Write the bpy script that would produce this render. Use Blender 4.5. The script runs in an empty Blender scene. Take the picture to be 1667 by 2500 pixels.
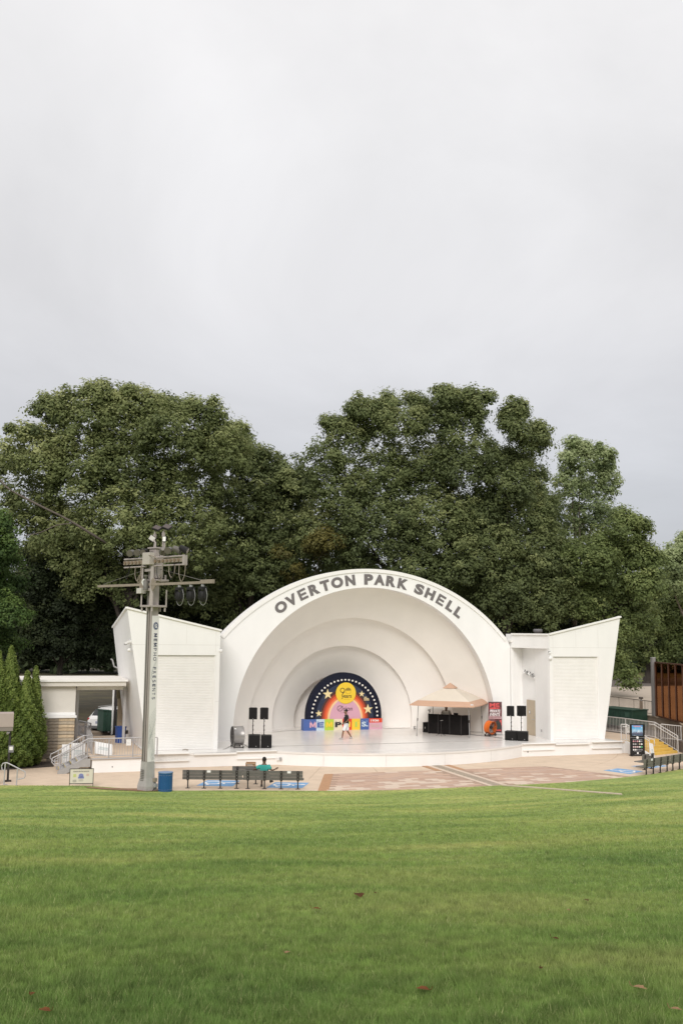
import bpy, bmesh, math, random
import numpy as np
from mathutils import Vector, Matrix, Euler

SC = bpy.context.scene
COL = SC.collection
R = math.radians
random.seed(7)
rng = np.random.default_rng(11)

# ------------------------------------------------------------------ camera
CAM = (-21.8195, -58.7569, 6.4398)
YAW, PIT, ROL = 0.32507, 0.119787, 0.011903
FPX = 2430.0                                # focal length in photograph pixels (1667 x 2500)
_fw = Vector((math.sin(YAW)*math.cos(PIT), math.cos(YAW)*math.cos(PIT), math.sin(PIT)))
_rt = Vector((math.cos(YAW), -math.sin(YAW), 0))
_up = _rt.cross(_fw)
_r2 = _rt*math.cos(ROL) + _up*math.sin(ROL)
_u2 = -_rt*math.sin(ROL) + _up*math.cos(ROL)
cd = bpy.data.cameras.new('camera')
cam = bpy.data.objects.new('camera', cd)
COL.objects.link(cam)
M = Matrix.Identity(4)
for i in range(3):
    M[i][0], M[i][1], M[i][2], M[i][3] = _r2[i], _u2[i], -_fw[i], CAM[i]
cam.matrix_world = M
cd.sensor_fit = 'VERTICAL'
cd.sensor_height = 36.0
cd.sensor_width = 24.0
cd.lens = FPX/2500*36.0
cd.clip_start = 0.1
cd.clip_end = 3000
SC.camera = cam
SC.render.resolution_x, SC.render.resolution_y = 682, 1024

# ------------------------------------------------------------------ sky, sun, exposure
SUN_EL, SUN_AZ = R(32), R(204)              # azimuth clockwise from +Y: behind the camera
W = bpy.data.worlds.new('World'); SC.world = W; W.use_nodes = True
nt = W.node_tree; nt.nodes.clear()
def N(t, **kw):
    n = nt.nodes.new(t)
    for k, v in kw.items(): setattr(n, k, v)
    return n
L = nt.links.new
tc = N('ShaderNodeTexCoord')
sep = N('ShaderNodeSeparateXYZ'); L(tc.outputs['Generated'], sep.inputs[0])
# height gradient of the overcast
ramp = N('ShaderNodeValToRGB'); L(sep.outputs['Z'], ramp.inputs[0])
cr = ramp.color_ramp
cr.elements[0].position = 0.0; cr.elements[0].color = (0.50, 0.517, 0.552, 1)
cr.elements[1].position = 1.0; cr.elements[1].color = (1.36, 1.32, 1.27, 1)
for p, c in ((0.12, (0.53, 0.541, 0.574)), (0.22, (0.625, 0.625, 0.647)), (0.32, (0.705, 0.697, 0.706)), (0.44, (0.755, 0.747, 0.752)), (0.60, (0.83, 0.817, 0.817))):
    e = cr.elements.new(p); e.color = (*c, 1)
# clouds: direction flattened on to a ceiling
add = N('ShaderNodeMath', operation='ADD'); L(sep.outputs['Z'], add.inputs[0]); add.inputs[1].default_value = 0.34
div = N('ShaderNodeVectorMath', operation='DIVIDE')
comb = N('ShaderNodeCombineXYZ')
for i in range(3): L(add.outputs[0], comb.inputs[i])
L(tc.outputs['Generated'], div.inputs[0]); L(comb.outputs[0], div.inputs[1])
mp = N('ShaderNodeMapping'); mp.inputs['Scale'].default_value = (1.15, 1.35, 1); mp.inputs['Rotation'].default_value = (0, 0, 0.9)
mp.inputs['Location'].default_value = (2.35, 1.7, 0)
L(div.outputs[0], mp.inputs[0])
n1 = N('ShaderNodeTexNoise'); n1.inputs['Scale'].default_value = 1.0; n1.inputs['Detail'].default_value = 7; n1.inputs['Roughness'].default_value = 0.55; n1.inputs['Distortion'].default_value = 0.5
L(mp.outputs[0], n1.inputs['Vector'])
cl = N('ShaderNodeMapRange'); cl.inputs['From Min'].default_value = 0.32; cl.inputs['From Max'].default_value = 0.68
cl.inputs['To Min'].default_value = 0.865; cl.inputs['To Max'].default_value = 1.085
L(n1.outputs['Fac'], cl.inputs['Value'])
mul = N('ShaderNodeMix', data_type='RGBA', blend_type='MULTIPLY'); mul.inputs['Factor'].default_value = 1
L(ramp.outputs[0], mul.inputs['A']); L(cl.outputs[0], mul.inputs['B'])
bg1 = N('ShaderNodeBackground'); bg1.inputs['Strength'].default_value = 0.93; L(mul.outputs['Result'], bg1.inputs['Color'])
sky = N('ShaderNodeTexSky', sky_type='NISHITA'); sky.sun_disc = False
sky.sun_elevation = SUN_EL; sky.sun_rotation = SUN_AZ; sky.dust_density = 3.0; sky.ozone_density = 1.0
bg2 = N('ShaderNodeBackground'); bg2.inputs['Strength'].default_value = 0.10; L(sky.outputs[0], bg2.inputs['Color'])
mixs = N('ShaderNodeMixShader'); mixs.inputs[0].default_value = 0.07
L(bg1.outputs[0], mixs.inputs[1]); L(bg2.outputs[0], mixs.inputs[2])
wo = N('ShaderNodeOutputWorld'); L(mixs.outputs[0], wo.inputs['Surface'])

sl = bpy.data.lights.new('sun', 'SUN'); sl.energy = 1.5; sl.angle = R(24); sl.color = (1.0, 0.965, 0.92)
so = bpy.data.objects.new('sun', sl); COL.objects.link(so)
sd = Vector((math.sin(SUN_AZ)*math.cos(SUN_EL), math.cos(SUN_AZ)*math.cos(SUN_EL), math.sin(SUN_EL)))
so.rotation_euler = sd.to_track_quat('Z', 'Y').to_euler()
so.location = (-40, -80, 90)

vs = SC.view_settings
vs.view_transform = 'Standard'; vs.look = 'None'; vs.gamma = 1.0; vs.use_curve_mapping = False
vs.exposure = 0.32
SC.cycles.max_bounces = 14; SC.cycles.diffuse_bounces = 9; SC.cycles.transparent_max_bounces = 12

# ------------------------------------------------------------------ pixel -> place helpers
def _ray(px, py):
    return _fw + _r2*((px-833.5)/FPX) - _u2*((py-1250)/FPX)
def gz(px, py, z):
    d = _ray(px, py); t = (z-CAM[2])/d.z; return Vector(CAM) + d*t
def gy(px, py, y):
    d = _ray(px, py); t = (y-CAM[1])/d.y; return Vector(CAM) + d*t
def gd(px, py, dist):
    return Vector(CAM) + _ray(px, py)*dist
ZP = -0.72                                  # plaza level; the stage floor is z = 0

# ------------------------------------------------------------------ materials
_mats = {}
def mat(name, col, rough=0.6, metal=0.0, var=0.08, scale=2.0, bump=0.0, bscale=30.0, spec=0.5, streak=0.0, dirt=None, dscale=1.2, dmin=0.55):
    if name in _mats: return _mats[name]
    m = bpy.data.materials.new(name); m.use_nodes = True
    t = m.node_tree; nd = t.nodes; lk = t.links.new
    b = nd['Principled BSDF']
    b.inputs['Roughness'].default_value = rough; b.inputs['Metallic'].default_value = metal
    b.inputs['Specular IOR Level'].default_value = spec
    c = nd.new('ShaderNodeTexCoord')
    n = nd.new('ShaderNodeTexNoise'); n.inputs['Scale'].default_value = scale; n.inputs['Detail'].default_value = 6; n.inputs['Roughness'].default_value = 0.6
    vec = c.outputs['Object']
    if streak:
        q = nd.new('ShaderNodeMapping'); q.inputs['Scale'].default_value = (1, 1, streak); lk(vec, q.inputs[0]); lk(q.outputs[0], n.inputs['Vector'])
    else: lk(vec, n.inputs['Vector'])
    r = nd.new('ShaderNodeMapRange'); r.inputs['From Min'].default_value = 0.3; r.inputs['From Max'].default_value = 0.7
    r.inputs['To Min'].default_value = 1-var; r.inputs['To Max'].default_value = 1+var
    lk(n.outputs['Fac'], r.inputs['Value'])
    x = nd.new('ShaderNodeMix'); x.data_type = 'RGBA'; x.blend_type = 'MULTIPLY'; x.inputs['Factor'].default_value = 1
    x.inputs['A'].default_value = (*col, 1); lk(r.outputs[0], x.inputs['B'])
    out = x.outputs['Result']
    if dirt:
        n2 = nd.new('ShaderNodeTexNoise'); n2.inputs['Scale'].default_value = dscale; n2.inputs['Detail'].default_value = 8; n2.inputs['Roughness'].default_value = 0.7
        lk(vec, n2.inputs['Vector'])
        r2 = nd.new('ShaderNodeMapRange'); r2.inputs['From Min'].default_value = dmin; r2.inputs['From Max'].default_value = dmin+0.2; r2.clamp = True
        lk(n2.outputs['Fac'], r2.inputs['Value'])
        y = nd.new('ShaderNodeMix'); y.data_type = 'RGBA'; y.inputs['B'].default_value = (*dirt, 1)
        lk(r2.outputs[0], y.inputs['Factor']); lk(out, y.inputs['A']); out = y.outputs['Result']
    lk(out, b.inputs['Base Color'])
    if bump:
        nb = nd.new('ShaderNodeTexNoise'); nb.inputs['Scale'].default_value = bscale; nb.inputs['Detail'].default_value = 5
        lk(vec, nb.inputs['Vector'])
        bp = nd.new('ShaderNodeBump'); bp.inputs['Strength'].default_value = bump; bp.inputs['Distance'].default_value = 0.02
        lk(nb.outputs['Fac'], bp.inputs['Height']); lk(bp.outputs[0], b.inputs['Normal'])
    _mats[name] = m
    return m

WHITE = mat('white_paint', (0.835, 0.825, 0.815), 0.55, var=0.03, scale=0.9, bump=0.08, bscale=8, streak=0.35, dirt=(0.76, 0.745, 0.73), dscale=0.5, dmin=0.62)
SHELLW = mat('shell_paint', (0.885, 0.85, 0.815), 0.6, var=0.025, scale=0.7, bump=0.05, bscale=6)
WHITE2 = mat('white_trim', (0.82, 0.805, 0.785), 0.5, var=0.03)
JOINT = mat('joint_grey', (0.64, 0.62, 0.60), 0.8)
DECK = mat('stage_paint', (0.76, 0.735, 0.71), 0.24, var=0.05, scale=0.8, bump=0.03, bscale=3, dirt=(0.68, 0.655, 0.63), dscale=0.9, dmin=0.58)
LETTER = mat('letter_grey', (0.155, 0.14, 0.14), 0.6, var=0.04)
STEEL = mat('grey_steel', (0.36, 0.355, 0.35), 0.5, 0.2, var=0.08, scale=4)
RAIL = mat('rail_grey', (0.45, 0.44, 0.45), 0.45, 0.3, var=0.06)
RAILW = mat('rail_light', (0.62, 0.60, 0.585), 0.45, 0.2, var=0.05)
DARKM = mat('dark_metal', (0.035, 0.03, 0.03), 0.5, 0.3, var=0.1)
BLACK = mat('black_plastic', (0.016, 0.015, 0.015), 0.6, var=0.15, scale=8, spec=0.25)
BLACKC = mat('black_cloth', (0.013, 0.0115, 0.0115), 0.95, var=0.2, scale=2, spec=0.15)
CONC = mat('tan_concrete', (0.60, 0.475, 0.36), 0.85, var=0.07, scale=1.2, bump=0.15, bscale=60, dirt=(0.50, 0.38, 0.28), dscale=0.7, dmin=0.58)
CONCJ = mat('plaza_joint', (0.26, 0.18, 0.12), 0.9)
PAVER = mat('pink_paver', (0.475, 0.325, 0.245), 0.85, var=0.10, scale=1.5, bump=0.2, bscale=50)
PAVERL = mat('pale_paver', (0.60, 0.485, 0.39), 0.85, var=0.08, scale=1.5, bump=0.2, bscale=50)
PAVERO = mat('orange_brick', (0.42, 0.235, 0.125), 0.85, var=0.12, scale=9, bump=0.2, bscale=50)
ASPH = mat('asphalt', (0.15, 0.125, 0.11), 0.9, var=0.1, scale=2, bump=0.2, bscale=80)
PARK = mat('parking_concrete', (0.50, 0.42, 0.34), 0.9, var=0.08, scale=0.6)
RCONC = mat('retaining_concrete', (0.25, 0.195, 0.145), 0.9, var=0.2, scale=1.5, bump=0.2, bscale=20)
SOIL = mat('bare_soil', (0.24, 0.135, 0.075), 0.95, var=0.25, scale=6, bump=0.6, bscale=25)
MULCH = mat('dark_mulch', (0.055, 0.042, 0.034), 0.95, var=0.5, scale=14, bump=1.0, bscale=30)
BLUEP = mat('blue_paint', (0.17, 0.335, 0.57), 0.8, var=0.12, scale=3, bump=0.1, dirt=(0.36, 0.36, 0.38), dscale=3, dmin=0.6)
WPAINT = mat('white_marking', (0.78, 0.77, 0.75), 0.8, var=0.05)
BARK = mat('bark', (0.05, 0.04, 0.033), 0.95, var=0.3, scale=5, bump=0.6, bscale=12, streak=0.3)
BARKL = mat('bark_pale', (0.17, 0.14, 0.115), 0.95, var=0.25, scale=5, bump=0.6, bscale=12, streak=0.3)
SKIN = mat('skin', (0.105, 0.055, 0.034), 0.55, var=0.06, scale=12)
SKIN2 = mat('skin_brown', (0.20, 0.105, 0.065), 0.55, var=0.06, scale=12)
HAIR = mat('black_hair', (0.012, 0.010, 0.009), 0.85, var=0.2, scale=40, bump=0.5, bscale=80)
PAPER = mat('white_paper', (0.78, 0.77, 0.76), 0.7, var=0.03)

# ------------------------------------------------------------------ mesh builder
class MB:
    def __init__(s): s.v = []; s.f = []; s.smooth = []
    def add(s, vs, fs, sm=False):
        o = len(s.v); s.v.extend([tuple(v) for v in vs]); s.f.extend([tuple(i+o for i in f) for f in fs]); s.smooth.extend([sm]*len(fs)); return s
    def box(s, c, d, rz=0.0, rot=None):
        hx, hy, hz = d[0]/2, d[1]/2, d[2]/2
        m = rot if rot is not None else Matrix.Rotation(rz, 3, 'Z')
        P = [Vector(c) + m @ Vector((x*hx, y*hy, z*hz)) for x in (-1, 1) for y in (-1, 1) for z in (-1, 1)]
        return s.add(P, [(0, 1, 3, 2), (4, 6, 7, 5), (0, 4, 5, 1), (2, 3, 7, 6), (0, 2, 6, 4), (1, 5, 7, 3)])
    def bbox(s, c, d, b=0.01, rz=0.0, rot=None):        # bevelled box
        m = rot if rot is not None else Matrix.Rotation(rz, 3, 'Z')
        bm = bmesh.new(); bmesh.ops.create_cube(bm, size=1)
        for v in bm.verts: v.co = Vector((v.co.x*d[0], v.co.y*d[1], v.co.z*d[2]))
        bmesh.ops.bevel(bm, geom=list(bm.edges), offset=b, segments=2, profile=0.5, affect='EDGES')
        bm.verts.ensure_lookup_table()
        P = [Vector(c) + m @ v.co for v in bm.verts]; F = [[v.index for v in f.verts] for f in bm.faces]
        bm.free(); return s.add(P, F)
    def tube(s, path, r, n=8, caps=True, sm=True):
        path = [Vector(p) for p in path]
        rr = r if isinstance(r, (list, tuple)) else [r]*len(path)
        V = []; F = []
        up = None
        for i, p in enumerate(path):
            a = path[max(i-1, 0)]; b = path[min(i+1, len(path)-1)]
            t = (b-a).normalized()
            if up is None:
                up = Vector((0, 0, 1)) if abs(t.z) < 0.9 else Vector((1, 0, 0))
            x = t.cross(up)
            if x.length < 1e-5: x = t.orthogonal()
            x.normalize(); y = x.cross(t).normalized(); up = y
            for k in range(n):
                g = 2*math.pi*k/n
                V.append(p + (x*math.cos(g) + y*math.sin(g))*rr[i])
        for i in range(len(path)-1):
            for k in range(n):
                F.append((i*n+k, i*n+(k+1) % n, (i+1)*n+(k+1) % n, (i+1)*n+k))
        s.add(V, F, sm)
        if caps:
            m = len(path)-1
            s.add(V[:n], [tuple(reversed(range(n)))]); s.add(V[m*n:m*n+n], [tuple(range(n))])
        return s
    def bar(s, a, b, w, h=None, up=(0, 0, 1)):           # rectangular bar from a to b
        a = Vector(a); b = Vector(b); h = h or w
        t = (b-a).normalized(); u = Vector(up)
        x = t.cross(u)
        if x.length < 1e-4: x = t.orthogonal()
        x.normalize(); y = x.cross(t).normalized()
        m = Matrix((x, t, y)).transposed()
        return s.box((a+b)/2, (w, (b-a).length, h), rot=m)
    def lathe(s, c, prof, n=16, axis='Z', rot=None):     # prof: (r, h)
        V = []; F = []
        m = rot if rot is not None else Matrix.Identity(3)
        for (r, h) in prof:
            for k in range(n):
                g = 2*math.pi*k/n
                V.append(Vector(c) + m @ Vector((r*math.cos(g), r*math.sin(g), h)))
        for i in range(len(prof)-1):
            for k in range(n): F.append((i*n+k, i*n+(k+1) % n, (i+1)*n+(k+1) % n, (i+1)*n+k))
        s.add(V, F, True)
        if prof[0][0] > 1e-4: s.add(V[:n], [tuple(reversed(range(n)))])
        if prof[-1][0] > 1e-4: s.add(V[-n:], [tuple(range(n))])
        return s
    def sphere(s, c, r, n=12, sc=(1, 1, 1), rot=None):
        pr = [(max(r*math.sin(math.pi*i/8), 1e-5), -r*math.cos(math.pi*i/8)) for i in range(9)]
        o = len(s.v); s.lathe((0, 0, 0), pr, n)
        m = rot if rot is not None else Matrix.Identity(3)
        for i in range(o, len(s.v)):
            v = s.v[i]; s.v[i] = tuple(Vector(c) + m @ Vector((v[0]*sc[0], v[1]*sc[1], v[2]*sc[2])))
        return s
    def prism(s, poly, off):                             # 3-D polygon extruded by off
        a = [Vector(p) for p in poly]; b = [p+Vector(off) for p in a]; n = len(a)
        nrm = Vector((0, 0, 0))
        for i in range(n): nrm += a[i].cross(a[(i+1) % n])
        fl = nrm.dot(Vector(off)) > 0
        F = [tuple(reversed(range(n))) if fl else tuple(range(n)), tuple(range(n, 2*n)) if fl else tuple(reversed(range(n, 2*n)))]
        for i in range(n):
            j = (i+1) % n
            F.append((i, j, n+j, n+i) if fl else (j, i, n+i, n+j))
        return s.add(a+b, F)
    def smooth_tube(s, path, r, n=6, k=5):
        P = [Vector(p) for p in path]; out = []
        for i in range(len(P)-1):
            p0 = P[max(i-1, 0)]; p1 = P[i]; p2 = P[i+1]; p3 = P[min(i+2, len(P)-1)]
            for j in range(k):
                t = j/k; out.append(0.5*((2*p1)+(p2-p0)*t+(2*p0-5*p1+4*p2-p3)*t*t+(3*p1-p0-3*p2+p3)*t*t*t))
        out.append(P[-1]); return s.tube(out, r, n)
    def strip(s, A, B, sm=False, close=False):
        n = len(A); F = []
        for i in range(n-1 if not close else n):
            j = (i+1) % n; F.append((i, j, n+j, n+i))
        return s.add(list(A)+list(B), F, sm)
    def mesh(s, name):
        me = bpy.data.meshes.new(name)
        me.from_pydata([tuple(v) for v in s.v], [], s.f)
        me.polygons.foreach_set('use_smooth', s.smooth)
        me.update(); return me
    def build(s, name, m, parent=None, world=False, kind=None, label=None):
        me = s.mesh(name)
        if world and parent is not None:
            r = parent
            while r.parent is not None: r = r.parent
            me.transform(ROOTM[r.name].inverted())
        return link(name, me, m, parent, kind, label)

ROOTM = {}
def link(name, me, m, parent=None, kind=None, label=None):
    if m is not None and not me.materials: me.materials.append(m)
    o = bpy.data.objects.new(name, me); COL.objects.link(o)
    if parent is not None: o.parent = parent
    if kind: o['kind'] = kind
    if label: o['label'] = label
    if parent is None: ROOTM[o.name] = Matrix.Identity(4)
    return o
def thing(name, label, cat, loc=(0, 0, 0), rz=0.0, group=None, kind=None):
    o = bpy.data.objects.new(name, None); COL.objects.link(o)
    o.empty_display_size = 0.2
    o.location = loc; o.rotation_euler = (0, 0, rz)
    if label: o['label'] = label
    if cat: o['category'] = cat
    if group: o['group'] = group
    if kind: o['kind'] = kind
    ROOTM[o.name] = Matrix.Translation(Vector(loc)) @ Matrix.Rotation(rz, 4, 'Z')
    return o
def tag(o, label, cat, group=None, kind=None):
    o['label'] = label; o['category'] = cat
    if group: o['group'] = group
    if kind: o['kind'] = kind
    return o
def share(name, me, parent, loc=(0, 0, 0), rz=0.0, scale=None, label=None, rot=None):
    o = bpy.data.objects.new(name, me); COL.objects.link(o); o.parent = parent
    o.location = loc; o.rotation_euler = rot if rot is not None else (0, 0, rz)
    if scale: o.scale = scale
    if label: o['label'] = label
    return o
def dup(root, loc, rz, label=None, group=None):
    def rec(o, par):
        c = o.copy(); COL.objects.link(c); c.parent = par
        for ch in [k for k in bpy.data.objects if k.parent == o]: rec(ch, c)
        return c
    kids = [k for k in bpy.data.objects if k.parent == root]
    r = root.copy(); COL.objects.link(r); r.location = loc; r.rotation_euler = (0, 0, rz)
    ROOTM[r.name] = Matrix.Translation(Vector(loc)) @ Matrix.Rotation(rz, 4, 'Z')
    for k in kids: rec(k, r)
    if label: r['label'] = label
    if group: r['group'] = group
    return r

# ------------------------------------------------------------------ lettering
_tcache = {}
def text_mesh(txt, size=1.0, bold=0.0, ext=0.01, shear=0.0, spacing=1.0, align='CENTER'):
    key = (txt, bold, shear, spacing, align, ext/size)
    cu = bpy.data.curves.new('lettering', 'FONT')
    cu.body = txt; cu.size = size; cu.offset = bold*size; cu.extrude = ext; cu.shear = shear
    cu.space_character = spacing; cu.align_x = align; cu.align_y = 'CENTER'; cu.resolution_u = 5
    o = bpy.data.objects.new('lettering', cu); COL.objects.link(o)
    dg = bpy.context.evaluated_depsgraph_get(); dg.update()
    me = bpy.data.meshes.new_from_object(o.evaluated_get(dg))
    bpy.data.objects.remove(o); bpy.data.curves.remove(cu)
    me.materials.clear()
    # centre on its own box
    if len(me.vertices):
        co = np.empty(len(me.vertices)*3); me.vertices.foreach_get('co', co); co = co.reshape(-1, 3)
        c = (co.max(0)+co.min(0))/2; co -= c; me.vertices.foreach_set('co', co.ravel()); me.update()
    return me
def frame(xa, ya, o=(0, 0, 0)):
    x = Vector(xa).normalized(); y = Vector(ya).normalized(); z = x.cross(y)
    m = Matrix.Identity(4)
    for i in range(3): m[i][0], m[i][1], m[i][2], m[i][3] = x[i], y[i], z[i], o[i]
    return m
def put_text(txt, name, m, parent, origin, xa=(1, 0, 0), ya=(0, 0, 1), size=1.0, width=None, height=None, bold=0.0, ext=0.008, shear=0.0, spacing=1.0):
    GL = {'M': [(0, 0), (0, 1), (.29, 1), (.5, .47), (.71, 1), (1, 1), (1, 0), (.77, 0), (.77, .60), (.585, .10), (.415, .10), (.23, .60), (.23, 0)],
          'E': [(0, 0), (0, 1), (1, 1), (1, .79), (.29, .79), (.29, .60), (.92, .60), (.92, .40), (.29, .40), (.29, .21), (1, .21), (1, 0)]}
    if txt in GL:
        k_ = MB(); k_.prism([(x*size, y*size, -ext) for x, y in GL[txt]], (0, 0, 2*ext)); me = k_.mesh('glyph')
        me.transform(Matrix.Translation((-size/2, -size/2, 0)))
    else: me = text_mesh(txt, size, bold, ext, shear, spacing)
    if len(me.vertices) == 0: return None
    co = np.empty(len(me.vertices)*3); me.vertices.foreach_get('co', co); co = co.reshape(-1, 3)
    d = co.max(0)-co.min(0)
    if width: co[:, 0] *= width/d[0]
    if height: co[:, 1] *= height/d[1]
    elif width and not height: co[:, 1] *= width/d[0]
    me.vertices.foreach_set('co', co.ravel())
    me.transform(frame(xa, ya, origin))
    return link(name, me, m, parent, 'stuff' if len(txt) > 2 else None)
def disc(mb, c, rx, rz_, d=0.01, n=24, xa=(1, 0, 0), ya=(0, 0, 1)):
    x = Vector(xa); y = Vector(ya); nrm = x.cross(y).normalized()
    mb.prism([Vector(c)+x*rx*math.cos(2*math.pi*k/n)+y*rz_*math.sin(2*math.pi*k/n) for k in range(n)], nrm*d)
    return mb
# ================================================================== GROUND
EDGE = [(-90, -6), (-40, -6.5), (-30, -7.5), (-24, -8.9), (-21.6, -9.75), (-19.3, -10.75), (-17.8, -11.0), (-17.1, -11.4), (-14.6, -13.0), (-11, -13.85), (-7.7, -14.85), (-4.7, -15.4), (-1.7, -15.45), (0.7, -15.35), (2, -15.4), (4.5, -15.3), (7.6, -14.8), (10.5, -13.95), (13.4, -12.55), (17, -10.8), (22, -10.5), (30, -16), (90, -70)]
_ex = np.array([e[0] for e in EDGE]); _ey = np.array([e[1] for e in EDGE])
def edge_y(x): return np.interp(x, _ex, _ey)
def lawn_z(x, y):
    s = np.maximum(edge_y(x)-y, 0.0)
    z = -0.70 + 5.53*(s/48.5)**1.13
    z = z + 0.05*np.sin(x*0.31+1)*np.sin(y*0.23+0.4)*np.minimum(s/6, 1) + 0.06*np.exp(-((s-13)/2.0)**2)
    z = z + 0.14*np.exp(-((x+19.2)/2.2)**2-((s-1.5)/1.6)**2) + 0.10*np.exp(-((x-9)/4)**2-((s-1.6)/1.4)**2)
    return z
def on_lawn(px, py):
    d = _ray(px, py); c = Vector(CAM)
    lo, hi = 1.5, 60.0
    for _ in range(60):
        mid = (lo+hi)/2; p = c+d*mid
        if p.z > float(lawn_z(p.x, p.y)): lo = mid
        else: hi = mid
    return c+d*lo

def grass_mat(name, a, b, c, plaza_tone=(1.66, 1.38, 1.6)):
    m = bpy.data.materials.new(name); m.use_nodes = True
    t = m.node_tree; nd = t.nodes; lk = t.links.new; p = nd['Principled BSDF']
    p.inputs['Roughness'].default_value = 0.75; p.inputs['Specular IOR Level'].default_value = 0.25
    g = nd.new('ShaderNodeNewGeometry')
    big = nd.new('ShaderNodeTexNoise'); big.inputs['Scale'].default_value = 0.35; big.inputs['Detail'].default_value = 7; big.inputs['Roughness'].default_value = 0.62
    st = nd.new('ShaderNodeMapping'); st.inputs['Scale'].default_value = (0.45, 1.5, 1); lk(g.outputs['Position'], st.inputs[0]); lk(st.outputs[0], big.inputs['Vector'])
    r1 = nd.new('ShaderNodeValToRGB'); r1.color_ramp.elements[0].position = 0.32; r1.color_ramp.elements[0].color = (*a, 1)
    r1.color_ramp.elements[1].position = 0.70; r1.color_ramp.elements[1].color = (*c, 1)
    e = r1.color_ramp.elements.new(0.5); e.color = (*b, 1)
    lk(big.outputs['Fac'], r1.inputs[0])
    fin = nd.new('ShaderNodeTexNoise'); fin.inputs['Scale'].default_value = 5.5; fin.inputs['Detail'].default_value = 6; fin.inputs['Roughness'].default_value = 0.68; lk(g.outputs['Position'], fin.inputs['Vector'])
    mr = nd.new('ShaderNodeMapRange'); mr.inputs['From Min'].default_value = 0.3; mr.inputs['From Max'].default_value = 0.7; mr.inputs['To Min'].default_value = 0.50; mr.inputs['To Max'].default_value = 1.50
    lk(fin.outputs['Fac'], mr.inputs['Value'])
    x = nd.new('ShaderNodeMix'); x.data_type = 'RGBA'; x.blend_type = 'MULTIPLY'; x.inputs['Factor'].default_value = 1
    lk(r1.outputs[0], x.inputs['A']); lk(mr.outputs[0], x.inputs['B'])
    # turf coloured paler and yellower on the flat by the plaza, greener and longer up the slope
    sp = nd.new('ShaderNodeSeparateXYZ'); lk(g.outputs['Position'], sp.inputs[0])
    wr = nd.new('ShaderNodeMapRange'); wr.interpolation_type = 'SMOOTHSTEP'; wr.inputs['From Min'].default_value = -49; wr.inputs['From Max'].default_value = -24
    lk(sp.outputs['Y'], wr.inputs['Value'])
    z_ = nd.new('ShaderNodeMix'); z_.data_type = 'RGBA'; z_.blend_type = 'MULTIPLY'; lk(wr.outputs[0], z_.inputs['Factor'])
    lk(x.outputs['Result'], z_.inputs['A']); z_.inputs['B'].default_value = (*plaza_tone, 1); x = z_
    at = nd.new('ShaderNodeAttribute'); at.attribute_name = 'tint'
    return m, nd, lk, p, x, at
m, nd, lk, p, x, at = grass_mat('lawn_ground', (0.085, 0.155, 0.030), (0.145, 0.22, 0.048), (0.23, 0.28, 0.075))
lk(x.outputs['Result'], p.inputs['Base Color']); LAWNM = m
bn = nd.new('ShaderNodeTexNoise'); bn.inputs['Scale'].default_value = 22; bn.inputs['Detail'].default_value = 6
bp = nd.new('ShaderNodeBump'); bp.inputs['Strength'].default_value = 0.8; bp.inputs['Distance'].default_value = 0.04
lk(bn.outputs['Fac'], bp.inputs['Height']); lk(bp.outputs[0], p.inputs['Normal'])
m, nd, lk, p, x, at = grass_mat('grass_blade', (0.100, 0.185, 0.041), (0.182, 0.272, 0.066), (0.285, 0.33, 0.105))
y = nd.new('ShaderNodeMix'); y.data_type = 'RGBA'; y.inputs['B'].default_value = (0.42, 0.44, 0.20, 1)
lk(at.outputs['Fac'], y.inputs['Factor']); lk(x.outputs['Result'], y.inputs['A']); lk(y.outputs['Result'], p.inputs['Base Color'])
tr = nd.new('ShaderNodeBsdfTranslucent'); lk(y.outputs['Result'], tr.inputs['Color'])
ms = nd.new('ShaderNodeMixShader'); ms.inputs[0].default_value = 0.3
lk(p.outputs[0], ms.inputs[1]); lk(tr.outputs[0], ms.inputs[2]); lk(ms.outputs[0], nd['Material Output'].inputs['Surface'])
GRASSM = m

def grid_mesh(name, X, Y, Z, m, kind='structure'):
    n, k = X.shape
    V = np.stack([X, Y, Z], -1).reshape(-1, 3)
    i = np.arange(n*k).reshape(n, k)
    F = np.stack([i[:-1, :-1], i[1:, :-1], i[1:, 1:], i[:-1, 1:]], -1).reshape(-1, 4)
    me = bpy.data.meshes.new(name); me.from_pydata(V.tolist(), [], F.tolist())
    me.polygons.foreach_set('use_smooth', [True]*len(F)); me.update()
    return link(name, me, m, None, kind)

xs = np.concatenate([np.linspace(-90, -40, 14)[:-1], np.linspace(-40, 26, 160), np.linspace(26, 90, 14)[1:]])
ss = np.concatenate([np.linspace(0, 20, 80)[:-1], np.linspace(20, 80, 90)])
Xg, Sg = np.meshgrid(xs, ss, indexing='ij')
Yg = edge_y(Xg)-Sg
Zg = lawn_z(Xg, Yg)
grid_mesh('lawn', Xg, Yg, Zg, LAWNM)

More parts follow.
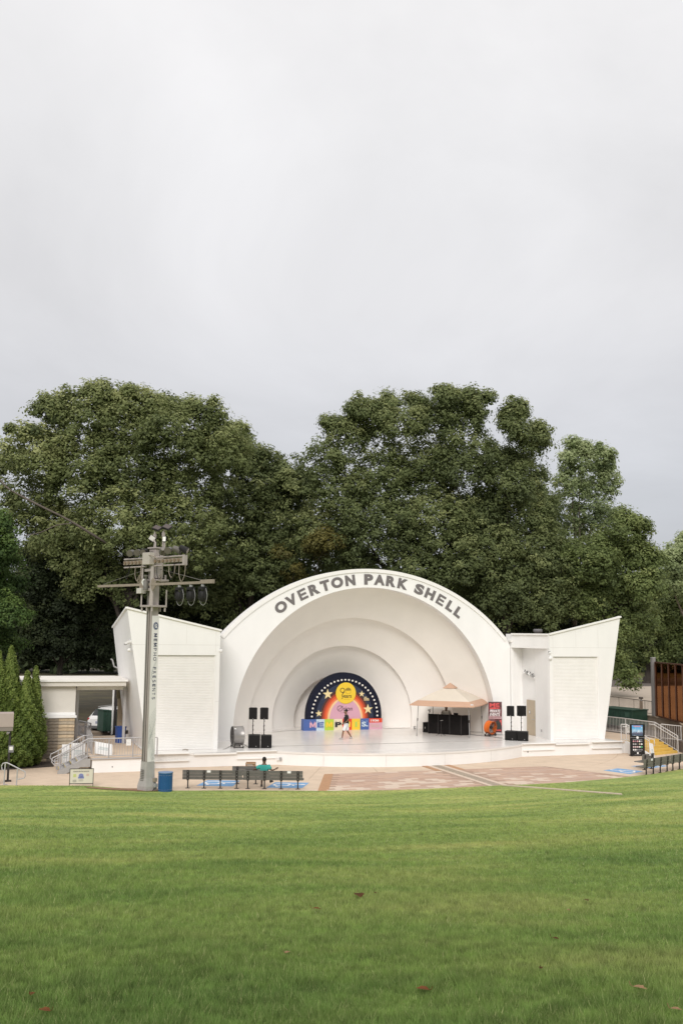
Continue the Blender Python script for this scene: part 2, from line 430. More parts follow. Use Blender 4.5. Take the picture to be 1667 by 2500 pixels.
# grass blades over the lawn (one object: nobody could count them)
def blades(n, r0, r1, pw, w0, h0):
    u = rng.random(n)
    e = 2-pw
    r = (r0**e+u*(r1**e-r0**e))**(1/e)
    th = YAW+(rng.random(n)-0.5)*R(52)
    x = CAM[0]+r*np.sin(th); y = CAM[1]+r*np.cos(th)
    ok = y < edge_y(x)-0.0
    # bare soil beside the tower and the concrete strip stay free
    ok &= ~(((x+16.1)/1.85)**2+((y+12.95)/0.68)**2 < 1)
    q0_, q1_ = on_lawn(1225, 1918), on_lawn(1517, 1940.5); t = np.clip((x-q0_.x)/(q1_.x-q0_.x), 0, 1); ok &= ~((np.abs(y-(q0_.y+t*(q1_.y-q0_.y))) < 0.17) & (x > q0_.x) & (x < q1_.x))
    x, y, r = x[ok], y[ok], r[ok]; n = len(x)
    z = lawn_z(x, y)
    tuft = 0.5+0.25*np.sin(x*3.1+2*np.sin(y*1.7))*np.sin(y*2.7+1.5*np.sin(x*2.2))+0.35*np.sin(x*9.3+3*np.sin(y*4.1))*np.sin(y*8.1+2.5*np.sin(x*5.2))
    h = h0*(0.45+0.85*rng.random(n))*(0.55+0.9*tuft)*np.clip(1.0-(y+40)/45, 0.45, 1.0)
    w = w0*(r/8.0)**0.75*(0.7+0.6*rng.random(n))
    a = rng.random(n)*2*np.pi
    lean = h*(0.25+0.65*rng.random(n)); la = rng.random(n)*2*np.pi
    dx, dy = np.cos(a)*w/2, np.sin(a)*w/2
    P0 = np.stack([x-dx, y-dy, z-0.004], -1); P1 = np.stack([x+dx, y+dy, z-0.004], -1)
    P2 = np.stack([x+np.cos(la)*lean, y+np.sin(la)*lean, z+h], -1)
    return np.stack([P0, P1, P2], 1).reshape(-1, 3), n
A1, c1 = blades(290000, 4.6, 9.5, 0.4, 0.0068, 0.056)
A2, c2 = blades(480000, 9.5, 50, 2.2, 0.0070, 0.052)
V = np.concatenate([A1, A2]); nb = c1+c2
me = bpy.data.meshes.new('grass'); me.vertices.add(len(V)); me.vertices.foreach_set('co', V.astype(np.float32).ravel())
me.loops.add(nb*3); me.loops.foreach_set('vertex_index', np.arange(nb*3, dtype=np.int32))
me.polygons.add(nb); me.polygons.foreach_set('loop_start', np.arange(nb, dtype=np.int32)*3)
me.update(calc_edges=True)
atn = me.attributes.new('tint', 'FLOAT', 'FACE')
tv = np.where(rng.random(nb) < 0.12, rng.random(nb)*1.0, rng.random(nb)*0.15).astype(np.float32); atn.data.foreach_set('value', tv)
link('grass', me, GRASSM, None, 'stuff')

# park ground behind the building and the raised car park on the right
def back_mat():
    m, nd, lk, p, x, at = grass_mat('dry_grass_ground', (0.075, 0.075, 0.03), (0.12, 0.105, 0.05), (0.19, 0.15, 0.075), (1, 1, 1))
    lk(x.outputs['Result'], p.inputs['Base Color']); return m
DRY = back_mat()
SHADE_GROUND = mat('tree_shade_ground', (0.062, 0.050, 0.026), 0.95, var=0.45, scale=0.7, bump=0.6, bscale=6, dirt=(0.115, 0.10, 0.04), dscale=0.25, dmin=0.5)  # shade of the trees put into the ground colour, dark all over
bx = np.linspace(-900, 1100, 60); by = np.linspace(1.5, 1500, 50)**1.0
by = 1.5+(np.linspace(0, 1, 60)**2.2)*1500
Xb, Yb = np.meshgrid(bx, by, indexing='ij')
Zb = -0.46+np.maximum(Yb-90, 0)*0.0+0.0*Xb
grid_mesh('park_ground', Xb, Yb, Zb, SHADE_GROUND)
def flat(name, poly, z, m, kind='structure', th=0.0):
    mb = MB()
    if th: mb.prism([(x, y, z-th) for x, y in poly], (0, 0, th))
    else: mb.add([(x, y, z) for x, y in poly], [tuple(range(len(poly)))])
    return mb.build(name, m, None, kind=kind)
# road behind the left building
flat('road', [(-60, 8.2), (-13.5, 8.2), (-8, 9.5), (-8, 16), (-60, 15)], -0.43, ASPH)
flat('road_kerb', [(-60, 15.05), (-8, 16.05), (-8, 16.3), (-60, 15.3)], -0.30, RCONC, th=0.16)
# car park and drive on the right
flat('parking_lot', [(21.3, 9), (21.3, 3.3), (21.3, 0.3), (20.5, -3.5), (19.25, -5.6), (18.75, -7.8), (24, -12), (60, -38), (130, -40), (110, 45), (24, 33)], 0.86, PARK, th=1.2)
flat('access_road', [(22, 33.2), (110, 45.2), (118, 62), (20, 50)], 0.80, ASPH, th=0.8)
flat('grass_verge', [(18, 50.3), (118, 62.3), (220, 200), (30, 220)], 0.78, DRY, th=0.7)
flat('service_drive', [(14.6, 1.6), (14.6, -1.2), (18.9, -4.2), (17.6, -8), (24, -6), (30, -9), (30, -5), (21.0, -3.7), (21.2, 3.2), (21.2, 9), (15.5, 9)], -0.05, ASPH, th=0.9)

# ------------------------------------------------------------------ plaza of slabs
ang = np.linspace(0, 2*math.pi, 90, endpoint=False)
mb = MB()
pl = [(-60, -4), (-60, -6), (-40, -12), (-24, -16), (-14, -19), (0, -21), (12, -19), (24, -13), (40, -5), (40, 0), (14.5, 1.0), (14.5, 1.6), (-17.7, 1.6), (-17.7, -4)]
mb.prism([(x, y, ZP-0.5) for x, y in pl], (0, 0, 0.488))
PLAZA = mb.build('plaza', CONCJ, None, kind='structure')
CY = 4.4
rings = [10.5, 14.4, 17.2, 20.0, 23.0, 26.5, 30.5]
for ri in range(len(rings)-1):
    r0, r1 = rings[ri]+0.008, rings[ri+1]-0.008
    na = 14 if ri < 2 else 20
    a0, a1 = -88, 88
    st = (a1-a0)/na
    for k in range(na):
        g0 = R(a0+k*st+(ri % 2)*0)+0.008/r0; g1 = R(a0+(k+1)*st)-0.008/r0
        pts = []
        for t in range(5):
            g = g0+(g1-g0)*t/4; pts.append((r1*math.sin(g), CY-r1*math.cos(g)))
        for t in range(5):
            g = g1+(g0-g1)*t/4; pts.append((r0*math.sin(g), CY-r0*math.cos(g)))
        cx = sum(q[0] for q in pts)/10; cy = sum(q[1] for q in pts)/10
        if cy < float(edge_y(cx))-2.6 or abs(cx) > 27: continue
        if abs(cx) < 13 and cy > -4.0: continue
        if cy > 0.5: continue
        o = MB().prism([(px, py, ZP-0.03) for px, py in pts], (0, 0, 0.03)).build('slab', CONC, PLAZA)
# paved court of pavers
mb = MB(); court = [(-6.05, -9.72), (6.6, -9.72), (9.1, -14.6), (9.3, -15.6), (-8.0, -15.9), (-7.6, -14.75)]
mb.prism([(x, y, ZP-0.01) for x, y in court], (0, 0, 0.016))
COURT = mb.build('paved_court', mat('paver_bed', (0.36, 0.25, 0.185), 0.9, var=0.1), None, kind='structure')
pv = MB().box((0, 0, 0), (0.692, 0.338, 0.012)).mesh('paver'); pv.materials.append(PAVER)
pvl = MB().box((0, 0, 0), (0.692, 0.338, 0.014)).mesh('paver'); pvl.materials.append(PAVERL)
pvs = [MB().box((0, 0, 0), (0.692, 0.338, 0.012)).mesh('paver') for _ in range(3)]
for q, cc in zip(pvs, ((0.445, 0.30, 0.225), (0.50, 0.345, 0.26), (0.465, 0.33, 0.26))): q.materials.append(mat('paver_%s' % ('dusk' if q == pvs[0] else 'rose' if q == pvs[1] else 'sand'), cc, 0.85, var=0.1, scale=1.5, bump=0.2, bscale=50))
row = 0; yy = -9.90
rp = random.Random(5)
npv = 0
while yy > -15.6:
    f = (yy+9.72)/(-5.0)
    xl = -5.55-f*1.95; xr = 6.55+f*2.5
    x0 = xl+0.35 + (0.35 if row % 2 else 0)
    while x0 < xr-0.35:
        if not (0.30 < x0+0.35 and x0-0.35 < 1.36):
            if not (yy < float(edge_y(x0))-0.25):
                lt = rp.random() < (0.14 + 0.45*max(0, f-0.6))
                share('paver', pvl if lt else rp.choice(pvs), COURT, (x0, yy, ZP+0.007+rp.uniform(-.001, .001)), label='pale cream paver' if lt else None); npv += 1
        x0 += 0.70
    yy -= 0.345; row += 1
# orange brick edging bands and the drain channel
def band(name, poly, z, m, par=COURT): return MB().prism([(x, y, z-0.01) for x, y in poly], (0, 0, 0.01)).build(name, m, par)
band('brick_band', [(-6.05, -9.73), (-5.58, -9.73), (-7.5, -14.9), (-8.0, -14.85)], ZP+0.014, PAVERO)
band('brick_band', [(0.02, -7.3), (0.32, -7.3), (0.32, -9.9), (0.02, -9.9)], ZP+0.016, PAVERO)
band('brick_band', [(1.36, -7.2), (1.72, -7.2), (1.72, -9.9), (1.36, -9.9)], ZP+0.016, PAVERO)
band('channel_kerb', [(0.34, -7.3), (0.56, -7.3), (0.56, -15.4), (0.34, -15.4)], ZP+0.018, PAVERL)
band('channel_kerb', [(1.12, -7.2), (1.34, -7.2), (1.34, -15.4), (1.12, -15.4)], ZP+0.018, PAVERL)
gt = MB().box((0, 0, 0), (0.5, 0.42, 0.012)).mesh('channel_paver'); gt.materials.append(mat('channel_grey', (0.50, 0.42, 0.33), 0.85, var=0.2, scale=4))
gs = MB()
for k in range(6): gs.box((0, -0.16+k*0.064, 0), (0.44, 0.022, 0.004))
gsm = gs.mesh('grate_slots'); gsm.materials.append(mat('slot_dark', (0.26, 0.21, 0.165), 0.9))
yy = -7.5
while yy > -15.3:
    c = share('channel_paver', gt, COURT, (0.84, yy, ZP+0.012))
    s_ = bpy.data.objects.new('grate_slots', gsm); COL.objects.link(s_); s_.parent = c; s_.location = (0, 0, 0.0075); s_['kind'] = 'stuff'
    yy -= 0.44
# thin concrete strip running into the lawn
mb = MB(); A = []; B = []
for t in np.linspace(0, 1, 14):
    q_ = on_lawn(1225+t*292, 1918+t*22.5); x, y = q_.x, q_.y; z = float(lawn_z(x, y))+0.04
    A.append((x-0.07, y-0.13, z)); B.append((x+0.07, y+0.13, z))
mb.strip(A, B); mb.strip([(a[0], a[1], a[2]-.2) for a in A], A); mb.strip(B, [(b[0], b[1], b[2]-.2) for b in B])
mb.build('concrete_strip', mat('strip_concrete', (0.46, 0.385, 0.285), 0.9, var=0.15, scale=5), None, kind='structure')
# bare soil by the tower foot, mulch bed by the stone wall
mb = MB(); P = []
for k in range(28):
    g = 2*math.pi*k/28; x = -16.1+1.85*math.cos(g)*(1+.08*math.sin(3*g)); y = -12.95+0.68*math.sin(g)*(1+.1*math.cos(5*g))
    P.append((x, y, float(lawn_z(x, y))+0.02))
mb.add(P, [tuple(range(28))]); mb.build('bare_soil', SOIL, None, kind='structure')
flat('mulch_bed', [(-26, -1.5), (-26, -4.6), (-21, -4.3), (-18.9, -3.7), (-18.75, -1.5)], ZP+0.03, MULCH, th=0.03)

# painted accessible spaces on the plaza
def wheel_sym():
    S = []   # strokes (points, width) in a unit square, u to the right, v up
    S.append(([(0.40, 0.80), (0.41, 0.52), (0.62, 0.50), (0.72, 0.22), (0.82, 0.25)], 0.075))
    S.append(([(0.41, 0.66), (0.62, 0.65)], 0.06))
    arc = [(0.46+0.24*math.cos(a), 0.33+0.24*math.sin(a)) for a in np.linspace(R(130), R(350), 14)]
    S.append((arc, 0.065))
    return S
def acc_square(quad, flip, label_unused=None):
    q = [Vector(v) for v in quad]
    def uv(u, v, z):
        p = q[0]*(1-u)*(1-v)+q[1]*u*(1-v)+q[2]*u*v+q[3]*(1-u)*v
        return Vector((p.x, p.y, ZP+z))
    sq = MB().prism([uv(0, 0, 0.001), uv(1, 0, 0.001), uv(1, 1, 0.001), uv(0, 1, 0.001)], (0, 0, 0.005)).build('blue_square', BLUEP, PLAZA)
    mb = MB()
    def T(a, b):
        return uv(*((b, 1-a) if flip else (1-b, a)), 0.0105)
    for pts, w in wheel_sym():
        for i in range(len(pts)-1):
            a = Vector((*pts[i], 0)); b = Vector((*pts[i+1], 0)); t = (b-a).normalized(); n = Vector((-t.y, t.x, 0))*w/2
            a2 = a-t*w*0.3; b2 = b+t*w*0.3
            c = [a2-n, b2-n, b2+n, a2+n]
            mb.add([T(v.x, v.y)+Vector((0, 0, i*0.00012)) for v in c], [(0, 1, 2, 3)])
    mb.add([T(0.39+0.075*math.cos(2*math.pi*k/12), 0.89+0.075*math.sin(2*math.pi*k/12)) for k in range(12)], [tuple(range(12))])
    mb.build('wheelchair_symbol', WPAINT, sq)
acc_square([gz(480, 1918, ZP), gz(568, 1920, ZP), gz(586, 1906, ZP), gz(507, 1905, ZP)], True)
acc_square([gz(650, 1923, ZP), gz(738, 1924, ZP), gz(755, 1911, ZP), gz(672, 1910, ZP)], True)
acc_square([gz(1472, 1881, ZP), gz(1536, 1890, ZP), gz(1570, 1883, ZP), gz(1507, 1876, ZP)], False)
acc_square([gz(1538, 1870.5, ZP), gz(1590, 1876, ZP), gz(1632, 1870, ZP), gz(1598, 1866, ZP)], False)

# ================================================================== STAGE
STAGE = thing('stage_platform', 'low white painted concrete stage with bowed front edge under the band shell', 'stage', (0, -4, ZP))
ARC_R = 12.5; ARC_C = 4.4
def lip(n=40):
    a = math.asin(7.45/ARC_R)
    return [(ARC_R*math.sin(t), ARC_C-ARC_R*math.cos(t)) for t in np.linspace(-a, a, n)]
front = [(-14.35, -5.55)]+lip()+[(14.35, -5.55)]
mb = MB(); poly = front+[(14.35, 9.0), (-14.35, 9.0)]
mb.prism([(x, y, -0.10) for x, y in poly], (0, 0, 0.10)); mb.build('deck', DECK, STAGE, True)
mb = MB()
inset = [(x*0.998, y+0.04) for x, y in front]
A = [(x, y, ZP-0.02) for x, y in inset]; B = [(x, y, -0.10) for x, y in inset]
mb.strip(A, B); mb.strip([(14.3, -5.5, ZP-.02), (14.3, 2, ZP-.02)], [(14.3, -5.5, -.1), (14.3, 2, -.1)])
mb.build('front_wall', WHITE, STAGE, True)
# raised aprons either side with vent grilles
for s in (-1, 1):
    mb = MB(); mb.bbox((s*8.55, -5.62, 0.02), (2.2, 0.26, 0.05), 0.012); mb.build('apron_ledge', WHITE2, STAGE, True)
    mb = MB(); mb.bbox((s*13.25, -5.62, 0.02), (2.1, 0.26, 0.05), 0.012); mb.build('apron_ledge', WHITE2, STAGE, True)
    mb = MB(); mb.bbox((s*10.8, -5.60, -0.05), (2.3, 0.24, 0.10), 0.012); mb.build('apron_ledge', WHITE2, STAGE, True)
    for cx in (8.55, 13.25):
        mb = MB(); mb.bbox((s*cx, -5.60, -0.36), (2.12, 0.14, 0.05), 0.008); g = mb.build('vent_sill', WHITE2, STAGE, True)
        mb = MB()
        for k in range(26): mb.box((s*cx-1.0+k*0.08, -5.535, -0.20), (0.045, 0.07, 0.27))
        mb.build('vent_louvre', WHITE2, STAGE, True, kind='stuff')
# panel joints on the stage front, outlets
mb = MB()
for x in (-5.2, -2.0, 1.4, 4.6):
    y = ARC_C-math.sqrt(ARC_R**2-x*x); mb.box((x, y+0.03, -0.40), (0.006, 0.03, 0.56))
for x in (-11.9, -9.9, 9.75, 12.0): mb.box((x, -5.51, -0.40), (0.012, 0.02, 0.56))
mb.build('wall_joint', JOINT, STAGE, True, kind='stuff')
for (px, py) in ((678, 1853), (685, 1853), (1287, 1834), (1296, 1834)):
    q = gy(px, py, -5.5); y = -5.56 if abs(q.x) > 7.45 else ARC_C-math.sqrt(ARC_R**2-q.x**2)-0.01
    q = gy(px, py, y); MB().bbox((q.x, y, q.z), (0.11, 0.09, 0.17), 0.01).build('outlet_box', STEEL if px in (685, 1287) else PAPER, STAGE, True)
# dark seams across the floor (cable joints) and thin cables
def ground_line(pts, r, name, m, par, z=0.004):
    P = [gz(x, y, z) for x, y in pts]
    out = []
    for i in range(len(P)-1):
        for t in range(3): out.append(P[i].lerp(P[i+1], t/3))
    out.append(P[-1])
    return MB().tube(out, r, 5).build(name, m, par, True)
SEAM = mat('seam_dark', (0.25, 0.23, 0.21), 0.8)
ground_line([(660, 1822), (800, 1819), (943, 1815.4), (1030, 1813), (1118, 1810.5), (1226, 1807.5)], 0.013, 'floor_seam', SEAM, STAGE)
ground_line([(700, 1838), (850, 1833), (1000, 1832), (1120, 1829), (1240, 1822)], 0.005, 'floor_seam', JOINT, STAGE)

# ================================================================== BAND SHELL
SHELL = thing('band_shell', 'white concrete band shell of nested arches behind the stage with grey lettering', 'band shell', (0, 0.3, 0))
def circ_pt(zc, r, a, y): return Vector((r*math.cos(a), y, zc+r*math.sin(a)))
ZO, RO = -2.1965, 12.5683
ZI, RI = 0.6236, 8.6004
XW = 9.72
def inner_poly(zc, r, y, n=72):
    a0 = math.asin(-zc/r)           # start where the circle meets the floor
    return [circ_pt(zc, r, t, y) for t in np.linspace(a0, math.pi-a0, n)]
def outer_pt(c, d):
    # ray from c in direction d to outline: arc or side wall
    # arc
    o = Vector((c.x, 0, c.z-ZO)); b = o.x*d.x+o.z*d.z; cc = o.x**2+o.z**2-RO**2
    t = -b+math.sqrt(b*b-cc)
    p = Vector((c.x+d.x*t, 0, c.z+d.z*t))
    if abs(p.x) > XW:
        t = (XW*(1 if d.x > 0 else -1)-c.x)/d.x; p = Vector((c.x+d.x*t, 0, c.z+d.z*t))
    return p
inn = inner_poly(ZI, RI, 0.0, 97)
out = []
for v in inn:
    d = Vector((v.x, 0, v.z-ZI)).normalized()
    p = outer_pt(Vector((0, 0, ZI)), d)
    if p.z < 0: p = Vector((XW*(1 if v.x > 0 else -1), 0, 0))
    out.append(p)
out[0] = Vector((XW, 0, 0)); out[-1] = Vector((-XW, 0, 0))
mb = MB()
mb.strip(out, inn)
mb.strip(inn, [v+Vector((0, 0.62, 0)) for v in inn], True)
mb.strip([v+Vector((0, 0.9, 0)) for v in out], out)
mb.build('fascia', WHITE, SHELL, True)
# rim cap along the outer arc
am = math.acos(9.45/RO)
T = np.linspace(am, math.pi-am, 90)
prof = [(0.02, 0.9), (0.02, -0.07), (-0.20, -0.07), (-0.20, 0.0)]
mb = MB()
for i in range(3):
    mb.strip([circ_pt(ZO, RO+prof[i][0], t, prof[i][1]) for t in T], [circ_pt(ZO, RO+prof[i+1][0], t, prof[i+1][1]) for t in T])
mb.build('rim_cap', WHITE2, SHELL, True)
# nested rings
def ring(y0, z0, r0, y1, z1, r1, name, pw=1.5, n=80, m=10, lipd=0.16):
    mb = MB(); prev = None
    for i in range(m+1):
        t = i/m; y = y0+(y1-y0)*t; k = t**pw
        cur = inner_poly(z0+(z1-z0)*k, r0+(r1-r0)*k, y, n)
        if prev: mb.strip(prev, cur, True)
        prev = cur
    back = [v+Vector((0, lipd, 0)) for v in prev]
    mb.strip(prev, back)
    outr = inner_poly(z1, r1+0.5, y1+lipd, n); mb.strip(back, outr)
    o = mb.build(name, SHELLW, SHELL, True)
    return o
ring(0.62, 0.60, 8.72, 2.95, 0.32, 7.03, 'shell_ring', 1.25)
ring(3.11, 0.40, 7.22, 5.02, 0.60, 4.91, 'shell_ring', 1.25)
ring(5.18, 0.62, 5.10, 6.75, 0.5, 2.95, 'shell_ring', 1.25)
ring(6.91, 0.5, 3.05, 7.5, 0.5, 2.7, 'shell_ring', 1.2)
mb = MB(); c = inner_poly(0.5, 2.9, 7.62, 40); mb.add(c, [tuple(range(len(c)))]); mb.build('rear_wall', SHELLW, SHELL, True)
# outer hull so the shell is solid from behind
mb = MB(); prev = None
for (y, r, zc) in ((0.9, RO-0.05, ZO), (3.0, 10.6, -1.0), (6.0, 7.6, -0.3), (9.2, 4.2, 0)):
    cur = inner_poly(zc, r, y, 60)
    if prev: mb.strip(cur, prev, True)
    prev = cur
mb.add(prev, [tuple(range(len(prev)))]); mb.build('outer_shell', SHELLW, SHELL, True)
# lettering, one mesh per letter, on a circle
LC = (0.0075, -0.464); LR = 10.194
lets = [('O', -34.9), ('V', -30.45), ('E', -26.0), ('R', -21.6), ('T', -17.3), ('O', -12.8), ('N', -7.9), ('P', -1.0), ('A', 3.1), ('R', 7.5), ('K', 12.1), ('S', 18.7), ('H', 23.2), ('E', 27.9), ('L', 32.2), ('L', 36.1)]
wd = {'O': .74, 'V': .66, 'E': .52, 'R': .62, 'T': .58, 'N': .62, 'P': .56, 'A': .68, 'K': .64, 'S': .60, 'H': .62, 'L': .48}
for ch, dg in lets:
    g = R(dg); up = (math.sin(g), 0, math.cos(g)); xa = (math.cos(g), 0, -math.sin(g))
    o = (LC[0]+LR*math.sin(g), -0.012, LC[1]+LR*math.cos(g))
    put_text(ch, 'letter', LETTER, SHELL, Vector(o)-Vector((0, 0.3, 0)), xa, up, 1.0, width=wd[ch]*1.06, height=0.66, bold=0.055, ext=0.015)

# ================================================================== WINGS
def coping(mb, a, b, w=0.16, h=0.10):
    mb.bar(a, b, w, h)
def roller_door(parent, x0, x1, y, h, s):
    d = MB().box(((x0+x1)/2, y+0.12, h/2), (abs(x1-x0)+0.02, 0.02, h)).build('roller_door', WHITE2, parent, True)
    mb = MB(); n = 58; a, b = min(x0, x1)+0.03, max(x0, x1)-0.03
    prof = []
    for k in range(n):
        z0 = 0.02+k*(h-0.06)/n; dz = (h-0.06)/n
        prof += [(y+0.085, z0), (y+0.077, z0+dz*0.25), (y+0.075, z0+dz*0.55), (y+0.079, z0+dz*0.86), (y+0.090, z0+dz*0.94)]
    prof.append((y+0.085, h-0.04))
    mb.strip([(b, p[0], p[1]) for p in prof], [(a, p[0], p[1]) for p in prof])
    c = mb.build('slat_curtain', WHITE2, d, True, kind='stuff')
    for xx in (x0, x1):
        MB().bbox((xx+(0.03 if xx == min(x0, x1) else -0.03), y+0.05, h/2), (0.07, 0.10, h), 0.008).build('guide_rail', WHITE2, d, True)
    MB().bbox(((x0+x1)/2, y+0.02, 0.05), (abs(x1-x0)-0.1, 0.06, 0.09), 0.01).build('bottom_bar', WHITE2, d, True)
    return d
def ztop(x): return 6.45+(abs(x)-10.33)*(7.6-6.45)/(15.47-10.33)
def wing(s, label):
    W_ = thing('side_wing', label, 'building', (s*12.5, -1, 0))
    Y = -3.95; th = 0.32
    P = lambda x, z, y=Y: Vector((s*x, y, z))
    mb = MB()
    mb.prism([P(10.33, 0), P(10.56, 0), P(10.56, ztop(10.56)), P(10.33, 6.45)], (0, th, 0))
    mb.prism([P(13.81, 0), P(14.16, 0), P(15.47, 7.6), P(13.81, ztop(13.81))], (0, th, 0))
    mb.prism([P(10.56, 5.07), P(13.81, 5.07), P(13.81, ztop(13.81)), P(10.56, ztop(10.56))], (0, th, 0))
    mb.build('front_wall', WHITE, W_, True)
    # raking outer side wall, back wall, inner wall
    mb = MB()
    f0, f1, b0, b1 = P(14.16, 0), P(15.47, 7.6), P(14.5, 0, 3.0), P(15.45, 6.52, 3.0)
    off = Vector((-s*0.25, 0, 0)); yo = Vector((0, 0.002, 0))
    mb.prism([f0+yo, b0, b1, f1+yo], off); mb.build('outer_wall', WHITE, W_, True)
    mb = MB(); mb.prism([P(10.4, 0, 3.0), P(14.5, 0, 3.0), P(15.45, 6.5, 3.0), P(10.4, 6.2, 3.0)], (0, -0.2, 0)); mb.build('rear_wall', WHITE, W_, True)
    mb = MB(); mb.add([P(10.40, 6.0, -3.7), P(15.0, 6.0, -3.7), P(15.0, 6.0, 2.9), P(10.4, 6.0, 2.9)], [(0, 1, 2, 3) if s > 0 else (3, 2, 1, 0)]); mb.build('roof', RCONC, W_, True)
    # inner side wall: lower part, alcove, lintel
    mb = MB(); mb.prism([P(10.33, 0, Y+0.004), P(10.56, 0, Y+0.004), P(10.95, 0, -1.62), P(10.62, 0, -1.62)], (0, 0, 5.55)); mb.build('inner_wall', WHITE, W_, True)
    mb = MB(); mb.prism([P(10.74, 0, -1.62), P(10.95, 0, -1.62), P(10.95, 0, 0.5), P(10.68, 0, 0.5)], (0, 0, 5.55)); mb.build('alcove_wall', WHITE, W_, True)
    mb = MB(); mb.prism([P(9.74, 5.55, -0.22), P(10.33, 5.55, Y+0.003), P(10.9, 5.55, Y+0.2), P(10.9, 5.55, 0.6), P(9.74, 5.55, 0.6)], (0, 0, 0.885)); mb.build('lintel', WHITE, W_, True)
    for i in range(4):
        MB().bbox((s*(9.86+0.24*i), 0.10+0.09*i, 2.95-0.06*i), (0.232, 0.42, 5.9-0.12*i), 0.03).build('pilaster', WHITE, W_, True)
    MB().bbox((s*9.95, 0.05, 5.98), (0.62, 0.62, 0.16), 0.02).build('pilaster_cap', WHITE2, W_, True)
    # coping
    mb = MB()
    coping(mb, P(10.30, 6.44, Y-0.02), P(15.50, 7.60, Y-0.02)); coping(mb, P(15.47, 7.60, Y+0.06), P(15.45, 6.55, 3.05)); coping(mb, P(9.72, 6.43, -0.25), P(10.31, 6.43, Y+0.07))
    mb.build('coping', WHITE2, W_, True)
    # joints
    mb = MB()
    mb.box((s*12.75, Y-0.001, 5.63), (4.75, 0.006, 0.016)); mb.box((s*10.57, Y-0.001, 5.8), (0.012, 0.006, 1.1)); mb.box((s*13.80, Y-0.001, 6.2), (0.012, 0.006, 1.15)); mb.box((s*12.2, Y-0.001, 6.2), (0.010, 0.006, 1.05))
    mb.box((s*10.44, Y-0.001, 2.55), (0.22, 0.006, 0.014))
    mb.build('wall_joint', JOINT, W_, True, kind='stuff')
    roller_door(W_, s*10.56, s*13.81, Y+0.05, 5.07, s)
    return W_
WL = wing(-1, 'white flaring stage wing on the left with closed roller door and raking side wall')
WR = wing(1, 'white flaring stage wing on the right with closed roller door, alcove and beige door')
# little fittings
def lamp(par, c, r=0.10):
    o = MB().sphere(c, r, 12, (1, 0.9, 1)).build('wall_lamp', PAPER, par, True)
    MB().bbox(Vector(c)+Vector((0, 0.07, 0.06)), (0.12, 0.10, 0.10), 0.01).build('lamp_bracket', STEEL, o, True)
q = gy(539.7, 1589, -4.02); lamp(WL, (q.x, -4.02, q.z))
q = gy(1341, 1594, -4.0); lamp(WR, (q.x, -4.02, q.z), 0.07)
q = gy(1342, 1607, -4.0); lamp(WR, (q.x, -4.02, q.z), 0.12)
q = gy(318, 1587, -3.7); lamp(WL, (q.x-0.05, -3.75, q.z), 0.10)
cmr = MB().bar(gy(307, 1571, -3.4), gy(319, 1566, -3.8), 0.12, 0.12).build('security_camera', PAPER, WL, True)
MB().bar(gy(309, 1571, -3.45), gy(305.5, 1573, -3.3), 0.09, 0.09).build('camera_lens', DARKM, cmr, True)
MB().tube([gy(290, 1632, 2.9), gy(279, 1627, 2.9), gy(277, 1618, 2.9), gy(275, 1611, 2.9), gy(271, 1609, 2.9)], 0.05, 8).build('conduit', STEEL, WL, True)
# rear door beside the landing (left wing back corner)
DOORM = mat('beige_door', (0.46, 0.38, 0.28), 0.5, var=0.05)
RD = MB().bbox((-14.50, 3.12, 1.15), (1.0, 0.08, 2.3), 0.01).build('rear_door', DOORM, WL, True)
MB().tube([(-14.85, 3.05, 1.0), (-14.85, 2.97, 1.0), (-14.73, 2.97, 1.0)], 0.02, 6).build('door_handle', STEEL, RD, True)
MB().bbox((-14.6, 3.13, 3.0), (1.0, 0.16, 1.4), 0.01).build('door_panel', mat('olive_panel', (0.20, 0.18, 0.12), 0.8), WL, True)  # olive panel above the rear door
# alcove door on the right wing
xdoor = 10.70
AD = MB().add([(xdoor-.02, -0.48, 0.0), (xdoor+.02, -1.58, 0.0), (xdoor+.02, -1.58, 2.22), (xdoor-.02, -0.48, 2.22)], [(0, 1, 2, 3)]).prism([(xdoor-.02, -0.48, 0.01), (xdoor+.02, -1.58, 0.01), (xdoor+.02, -1.58, 2.22), (xdoor-.02, -0.48, 2.22)], (-0.05, 0, 0)).build('alcove_door', DOORM, WR, True)
MB().bbox((xdoor-0.075, -0.88, 1.45), (0.02, 0.17, 0.22), 0.005).build('door_notice', STEEL, AD, True)
MB().bbox((xdoor-0.088, -0.88, 1.45), (0.01, 0.10, 0.13), 0.003).build('notice_sheet', PAPER, AD, True)
MB().tube([(xdoor-.07, -1.43, 1.02), (xdoor-.15, -1.43, 1.02), (xdoor-.15, -1.30, 1.02)], 0.022, 6).build('door_handle', STEEL, AD, True)
MB().lathe((xdoor-.08, -1.43, 1.2), [(0.03, 0), (0.03, 0.03)], 10).build('door_lock', STEEL, AD, True)
# floodlight cluster in the alcove
FL = MB().bar((10.70, -0.25, 3.92), (10.62, -1.6, 3.66), 0.10, 0.10).build('floodlight_rail', PAPER, WR, True)
for k in range(4):
    t = 0.12+k*0.25; c = Vector((10.55, -0.25-1.35*t, 4.0-0.24*t))
    MB().bbox(c, (0.20, 0.26, 0.12), 0.02, rot=Euler((0.7, 0.3, 0.3)).to_matrix()).build('floodlight', STEEL if k % 2 else PAPER, FL, True)
    MB().tube([c+Vector((.1, .1, .1)), c+Vector((.0, -.05, .16)), c+Vector((-.1, -.15, .03))], 0.018, 6).build('lamp_arm', DARKM, FL, True)
MB().bbox((10.36, -2.8, 0.46), (0.06, 0.08, 0.16), 0.01).build('outlet_box', STEEL, WR, True)
